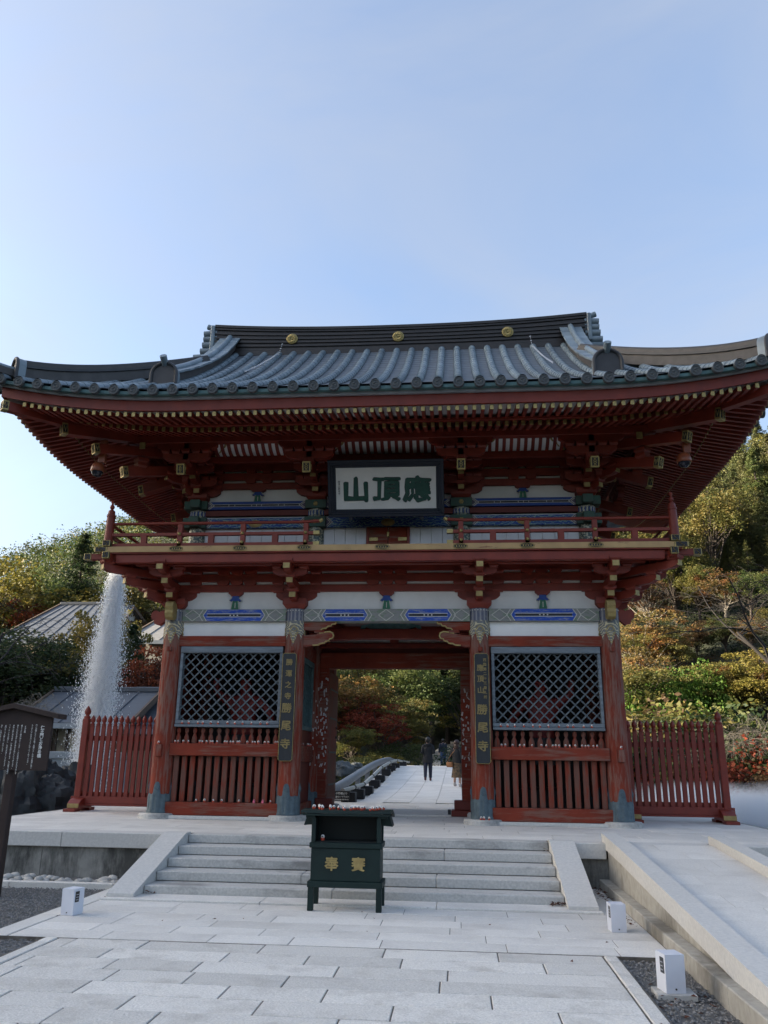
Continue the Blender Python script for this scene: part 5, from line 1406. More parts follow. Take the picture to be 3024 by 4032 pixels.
lamp(2.89,-8.30,R(10),'white box light standing on gravel beside the ramp')
single('light_pad',MB().box(2.76,3.05,-8.42,-8.19,ZG-.04,ZG+.001,.004),'stone_step','small concrete pad under the light on gravel','pad')
bpy.data.objects['light_pad'].location.z=0
# notice board on a post in the gravel
NB=T(-4.30,-5.0,ZG)@Matrix.Rotation(R(-4),4,'Z')
nb=thing('notice_board','dark brown roofed wooden notice board with white vertical writing on a post','notice board',NB)
npz=lambda n,mb,mt,sm=None,par=None: part(n,mb,mt,par or nb,sm,NB)
npz('post',MB().box(-.056,.056,-.05,.05,-.08,1.45,.008),'wood_dark')
npz('board',MB().prism([(-.52,1.44),(.52,1.44),(.52,2.08),(.0,2.19),(-.52,2.08)],'y',-.10,-.062),'wood_dark2')
bo=bpy.data.objects[nb.children[-1].name]
for s in (-1,1): npz('roof_plank',MB().prism([(0,2.195),(0,2.255),(s*.64,2.122),(s*.64,2.062)],'y',-.17,.03),'wood_dark')
npz('brace',MB().bar((-.06,-.03,.95),(-.5,.35,.05),.05,.05),'wood_dark')
texts=[('門の両側に立つ仁王像「金剛力士」は寺の聖域に悪い',.318,2.035),('ものが入り込まないように守ってくれています。',.262,2.035),('お浄め橋',.168,2.02),('橋の下から霧が湧いています。これは本堂の水を引きまして',.118,2.03),('罪やけがれを清め心身を浄める為のものであります。',.062,2.03),('参拝の前に身を清め、お浄め橋を渡ります。今は霧で皆様の',.006,2.03),('アメニティをお届けし、大切な参道としております。',-.05,2.03),('山門をくぐる際には一礼をします。',-.106,2.03),('渡り、お浄め橋の霧を浴びます。本堂に至る一礼',-.162,2.03),('日頃のご守護を願います。皆様の',-.218,2.03),('にお参り下さい。霧の中を歩み',-.274,2.03)]
for i,(s,x,zt) in enumerate(texts):
    sz=.0235; n=len(s); m=text_mb(s,sz,.001,0,True,line=.95*(.58/.0235/n/1.0)**0 if n*sz<.6 else .6/(n*sz)); 
    hgt=max(v[2] for v in m.v)-min(v[2] for v in m.v); m.xf(T(x,-.1025,zt-.04-hgt/2)); npz('writing_column',m,'text_white',None,bo)
m=text_mb('仁王門とお浄め橋',.054,.001,.0010,True,line=.90); hgt=max(v[2] for v in m.v)-min(v[2] for v in m.v); m.xf(T(.405,-.1025,1.985-hgt/2)); npz('title_column',m,'text_white',None,bo)
# ------------------------------------------------------------------ trees and plants
def leafmat(name,cols,hue=.03,val=.35,trans=.35):
    k=NT(name); f=k.noise(.55,3,.6,rand=True); g=k.noise(3.5,2,.5)
    ad=k.n('ShaderNodeMath',operation='MULTIPLY_ADD'); ad.inputs[1].default_value=.35; k.l(g,ad.inputs[0]); k.l(f,ad.inputs[2])
    n=len(cols); c=k.ramp(ad.outputs[0],[(.48+.34*i/(n-1),cc) for i,cc in enumerate(cols)])
    hs=k.n('ShaderNodeHueSaturation'); r=k.objrand()
    mr=k.n('ShaderNodeMapRange'); mr.inputs['To Min'].default_value=.5-hue; mr.inputs['To Max'].default_value=.5+hue; k.l(r,mr.inputs['Value']); k.l(mr.outputs[0],hs.inputs['Hue'])
    mu=k.n('ShaderNodeMath',operation='MULTIPLY'); mu.inputs[1].default_value=7.31; k.l(r,mu.inputs[0]); fr=k.n('ShaderNodeMath',operation='FRACT'); k.l(mu.outputs[0],fr.inputs[0])
    m2=k.n('ShaderNodeMapRange'); m2.inputs['To Min'].default_value=1-val; m2.inputs['To Max'].default_value=1+val; k.l(fr.outputs[0],m2.inputs['Value']); k.l(m2.outputs[0],hs.inputs['Value'])
    k.l(c,hs.inputs['Color']); k.l(hs.outputs[0],k.b.inputs['Base Color']); k.rough(.6); k.b.inputs['Specular IOR Level'].default_value=.25
    tr=k.n('ShaderNodeBsdfTranslucent'); k.l(hs.outputs[0],tr.inputs['Color']); mx=k.n('ShaderNodeMixShader'); mx.inputs[0].default_value=trans
    k.l(k.b.outputs[0],mx.inputs[1]); k.l(tr.outputs[0],mx.inputs[2]); k.l(mx.outputs[0],k.o.inputs['Surface'])
leafmat('leaf_green',[(.045,.072,.022),(.075,.105,.03),(.12,.13,.04)],.018,.3)
leafmat('leaf_olive',[(.065,.085,.024),(.115,.115,.03),(.17,.135,.036)],.015,.25)
leafmat('leaf_orange',[(.085,.09,.028),(.14,.105,.032),(.22,.105,.036)],.012,.2)
leafmat('leaf_rust',[(.06,.05,.022),(.11,.065,.03),(.16,.085,.035)],.015,.25)
leafmat('leaf_red',[(.10,.035,.018),(.20,.045,.022),(.27,.065,.028)],.006,.2)
leafmat('leaf_yellow',[(.085,.085,.02),(.14,.12,.025),(.20,.15,.035)],.012,.2)
leafmat('leaf_dark',[(.018,.036,.016),(.032,.055,.021),(.055,.072,.026)])
leafmat('leaf_cedar',[(.05,.065,.024),(.085,.095,.032),(.13,.125,.042)],.012,.3,.2)
leafmat('leaf_hedge',[(.05,.11,.018),(.085,.16,.024),(.12,.20,.035)],.01,.15)
leafmat('leaf_mauve',[(.055,.035,.028),(.085,.045,.036),(.11,.065,.045)],.008,.25)
pm('bark',(.07,.055,.045),(.04,.032,.028),6,.9,stretch=(3,3,.6),bump=.5,bscale=12)
pm('bark_pale',(.26,.23,.19),(.17,.15,.125),5,.85,stretch=(3,3,.6),bump=.4,bscale=12)
pm('twig_dark',(.022,.018,.016),(.014,.012,.011),6,.9); pm('twig_grey',(.13,.115,.095),(.085,.075,.062),6,.9); pm('twig_pale',(.25,.22,.18),(.16,.14,.11),6,.9)
def leaf_arrays(centers,rng,per,rad,size,flat=.6,droop=0.0):
    """rhombic leaf faces scattered round cluster centres"""
    V=[];n=0
    C=np.repeat(np.array(centers),per,axis=0); N=len(C)
    d=rng.normal(size=(N,3)); d/=np.linalg.norm(d,axis=1)[:,None]; rr=rng.random(N)**(1/2.2)
    rad=np.repeat(np.array(rad),per) if hasattr(rad,'__len__') else rad
    P=C+d*(rr*rad)[:,None]*np.array([1,1,flat]); P[:,2]-=droop*rr*rad
    ax=rng.normal(size=(N,3)); ax[:,2]*=.5; ax/=np.linalg.norm(ax,axis=1)[:,None]
    bx=rng.normal(size=(N,3)); bx-=ax*(ax*bx).sum(1)[:,None]; bx/=np.linalg.norm(bx,axis=1)[:,None]
    s=size*rng.uniform(.6,1.35,N)[:,None]
    v=np.stack([P-ax*s*.55,P-bx*s*.32,P+ax*s*.55,P+bx*s*.32],1).reshape(-1,3)
    return v
def leaf_mesh(name,v,mat):
    n=len(v)//4; me=bpy.data.meshes.new(name); me.vertices.add(len(v)); me.vertices.foreach_set('co',v.astype(np.float32).ravel())
    me.loops.add(4*n); me.loops.foreach_set('vertex_index',np.arange(4*n,dtype=np.int32)); me.polygons.add(n)
    me.polygons.foreach_set('loop_start',np.arange(0,4*n,4,dtype=np.int32)); me.materials.append(M[mat]); me.update(calc_edges=True); me.validate(); return me
def broadleaf(seed,H=9.0,spread=3.4,ncl=95,per=60,leaf=.30,base=.30,layer=False):
    rng=np.random.default_rng(seed); cl=[]; rad=[]
    lobes=[(rng.uniform(-.55,.55)*spread,rng.uniform(-.55,.55)*spread,H*rng.uniform(.5,.84),spread*rng.uniform(.42,.66)) for _ in range(8)]+[(0,0,H*.80,spread*.55)]
    while len(cl)<ncl:
        l=lobes[rng.integers(len(lobes))]; d=rng.normal(size=3); d/=np.linalg.norm(d); r=l[3]*rng.uniform(.55,1.05)
        p=np.array([l[0]+d[0]*r,l[1]+d[1]*r,l[2]+d[2]*r*(.62 if layer else .8)])
        if p[2]<H*base or p[2]>H*.985: continue
        cl.append(p); rad.append(rng.uniform(.45,.95)*spread*.26)
    v=leaf_arrays(cl,rng,per,rad,leaf,.42 if layer else .75)
    tr=MB(); top=(rng.normal()*.25,rng.normal()*.25,H*.72)
    tr.tube([(0,0,-.6),(0,0,0),(top[0]*.3,top[1]*.3,H*.25),(top[0]*.7,top[1]*.7,H*.5),top],[.26*H/9,.22*H/9,.17*H/9,.11*H/9,.04],8)
    for i in range(0,len(cl),3):
        c=cl[i]; z0=H*rng.uniform(.18,.5); a=np.array([top[0]*z0/(H*.72),top[1]*z0/(H*.72),z0]); mid=(a*.5+c*.5)+np.array([0,0,-.15])*spread*.3
        tr.tube([tuple(a),tuple(mid),tuple(c)],[.075*H/9,.045*H/9,.012],5,0,False)
    return v,tr
def conifer(seed,H=13.0,spread=2.3,whorls=30,leaf=.14):
    rng=np.random.default_rng(seed); cl=[]; rad=[]; tr=MB(); tr.tube([(0,0,-.8),(0,0,0),(.05,0,H*.5),(0,0,H*.97)],[.24,.20,.12,.02],8)
    for w in range(whorls):
        t=w/(whorls-1); z=H*(.26+.72*t); R0=spread*(1-t)**.72*rng.uniform(.75,1.12)+.10
        for b in range(int(7-3*t)):
            a=rng.uniform(0,6.28); L=R0*rng.uniform(.7,1.1)
            tr.tube([(0,0,z),(math.cos(a)*L*.5,math.sin(a)*L*.5,z+.05),(math.cos(a)*L,math.sin(a)*L,z-.22*L)],[.035,.02,.008],4,0,False)
            for q in (.35,.6,.82,1.0):
                cl.append(np.array([math.cos(a)*L*q,math.sin(a)*L*q,z-.20*L*q*q+rng.normal()*.08])); rad.append(.30+.30*(1-t)*rng.uniform(.7,1.2))
    return leaf_arrays(cl,rng,26,rad,leaf,.5,.25),tr
def shrub(seed,H=1.6,spread=1.2,ncl=60,per=110,leaf=.065):
    rng=np.random.default_rng(seed); cl=[]; rad=[]
    while len(cl)<ncl:
        d=rng.normal(size=3); d/=np.linalg.norm(d); r=rng.uniform(.35,1.0)
        p=np.array([d[0]*spread*r,d[1]*spread*r,abs(d[2])*H*r*.9+.12]); cl.append(p); rad.append(rng.uniform(.16,.32)*spread)
    tr=MB()
    for i in range(0,ncl,3): c=cl[i]; tr.tube([(0,0,-.2),tuple(c*.5*np.array([1,1,.9])),tuple(c)],[.03,.02,.006],4,0,False)
    return leaf_arrays(cl,rng,per,rad,leaf,.8),tr
def bare(seed,H,spread,levels=4,droop=.35,pend=0.0,r0=.16,kids=4):
    rng=random.Random(seed); mb=MB()
    def grow(p,d,L,r,lv):
        n=5; pts=[p]; rs=[r]; q=Vector(p); dd=Vector(d)
        for i in range(n):
            dd=(dd+Vector((rng.gauss(0,.16),rng.gauss(0,.16),rng.gauss(0,.12)-(droop*.18 if lv<levels-1 else 0)-(pend*.35 if lv<=1 else 0)))).normalized()
            q=q+dd*(L/n); pts.append(tuple(q)); rs.append(max(.004,r*(1-.62*(i+1)/n)))
        mb.tube(pts,rs,6 if lv>1 else 4,0,False)
        if lv>0:
            for j in range(kids+(1 if lv==levels else 0)):
                t=rng.uniform(.35,1.0); i=min(n,max(1,int(t*n))); a=rng.uniform(0,6.28)
                side=Vector((math.cos(a),math.sin(a),rng.uniform(-.1,.7))).normalized(); nd=(Vector(d)*.45+side*.75).normalized()
                grow(pts[i],nd,L*rng.uniform(.5,.78),rs[i]*.66,lv-1)
    grow((0,0,-.3),(0,0,1),H*.5,r0,levels)
    return mb
PROTO={}
def proto(kind,variant,mat,bark='bark'):
    key=(kind,variant,mat)
    if key in PROTO: return PROTO[key]
    g=('geo',kind,variant)
    if g not in PROTO:
        if kind=='broad': PROTO[g]=broadleaf(11+variant,9.0,3.3+.3*variant,145,80,.175)+(9.0,)
        elif kind=='maple': PROTO[g]=broadleaf(31+variant,7.0,3.3,150,78,.15,.20,True)+(7.0,)
        elif kind=='far': PROTO[g]=broadleaf(51+variant,9.0,3.6,110,60,.27)+(9.0,)
        elif kind=='cedar': PROTO[g]=conifer(71+variant,13.0,2.5+.3*variant)+(13.0,)
        elif kind=='shrub': PROTO[g]=shrub(91+variant)+(1.6,)
    v,tr,H=PROTO[g]
    tk=('trunk',kind,variant,bark)
    if tk not in PROTO: PROTO[tk]=tr.mesh('trunk',bark,60)
    PROTO[key]=(leaf_mesh('crown',v,mat),PROTO[tk],H); return PROTO[key]
NAMES={'broad':'broadleaf_tree','maple':'maple_tree','far':'forest_tree','cedar':'cedar_tree','shrub':'shrub'}
def plant(kind,variant,mat,x,y,h,label,group,cat='tree',bark='bark',wide=1.0,z=None):
    cr,tr,H=proto(kind,variant,mat,bark); s=h/H; zz=terrain(x,y)-.1 if z is None else z
    mw=T(x,y,zz)@Matrix.Rotation(rnd.uniform(0,6.28),4,'Z')@Matrix.Diagonal((s*wide,s*wide,s,1))
    t=thing(NAMES[kind],label,cat,mw,group); a=link('trunk' if cat=='tree' else 'stems',tr,t); b=link('crown' if cat=='tree' else 'foliage',cr,t)
    for q in (a,b): q.matrix_parent_inverse=I4.copy()
    return t
K=1.8228
def seen(kind,variant,mat,dx,dtop,y,label,group=None,cat='tree',bark='bark',wide=1.0,hmin=2.0):
    p=at(dx*K,dtop*K,y); g=terrain(p.x,y)-.1; h=max(hmin if cat=='tree' else .6,p.z-g)
    return plant(kind,variant,mat,p.x,y,h,label,group,cat,bark,wide)
# trees seen through the gate passage
for a in (('maple',0,'leaf_orange',772,1448,40,'orange and green maple seen through the passage beside the bridge rail','maple'),
          ('maple',1,'leaf_red',812,1500,38,'low reddish maple seen through the passage',''),
          ('broad',0,'leaf_green',870,1425,50,'rounded green tree in the middle of the passage view',''),
          ('broad',1,'leaf_olive',820,1400,56,'tall olive tree behind the orange maple of the passage view',''),
          ('broad',2,'leaf_green',868,1440,52,'full green tree standing over the path end of the passage view',''),
          ('broad',0,'leaf_dark',1022,1420,52,'dark green tree at the door jamb side of the passage view',''),
          ('maple',1,'leaf_yellow',1008,1450,60,'yellow tree top beside the door jamb in the passage view',''),
          ('maple',0,'leaf_olive',760,1560,35,'rust-coloured low maple by the boulders beyond the bridge',''),
          ('broad',1,'leaf_green',740,1430,62,'green tree behind the open door leaf',''),
          ('maple',1,'leaf_olive',848,1500,44,'small olive maple leaning over the path edge',''),
          ('broad',2,'leaf_dark',905,1450,74,'dark tree beside the far end of the path',''),
          ('broad',1,'leaf_dark',1000,1455,70,'dark tree overhanging the far end of the path','')):
    seen(*a[:7],wide=1.15)
for i,(dx,dt,y,m) in enumerate(((852,1608,36.5,'leaf_dark'),(862,1598,39,'leaf_green'),(850,1628,34,'leaf_yellow'),(780,1630,33,'leaf_dark'),(815,1620,35,'leaf_olive'),(1010,1600,40,'leaf_dark'))):
    seen('shrub',i%3,m,dx,dt,y,('low %s shrub at the far bank beyond the bridge'%('dark green','mid green','yellow-green','dark rounded','olive','tall dark')[i]),None,'shrub',wide=1.5)
# left bank
L='behind the fountain'
for a in (('broad',0,'leaf_yellow',26,1190,50,'golden yellow tree rising behind the grey roofed house'),
          ('maple',0,'leaf_red',88,1272,51,'small red maple standing beside the ridge of the grey roofed house'),
          ('cedar',0,'leaf_dark',185,1150,52,'tall dark evergreen with a bare trunk behind the grey roofed house'),
          ('maple',1,'leaf_mauve',132,1280,52,'mauve-brown tree behind the grey roofed house'),
          ('broad',2,'leaf_green',105,1235,56,'green tree behind the mauve tree above the house'),
          ('maple',0,'leaf_yellow',212,1262,54,'amber tree hidden in the fountain spray'),
          ('broad',1,'leaf_olive',315,1235,54,'olive-brown tree between fountain and gate pillar'),
          ('broad',0,'leaf_rust',350,1290,52,'rust tree touching the gate pillar above the pale roof'),
          ('cedar',1,'leaf_dark',288,1345,25,'small dark conifer before the pale roofed house'),
          ('maple',1,'leaf_red',303,1385,23,'dark red maple between fountain and corner pillar'),
          ('maple',0,'leaf_mauve',345,1395,24,'dark red maple against the corner pillar'),
          ('broad',1,'leaf_dark',30,1352,21,'large dark bush tree behind the notice board'),
          ('broad',2,'leaf_dark',105,1385,22,'dark spreading tree between notice board and fountain'),
          ('maple',0,'leaf_olive',75,1358,24,'olive-tipped maple over the dark bushes'),
          ('broad',0,'leaf_dark',158,1425,23,'dark green tree at the fountain edge'),
          ('broad',0,'leaf_dark',-25,1340,24,'dark tree at the end of the bank by the notice board')):
    seen(*a,None,wide=.65 if a[2] in ('leaf_mauve','leaf_red') else 1.1)
seen('maple',0,'leaf_yellow',268,1285,28,'yellow-green tree at the edge of the fountain spray',wide=.6)
# right slope
Rg='trees on the slope behind the ramp side fence'
for i,(kd,v,m,dx,dt,y,lab) in enumerate((
   ('maple',0,'leaf_rust',1395,1235,44,'rust maple with pale forked trunk beside the roof bracket'),('broad',1,'leaf_olive',1450,1200,47,'olive tree below the conifers'),
   ('broad',0,'leaf_olive',1500,1215,45,'second olive tree below the conifers'),('maple',1,'leaf_orange',1555,1225,43,'brown-orange maple below the conifers'),
   ('broad',2,'leaf_green',1610,1235,42,'green tree below the conifers'),('maple',0,'leaf_olive',1655,1220,44,'olive maple beside bare dark branches'),
   ('maple',1,'leaf_orange',1372,1315,36,'bright orange maple beside the corner pillar'),('maple',0,'leaf_olive',1430,1350,35,'spreading olive maple with pale trunk above the hedge'),
   ('maple',1,'leaf_rust',1500,1340,37,'rust maple above the hedge'),('broad',1,'leaf_green',1560,1330,36,'green tree behind bare branches above the hedge'),
   ('maple',0,'leaf_orange',1620,1345,35,'orange-brown maple behind bare branches'),('broad',2,'leaf_olive',1665,1330,36,'olive tree by the bare dark branches'),
   ('maple',1,'leaf_orange',1385,1395,30,'low orange maple just above the clipped hedge'),('maple',0,'leaf_olive',1350,1420,28,'olive maple touching the corner pillar'),
   ('maple',1,'leaf_olive',1545,1430,27,'yellow-green tree beside the hedge end'),('maple',0,'leaf_orange',1610,1420,27,'orange maple beyond the hedge end'),('maple',1,'leaf_yellow',1655,1400,26,'yellowish maple beyond the hedge end'))):
    seen(kd,v,m,dx,dt,y,lab,None,bark='bark_pale' if i%3!=2 else 'bark',wide=1.15)
for i,(dx,dt,y) in enumerate(((1470,1120,62),(1500,1085,66),(1525,1065,60),(1552,1030,66),(1580,1010,62),(1603,975,68),(1630,955,64),(1655,935,68),(1490,1150,55),(1540,1120,55),(1590,1085,56),(1640,1050,57),(1670,1010,60),(1440,1150,60),(1615,1110,54),(1565,1140,53),(1480,1180,52),(1525,1190,51),(1660,1130,52),(1515,1105,63),(1537,1075,64),(1567,1035,70),(1592,995,70),(1618,985,63),(1643,965,70),(1600,1060,58),(1575,1090,57),(1550,1085,60),(1625,1030,60),(1650,1075,56),(1505,1140,56),(1455,1160,56),(1580,1160,52),(1635,1140,53),(1610,1165,51))):
    seen('cedar',i%3,'leaf_cedar',dx,dt,y,'cedar in the wooded slope above the ramp side fence','trees of the slope above the fence',wide=.95)
for i in range(15):
    p=at((1342+i*12.5)*K,1470*K,26.5); y=26.5+.25*math.sin(i); h=at((1342+i*12.5)*K,(1424+6*math.sin(i*2.1))*K,y).z-terrain(p.x,y)
    plant('shrub',i%3,'leaf_hedge',p.x,y,max(1.2,min(h,4.5)),'bright green clipped shrub in the hedge row behind the ramp side fence','hedge shrubs behind the fence','shrub',wide=.62)
for i,(dx,dt,y,m) in enumerate(((1365,1500,20,'leaf_olive'),(1400,1510,20.5,'leaf_rust'),(1430,1520,21,'leaf_olive'),(1470,1525,20,'leaf_dark'),(1515,1530,20.5,'leaf_green'),(1560,1525,20,'leaf_dark'),(1600,1520,20.5,'leaf_green'),(1645,1515,20,'leaf_olive'),(1380,1560,17.5,'leaf_dark'),(1440,1570,17.5,'leaf_green'),(1500,1575,17.5,'leaf_dark'),(1550,1580,17,'leaf_dark'),(1610,1570,17,'leaf_dark'),(1655,1575,17,'leaf_dark'))):
    seen('shrub',i%3,m,dx,dt,y,'unclipped bush on the pond bank behind the ramp side fence','bushes on the pond bank','shrub',wide=1.1)
for i,(dx,dt,y,m) in enumerate(((1578,1606,15.5,'leaf_red'),(1612,1600,15.2,'leaf_red'),(1645,1612,15.6,'leaf_red'),(1590,1640,14.2,'leaf_red'),(1630,1645,14.0,'leaf_rust'),(1660,1640,14.3,'leaf_red'),(1545,1625,15,'leaf_rust'),(1500,1630,15,'leaf_red'),(1460,1635,15,'leaf_rust'),(1410,1630,15,'leaf_red'))):
    seen('shrub',i%3,m,dx,dt,y,'low red-leaved azalea above the pond mist','red azaleas above the mist','shrub',wide=1.0)
# wooded hills behind
def scatter(n,x0,x1,y0,y1,label,group,kinds,seed,hr=(7,12),cond=None):
    rg=random.Random(seed); placed=[]; tries=0
    while len(placed)<n and tries<n*30:
        tries+=1; x=rg.uniform(x0,x1); y=rg.uniform(y0,y1)
        if cond and not cond(x,y): continue
        if any((x-a)**2+(y-b)**2<9 for a,b in placed): continue
        placed.append((x,y)); kd,m=rg.choice(kinds)
        plant(kd,rg.randrange(3),m,x,y,rg.uniform(*hr)*(1.25 if kd=='cedar' else 1),label[m] if isinstance(label,dict) else label,group)
vis=lambda x,y: (x-1.33)>-.64*(y+15.3) and abs(x)>4+max(0,(60-y))*.05
lab1={'leaf_green':'green tree in the wooded hill behind the houses','leaf_olive':'olive tree in the wooded hill behind the houses','leaf_rust':'rust tree in the wooded hill behind the houses','leaf_cedar':'cedar in the wooded hill behind the houses','leaf_mauve':'mauve tree in the wooded hill behind the houses','leaf_dark':'dark tree in the wooded hill behind the houses'}
scatter(95,-85,-10,62,105,lab1,'trees of the hill behind the houses',[('far','leaf_green'),('far','leaf_olive'),('far','leaf_rust'),('cedar','leaf_cedar'),('far','leaf_mauve'),('far','leaf_dark'),('cedar','leaf_dark')],5,(5,8),vis)
lab2={k_:v_.replace('hill behind the houses','slope above the ramp side fence') for k_,v_ in lab1.items()}
scatter(95,9,75,48,110,lab2,'trees of the slope above the fence',[('broad','leaf_olive'),('cedar','leaf_cedar'),('cedar','leaf_cedar'),('cedar','leaf_cedar'),('cedar','leaf_green')],6,(8,12),lambda x,y:x-1.33<.50*(y+15.3))
scatter(26,-9,10,64,100,lab2|{'leaf_dark':'dark tree where the path meets the wooded hill','leaf_green':'green tree where the path meets the wooded hill'},'trees at the end of the path',[('far','leaf_dark'),('far','leaf_green')],8,(9,12))
# ground cover on the slopes
def cover(name,label,x0,x1,y0,y1,n,seed,mats,cond=None):
    rg=np.random.default_rng(seed); P=[]
    while len(P)<n:
        x=rg.uniform(x0,x1); y=rg.uniform(y0,y1)
        if cond and not cond(x,y): continue
        c=noise.noise((x*.35,y*.35,5))*.5+.5
        P.append((x,y,terrain(x,y)+abs(rg.normal())*.10+c*rg.uniform(0,.65)))
    P=np.array(P); v=leaf_arrays(P,rg,4,.30,.115,.6); me=leaf_mesh(name,v,mats[0])
    for m_ in mats[1:]: me.materials.append(M[m_])
    k3=np.array([int((noise.noise((p[0]*.22,p[1]*.22,9))*.5+.5)*2.6*len(mats)/2.6)%len(mats) for p in P]).repeat(4)
    me.polygons.foreach_set('material_index',k3.astype(np.int32)); me.update(); return single(name,me,None,label,'ground cover',kind='stuff')
cover('ground_cover','low leafy undergrowth covering the slope behind the ramp side fence',5,46,19,72,26000,2,['leaf_olive','leaf_dark','leaf_rust'],lambda x,y:x-1.33<.45*(y+15.3) and x>.18*(y+15.3)-1)
cover('bank_cover','low leafy undergrowth on the far bank behind the fountain',-40,-3,24,62,18000,3,['leaf_dark','leaf_olive','leaf_green'],lambda x,y:(x-1.33)>-.62*(y+15.3) and x<-2.6)
# far wooded mountain read as one mass
rg=np.random.default_rng(12); P=[]; mi=[]
while len(P)<24000:
    y=rg.uniform(108,230); x=rg.uniform(-150,40)
    if (x-1.33)<-.66*(y+15.3): continue
    g=terrain(x,y); H=rg.uniform(5,9); c=rg.integers(5)
    for q in range(5): P.append((x+rg.normal()*1.3,y+rg.normal()*1.3,g+H*rg.uniform(.45,1.0))); mi.append(c)
    for q in range(0): pass
P=np.array(P); v=leaf_arrays(P,rg,8,1.4,.54,.8); me=leaf_mesh('distant_forest',v,'leaf_green')
for m_ in ('leaf_olive','leaf_dark','leaf_green','leaf_cedar'): me.materials.append(M[m_])
me.polygons.foreach_set('material_index',np.array(mi).repeat(8).astype(np.int32)); me.update(); single('distant_forest',me,None,'far wooded mountainside above the houses','forest',kind='stuff')
# bare trees reaching into the picture
def baretree(name,mb,mat,x,y,label,rot=0,z=None,s=1):
    mw=T(x,y,terrain(x,y) if z is None else z)@Matrix.Rotation(rot,4,'Z')@Matrix.Scale(s,4); t=thing(name,label,'tree',mw); o=link('trunk',mb.mesh('trunk',mat,60),t); o.matrix_parent_inverse=I4.copy(); return t
baretree('bare_tree',bare(3,10,3,5,.5,0.05,.10,3),'twig_dark',12.0,8.5,'dark leafless tree whose crooked branches hang over the ramp side pond',2.2,-.3,1.25)
baretree('bare_tree',bare(8,10,3,5,.6,.1,.09,3),'twig_dark',-13.9,8.5,'dark leafless tree whose twigs reach over the notice board',.6,-.2,1.25)
for i,(dx,y,h,sd) in enumerate(((1450,16,4.2,21),(1590,16,4.8,23),(1635,16.6,4.4,24))):
    p=at(dx*K,1640*K,y); baretree('weeping_shrub',bare(sd,h,2,4,.8,.75,.06,4),'twig_grey',p.x,y,'pale leafless weeping shrub on the pond bank, %s'%('nearest the corner pillar','tallest of them','beside the tallest')[i],z=.15,s=1.05)
for i,(dx,y,h,sd) in enumerate(((40,17,4.2,31),(100,18,3.6,32))):
    p=at(dx*K,1640*K,y); baretree('weeping_shrub',bare(sd,h,2,4,.9,.9,.06,5),'twig_pale',p.x,y,'pale weeping leafless branches before the dark bushes, %s'%('by the notice board','by the fountain')[i],z=.2,s=1.15)
# ------------------------------------------------------------------ rocks
def rock(x,y,z,s,seed,label,mat='rock_dark'):
    m=MB(); m.sphere((0,0,0),1,30,20)
    for i,v in enumerate(m.v):
        p=Vector(v); d=1+.45*noise.noise(p*1.3+Vector((seed*3.1,0,0)))+.40*abs(noise.noise(p*2.7+Vector((0,seed,0))))+.16*noise.noise(Vector((p.x*6,p.y*6,p.z*2.5))); m.v[i]=(p.x*d*s[0],p.y*d*s[1],p.z*d*s[2])
    single('boulder',m,mat,label,'rock',None,28,T(x,y,z))
pm('rock_dark',(.035,.042,.045),(.014,.017,.02),3,.7,bump=.8,bscale=9); pm('rock_grey',(.10,.11,.115),(.05,.058,.06),3,.85,bump=.6,bscale=9)
for i,(dx,dy,y,s,mat) in enumerate(((20,1712,4.5,(.8,.6,.62),'rock_dark'),(75,1708,4.0,(.6,.5,.68),'rock_dark'),(118,1716,4.6,(.5,.5,.6),'rock_dark'),(50,1735,3.0,(.5,.5,.6),'rock_dark'),(100,1740,3.3,(.5,.45,.55),'rock_dark'),(-30,1705,4,(.8,.6,.8),'rock_dark'),(150,1712,5,(.5,.4,.6),'rock_dark'),(-5,1725,3.4,(.6,.5,.7),'rock_dark'))):
    p=at(dx*K,dy*K,y); rock(p.x,p.y,p.z,s,i+1,('dark wet boulder behind the notice board post','tall dark rock beside the notice board post','dark rock near the fence foot','low dark rock at the platform edge','small dark rock under the fountain','big dark rock at the bank end','dark rock behind the fountain foot','dark rock at the foot of the notice post')[i],mat)
for i,(dx,dy,y,s) in enumerate(((738,1672,29,(.7,.6,.5)),(768,1664,32,(.5,.5,.35)))):
    p=at(dx*K,dy*K,y); rock(p.x,p.y,p.z,s,i+20,('large blue-grey boulder beside the bridge rail','small boulder behind the large blue-grey one')[i],'rock_grey')
# ------------------------------------------------------------------ fountain and mist
k=NT('spray'); k.col((.96,.97,.98)); k.rough(.35); k.b.inputs['Specular IOR Level'].default_value=.3
tr=k.n('ShaderNodeBsdfTranslucent'); tr.inputs['Color'].default_value=(.97,.98,.99,1); mx=k.n('ShaderNodeMixShader'); mx.inputs[0].default_value=.5; k.l(k.b.outputs[0],mx.inputs[1]); k.l(tr.outputs[0],mx.inputs[2]); k.l(mx.outputs[0],k.o.inputs['Surface'])
rng=np.random.default_rng(4); N=105000
zt=7.05; z=-1.0+rng.random(N)**.92*(zt+1.0); u=(z+1.0)/(zt+1.0)
hw=.20+.42*np.clip((1-u)/.45,0,1)**.8
core=rng.normal(size=(N,2))*.42; edge=rng.random(N)<.07; core[edge]*=1.45
X=-9.95+.02*(z)+core[:,0]*hw+(-.22)*(1-u)**2; Y=10+core[:,1]*hw*.8
sz=.005+.018*rng.random(N)**2*np.where(edge,.8,1.0)
st=rng.uniform(1.2,3.0,N)
base=np.stack([X,Y,z],1); a=rng.normal(size=(N,3)); a/=np.linalg.norm(a,axis=1)[:,None]; b=np.cross(a,rng.normal(size=(N,3))); b/=np.linalg.norm(b,axis=1)[:,None]
s_=sz[:,None]; up=np.array([0,0,1.0])
V=np.stack([base+a*s_,base+b*s_,base-(a+b)*s_*.7,base+up*s_*st[:,None]],1).reshape(-1,3)
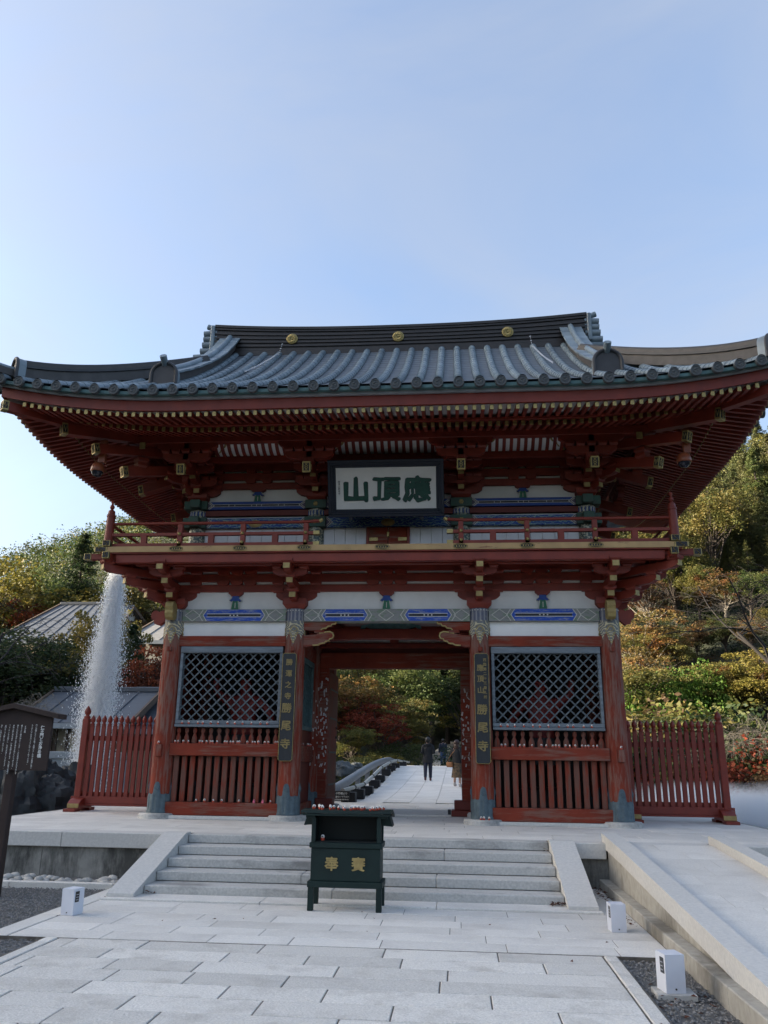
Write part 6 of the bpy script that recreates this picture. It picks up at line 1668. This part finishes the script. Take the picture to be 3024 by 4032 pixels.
F=(np.arange(N)*4)[:,None,None]+np.array([[0,1,3],[1,2,3],[2,0,3],[0,2,1]])[None]
me=bpy.data.meshes.new('fountain_spray'); me.from_pydata(V.tolist(),[],F.reshape(-1,3).tolist()); me.materials.append(M['spray'])
o=link('fountain_spray',me); tag(o,'tall white fountain jet of fine spray behind the picket fence','fountain',None,'stuff')
k=NT('plume_mat'); k.t.nodes.remove(k.b); pv=k.n('ShaderNodeVolumePrincipled'); pv.inputs['Color'].default_value=(.97,.98,1,1); pv.inputs['Density'].default_value=.75; k.l(pv.outputs[0],k.o.inputs['Volume'])
m=MB(); m.lathe([(.30,-1.03),(.42,0),(.46,1.5),(.44,3.2),(.36,4.8),(.25,6.0),(.13,6.8),(.02,7.2)],24)
for i,v in enumerate(m.v):
    d=1+.16*noise.noise((v[0]*1.5,v[1]*1.5,v[2]*.8)); m.v[i]=(v[0]*d-9.95+.02*v[2]-.22*max(0,1-(v[2]+1)/8)**2,v[1]*d+10,v[2])
single('fountain_vapour',m,'plume_mat','soft white vapour inside the tall fountain jet','mist',kind='stuff')
k=NT('mist_mat'); k.t.nodes.remove(k.b); pv=k.n('ShaderNodeVolumePrincipled'); pv.inputs['Color'].default_value=(.95,.97,1,1); pv.inputs['Anisotropy'].default_value=.1
sp=k.n('ShaderNodeSeparateXYZ'); k.l(k.tc.outputs['Object'],sp.inputs[0])
nz=k.noise(.45,3,.6); mr=k.n('ShaderNodeMapRange'); mr.inputs['From Min'].default_value=.95; mr.inputs['From Max'].default_value=-.75; mr.inputs['To Min'].default_value=-.35; mr.inputs['To Max'].default_value=1.0; mr.clamp=False; k.l(sp.outputs['Z'],mr.inputs['Value'])
ad=k.n('ShaderNodeMath',operation='ADD'); k.l(nz,ad.inputs[0]); k.l(mr.outputs[0],ad.inputs[1])
m3=k.n('ShaderNodeMapRange'); m3.inputs['From Min'].default_value=.55; m3.inputs['From Max'].default_value=1.3; m3.inputs['To Max'].default_value=2.2; k.l(ad.outputs[0],m3.inputs['Value']); k.l(m3.outputs[0],pv.inputs['Density']); k.l(pv.outputs[0],k.o.inputs['Volume'])
m=MB().box(6.9,24,-1.0,13.2,-1.04,1.25); single('pond_mist',m,'mist_mat','white mist lying low over the pond beside the fence','mist',kind='stuff')
# ------------------------------------------------------------------ houses on the bank
pm('roof_metal',(.075,.085,.10),(.055,.063,.075),4,.55,stretch=(.3,3,3)); pm('roof_pale',(.22,.215,.205),(.17,.167,.16),4,.6); pm('roof_blue',(.11,.122,.14),(.08,.09,.105),4,.6)
pm('wall_beige',(.42,.36,.26),(.34,.29,.21),3,.85); pm('wall_white',(.60,.58,.53),(.5,.48,.44),3,.85); pm('wall_board',(.12,.08,.055),(.08,.055,.04),4,.8); pm('house_glass',(.03,.035,.04),None,3,.12); pm('trim_grey',(.33,.36,.38),(.25,.28,.3),3,.6)
def house(label,x0,x1,y0,y1,z0,ze,zr,over,roofm,wallm,wins,hip=0.0):
    cx,cy=(x0+x1)/2,(y0+y1)/2; t=thing('house',label,'house',T(cx,cy,z0))
    part('wall',MB().box(x0,x1,y0,y1,z0-1.5,ze),wallm,t)
    g=MB(); g.prism([(y0,ze),(y1,ze),(cy,zr-.15)],'x',x0+.05,x0+.2); g.prism([(y0,ze),(y1,ze),(cy,zr-.15)],'x',x1-.2,x1-.05); part('gable',g,wallm,t)
    sl=(zr-ze)/((y1-y0)/2); 
    for sgn,ya in ((-1,y0-over),(1,y1+over)):
        m=MB(); zb=ze-over*sl; rf=[]
        X0,X1=x0-over,x1+over; m.add([(X0,ya,zb),(X1,ya,zb),(X1-hip,cy,zr),(X0+hip,cy,zr),(X0,ya,zb-.14),(X1,ya,zb-.14),(X1-hip,cy,zr-.14),(X0+hip,cy,zr-.14)],[(0,1,2,3),(7,6,5,4),(0,4,5,1),(1,5,6,2),(2,6,7,3),(3,7,4,0)])
        rf=part('roof',m,roofm,t)
        n=int((X1-X0)/.9)
        for i in range(1,n):
            x=X0+(X1-X0)*i/n; xt=X0+hip+(X1-X0-2*hip)*i/n; part('roof_seam',MB().bar((x,ya,zb+.02),(xt,cy,zr+.02),.05,.05),roofm,rf)
        part('eave_trim',MB().box(X0,X1,ya-.05 if sgn<0 else ya,ya if sgn<0 else ya+.05,zb-.22,zb-.02),'trim_grey',rf)
    part('ridge_cap',MB().box(x0-over+hip,x1+over-hip,cy-.16,cy+.16,zr-.06,zr+.16,.03),'roof_metal',t)
    for sx in (x0-over,x1+over):
        m=MB(); hh=hip if sx<cx else -hip
        for sgn,ya in ((-1,y0-over),(1,y1+over)): m.bar((sx,ya,ze-over*sl-.05),(sx+hh,cy,zr-.05),.10,.26)
        part('verge_board',m,'wall_board',t)
    for (a,b,c,d) in wins:
        w=part('window',MB().box(x0+(x1-x0)*a,x0+(x1-x0)*b,y0-.06,y0-.001,c,d),'wall_board',t); wx0=x0+(x1-x0)*a; wx1=x0+(x1-x0)*b; n=max(2,int((wx1-wx0)/1.0))
        for i in range(n): part('pane',MB().box(wx0+.06+(wx1-wx0-.06)*i/n,wx0+(wx1-wx0-.06)*(i+1)/n,y0-.075,y0-.061,c+.06,d-.06),'house_glass',w)
    return t
def hspan(dx0,dx1,y): return at(dx0*K,1600*K,y).x,at(dx1*K,1600*K,y).x
def hz(dy,y,dx=180): return at(dx*K,dy*K,y).z
x0,x1=hspan(75,255,17); house('low dark grey roofed building behind the notice board and fountain',x0,x1,17,22,hz(1650,17),hz(1545,17),hz(1492,19.5),.7,'roof_metal','wall_beige',[(.06,.22,hz(1632,17),hz(1560,17)),(.72,.9,hz(1625,17),hz(1560,17))])
x0,x1=hspan(275,420,18); house('low grey roofed annex between fountain and corner pillar',x0,x1,18,23,hz(1650,18),hz(1552,18,300),hz(1492,20.5,300),.8,'roof_metal','wall_beige',[(.1,.5,hz(1620,18),hz(1570,18))],0)
x0,x1=hspan(20,165,36); house('grey roofed house high on the bank with a wide gable',x0,x1,36,44,hz(1400,36),hz(1362,36,100),hz(1306,40,100),1.4,'roof_blue','wall_beige',[(.55,.9,hz(1395,36),hz(1370,36))],1.6)
x0,x1=hspan(130,220,46); house('small blue-grey roof showing behind the wide gabled house',x0,x1,46,52,hz(1370,46),hz(1340,46,170),hz(1312,49,170),1.0,'roof_blue','wall_white',[],.8)
x0,x1=hspan(295,420,31); house('pale roofed house beside the corner pillar above the dark conifer',x0,x1,31,37,hz(1420,31,330),hz(1370,31,330),hz(1335,34,330),1.0,'roof_pale','wall_white',[(.05,.4,hz(1395,31,330),hz(1375,31,330))],.6)
hb=bpy.data.objects['house']; x0,x1=hspan(75,255,17)
for f in (.0,.25,.4,.55,.7,1.0): part('wall_post',MB().box(x0+(x1-x0)*f-.07,x0+(x1-x0)*f+.07,16.93,16.998,hz(1650,17)-1.4,hz(1545,17)-.02),'wall_board',hb)
m=MB(); x0,x1=hspan(105,270,14); m.box(x0,x1,14,14.3,hz(1640,14),hz(1624,14),.02); m.box(x0,x1,14.05,14.35,-1.5,hz(1641,14))
single('garden_wall',m,'trim_grey','low grey coping wall before the dark roofed building','wall')
# ------------------------------------------------------------------ bridge beyond the gate
mb=MB(); prev=None
ysb=list(np.arange(6.75,76,.8))
for y in ysb:
    z=bridge_z(y)-.06; wdt=2.25; sh=.06*max(0,y-36); b=len(mb.v); mb.v.extend([(-wdt+sh,y,z),(wdt+.6+sh,y,z),(wdt+.6+sh,y,z-.5),(-wdt+sh,y,z-.5)])
    if prev is not None:
        for a in range(4): c=(a+1)%4; mb.f.append((prev+a,prev+c,b+c,b+a)); mb.m.append(0)
    prev=b
br=struct('bridge',fix(mb),'stone_step')
for j,(xa,xb) in enumerate(((-1.3,-.66),(-.66,.04),(.04,.72),(.72,1.42),(1.42,2.1))):
    y=6.78+(.4 if j%2 else 0)
    while y<40:
        ye=y+.92; a=-1.3-.025*max(0,y-8) if j==0 else xa
        mm=MB(); mm.add([(a+.006,y+.006,bridge_z(y)),(xb-.006,y+.006,bridge_z(y)),(xb-.006,ye-.006,bridge_z(ye)),(a+.006,ye-.006,bridge_z(ye)),(a+.006,y+.006,bridge_z(y)-.05),(xb-.006,y+.006,bridge_z(y)-.05),(xb-.006,ye-.006,bridge_z(ye)-.05),(a+.006,ye-.006,bridge_z(ye)-.05)],[(0,1,2,3),(7,6,5,4),(0,4,5,1),(1,5,6,2),(2,6,7,3),(3,7,4,0)])
        part('paving_slab',mm,'stone',br); y=ye
# curved grey handrail of the bridge and the bamboo guard on black blocks
hr=thing('bridge_handrail','thick curved grey handrail of the arched bridge seen through the passage','handrail',T(-2.15,9,0))
def hrz(y):
    s=(y-8.5)/24; return .26 if s<0 else .26+.80*(math.sin(min(1,s*1.25)*math.pi/2)**1.15 if s<.8 else 1-(s-.8)*.9)
part('rail',MB().tube([(-2.15,y,hrz(y)) for y in np.linspace(7.0,31,36)],.135,12),'handrail',hr,50)
for y in np.linspace(11,29,7): part('baluster_post',MB().box(-2.23,-2.07,y-.08,y+.08,bridge_z(y)-.06,hrz(y)-.09,.01),'handrail',hr)
bf=thing('bamboo_guard','grey bamboo guard rail tied on small black blocks along the bridge','guard rail',T(-1.65,9,0))
bpt=[(-1.70,6.9,.275),(-1.66,9.2,.30),(-1.62,11.2,.33),(-1.62,14,.53),(-1.68,18,.80),(-1.75,23,.97),(-1.78,27.5,1.06),(-1.72,31,1.0),(-1.55,36,.86)]
bpt=[(a,b,max(c,bridge_z(b)+.17)) for a,b,c in bpt]
def bl(t):
    i=min(len(bpt)-2,int(t)); f=t-i; return tuple(bpt[i][q]+(bpt[i+1][q]-bpt[i][q])*f for q in range(3))
for i in range(len(bpt)-1): part('bamboo_pole',MB().tube([bl(i+q/4) for q in range(5)],[.062,.058,.057,.056,.054],10),'bamboo',bf,50)
for i in range(1,len(bpt)): p=bl(i-.08); part('tie',MB().tube([(p[0],p[1]-.05,p[2]),(p[0],p[1]+.05,p[2])],.070,10),'block_black',bf,50)
for i,(x,y) in enumerate(((-1.62,7.6),(-1.60,9.5),(-1.52,11.2),(-1.62,14.6),(-1.7,17.5),(-1.8,21.5),(-1.82,24.6),(-1.84,27.6),(-1.7,31),(-1.6,35))):
    z=bridge_z(y); part('support_block',MB().box(x-.19,x+.19,y-.2,y+.2,z-.05,z+.22,.01),'block_black',bf)
sg=thing('fence_notice','small black sign with white writing by the bamboo guard','sign',T(-1.69,6.78,0))
part('board',MB().box(-1.98,-1.50,6.76,6.80,.03,.275,.004),'block_black',sg)
for s,z,sz in (('この竹柵より',.215,.062),('外に出ないで下さい',.135,.05),('DO NOT ENTER THE FENCE',.065,.034)): m=text_mb(s,sz,.002,.0012); m.xf(T(-1.74,6.756,z)); part('writing',m,'text_white',sg)
for dx in (-1.93,-1.55): part('foot',MB().box(dx-.02,dx+.02,6.73,6.83,0.001,.03),'block_black',sg)
# ------------------------------------------------------------------ people on the bridge
pm('cloth_black',(.010,.011,.013),(.016,.017,.02),9,.9); pm('cloth_navy',(.015,.022,.038),(.022,.03,.05),9,.85); pm('denim',(.07,.12,.24),(.05,.09,.18),9,.85); pm('denim_dark',(.012,.016,.035),None,9,.85)
pm('skin',(.50,.30,.22),None,5,.55); pm('hair',(.012,.009,.008),(.02,.015,.012),20,.5); pm('hair_brown',(.05,.022,.014),(.03,.014,.01),20,.5); pm('skirt_print',(.16,.10,.05),(.03,.025,.02),14,.85); pm('leather_tan',(.30,.13,.045),(.22,.09,.03),8,.6); pm('shoe_dark',(.07,.02,.02),None,5,.6); pm('shoe_light',(.5,.45,.42),None,5,.6)
def person(label,x,y,rot,h,top,leg,shoe,hair,stride,arms,coat=None,skirt=None,hairlong=False):
    s=h/1.70; z=bridge_z(y)+.002; mw=T(x,y,z)@Matrix.Rotation(rot,4,'Z')@Matrix.Scale(s,4); t=thing('person',label,'person',mw)
    # figure faces -y in its own frame
    a=stride
    V=[(0,0,.93,.125),(0,0,1.12,.12),(0,.01,1.32,.15),(0,.01,1.43,.07),(0,-.005,1.50,.052),(0,-.015,1.58,.095),(0,-.01,1.66,.085),
       (-.09,0,.88,.095),(-.10,-.10*a-.02,.50,.066),(-.10,-.22*a+.05*(a<0),.10+.05*max(0,-a)*0,.045),(-.10,-.22*a-.12,.045,.038),
       (.09,0,.88,.095),(.10,.06*a-.02,.50,.066),(.10,.24*a,.12,.045),(.10,.24*a-.11,.05,.038)]
    E=[(0,1),(1,2),(2,3),(3,4),(4,5),(5,6),(0,7),(7,8),(8,9),(9,10),(0,11),(11,12),(12,13),(13,14)]
    for sx,(el,ha) in zip((-1,1),arms):
        b=len(V); V+=[(sx*.16,.01,1.385,.062),(sx*el[0],el[1],el[2],.046),(sx*ha[0],ha[1],ha[2],.034)]; E+=[(2,b),(b,b+1),(b+1,b+2)]
        d=Vector((sx*ha[0]-sx*el[0],ha[1]-el[1],ha[2]-el[2])).normalized()
        hb=len(V); hp_=Vector((sx*ha[0],ha[1],ha[2]))+d*.07; V.append((*hp_,.032)); E.append((b+2,hb))
        sd=Vector((0,1,0)).cross(d).normalized(); fw=d.cross(sd)
        for q in range(4):
            o=(q-1.5)*.018; p1=hp_+d*.045+fw*o; p2=p1+d*(.04-.006*abs(q-1))-sd*sx*.012; b2=len(V); V+=[(*p1,.0095),(*p2,.008)]; E+=[(hb,b2),(b2,b2+1)]
        p1=hp_+fw*.04-d*.01; p2=p1+d*.035+fw*.012; b2=len(V); V+=[(*p1,.010),(*p2,.009)]; E+=[(hb,b2),(b2,b2+1)]
    body=skinned('body',V,E,0,'skin',1,mw,t)
    def cl(n,mb,mt,sm=60): return part(n,mb,mt,t,sm,mw)
    # head features
    hd=MB(); hd.sphere((0,-.118,1.575),.016,7,5,sc=(.8,1.2,1.1)); 
    for sx in (-1,1): hd.sphere((sx*.035,-.098,1.605),.010,6,4); hd.sphere((sx*.098,-.005,1.585),.022,7,5,sc=(.5,.8,1.2))
    hd.box(-.022,.022,-.112,-.10,1.532,1.54); cl('face_features',hd,'skin')
    hm=MB(); hm.sphere((0,.012,1.635),.118,16,10,sc=(.97,1.05,1.02)); hm.v=[(a_,max(b_,-.078) if c_<1.66 else b_,max(c_,1.50)) for a_,b_,c_ in hm.v]
    if hairlong: hm.sphere((0,.055,1.49),.105,14,8,sc=(1.05,.7,1.5))
    cl('hair',hm,hair)
    # legs of trousers, shoes
    for (k0,k1,k2) in ((7,8,9),(11,12,13)):
        if leg: cl('trouser_leg',MB().tube([Vector(V[k0][:3])+Vector((0,0,.03)),V[k0][:3],V[k1][:3],(Vector(V[k1][:3])+Vector(V[k2][:3]))/2,Vector(V[k2][:3])+Vector((0,0,.03))],[.115,.112,.082,.07,.062],12),leg)
        c=Vector(V[k2][:3]); sh=MB(); sh.sphere((c.x,c.y-.045,c.z-.055),.06,10,6,sc=(.8,2.0,.75)); sh.sphere((c.x,c.y+.01,c.z-.01),.055,10,6,sc=(.9,1,1.2)); sh.v=[(p,q,max(r_,.004)) for p,q,r_ in sh.v]; cl('shoe',sh,shoe)
    if coat:
        lo,wd=coat; pr=[(lo,wd),(lo+.12,wd-.01),(.95,.19),(1.12,.185),(1.28,.205),(1.38,.19),(1.44,.115),(1.49,.085)]
        m=MB(); m.lathe([(r_,z_) for z_,r_ in pr],20,sy=.66); cl('coat',m,top)
    for sx,(el,ha) in zip((-1,1),arms): cl('sleeve',MB().tube([(sx*.12,.01,1.40),(sx*.175,.01,1.385),(sx*el[0],el[1],el[2]),(sx*ha[0]*.98,ha[1],ha[2])],[.075,.084,.066,.052],12),top)
    if skirt: cl('skirt',MB().lathe([(.24,.34),(.235,.38),(.20,.62),(.165,.92),(.13,1.0)],22,sy=.75),skirt)
    return t,mw,cl
hang=((.235,.02,1.12),(.26,-.03,.86))
fold=((.25,.05,1.12),(.14,-.22,1.10))
t,mw,cl=person('person in black hooded coat and dark trousers walking away over the bridge',.13,17.95,R(180),1.60,'cloth_black','denim_dark','shoe_dark','hair',.75,(fold,fold),coat=(.72,.235))
cl('hood',MB().sphere((0,.09,1.44),.12,14,8,sc=(1.15,.75,.7)),'cloth_black')
t,mw,cl=person('person in dark pullover and blue jeans walking away beyond the bridge crest',.30,41.5,R(180),1.72,'cloth_navy','denim','shoe_light','hair',.5,(hang,hang),coat=(.90,.19))
t,mw,cl=person('person in black top and long patterned skirt with tan shoulder bag',1.27,15.05,R(150),1.56,'cloth_black',None,'shoe_light','hair_brown',.15,(hang,fold),coat=(.88,.20),skirt='skirt_print',hairlong=True)
b=thing('shoulder_bag','tan leather shoulder bag hanging at the patterned skirt','bag',mw)
part('bag_body',MB().box(.10,.36,.10,.22,.72,.92,.03),'leather_tan',b,mw=mw); part('strap',MB().tube([(.34,.16,.91),(.20,.16,1.15),(.02,.12,1.36),(-.12,.02,1.43)],.012,6),'leather_tan',b,mw=mw)
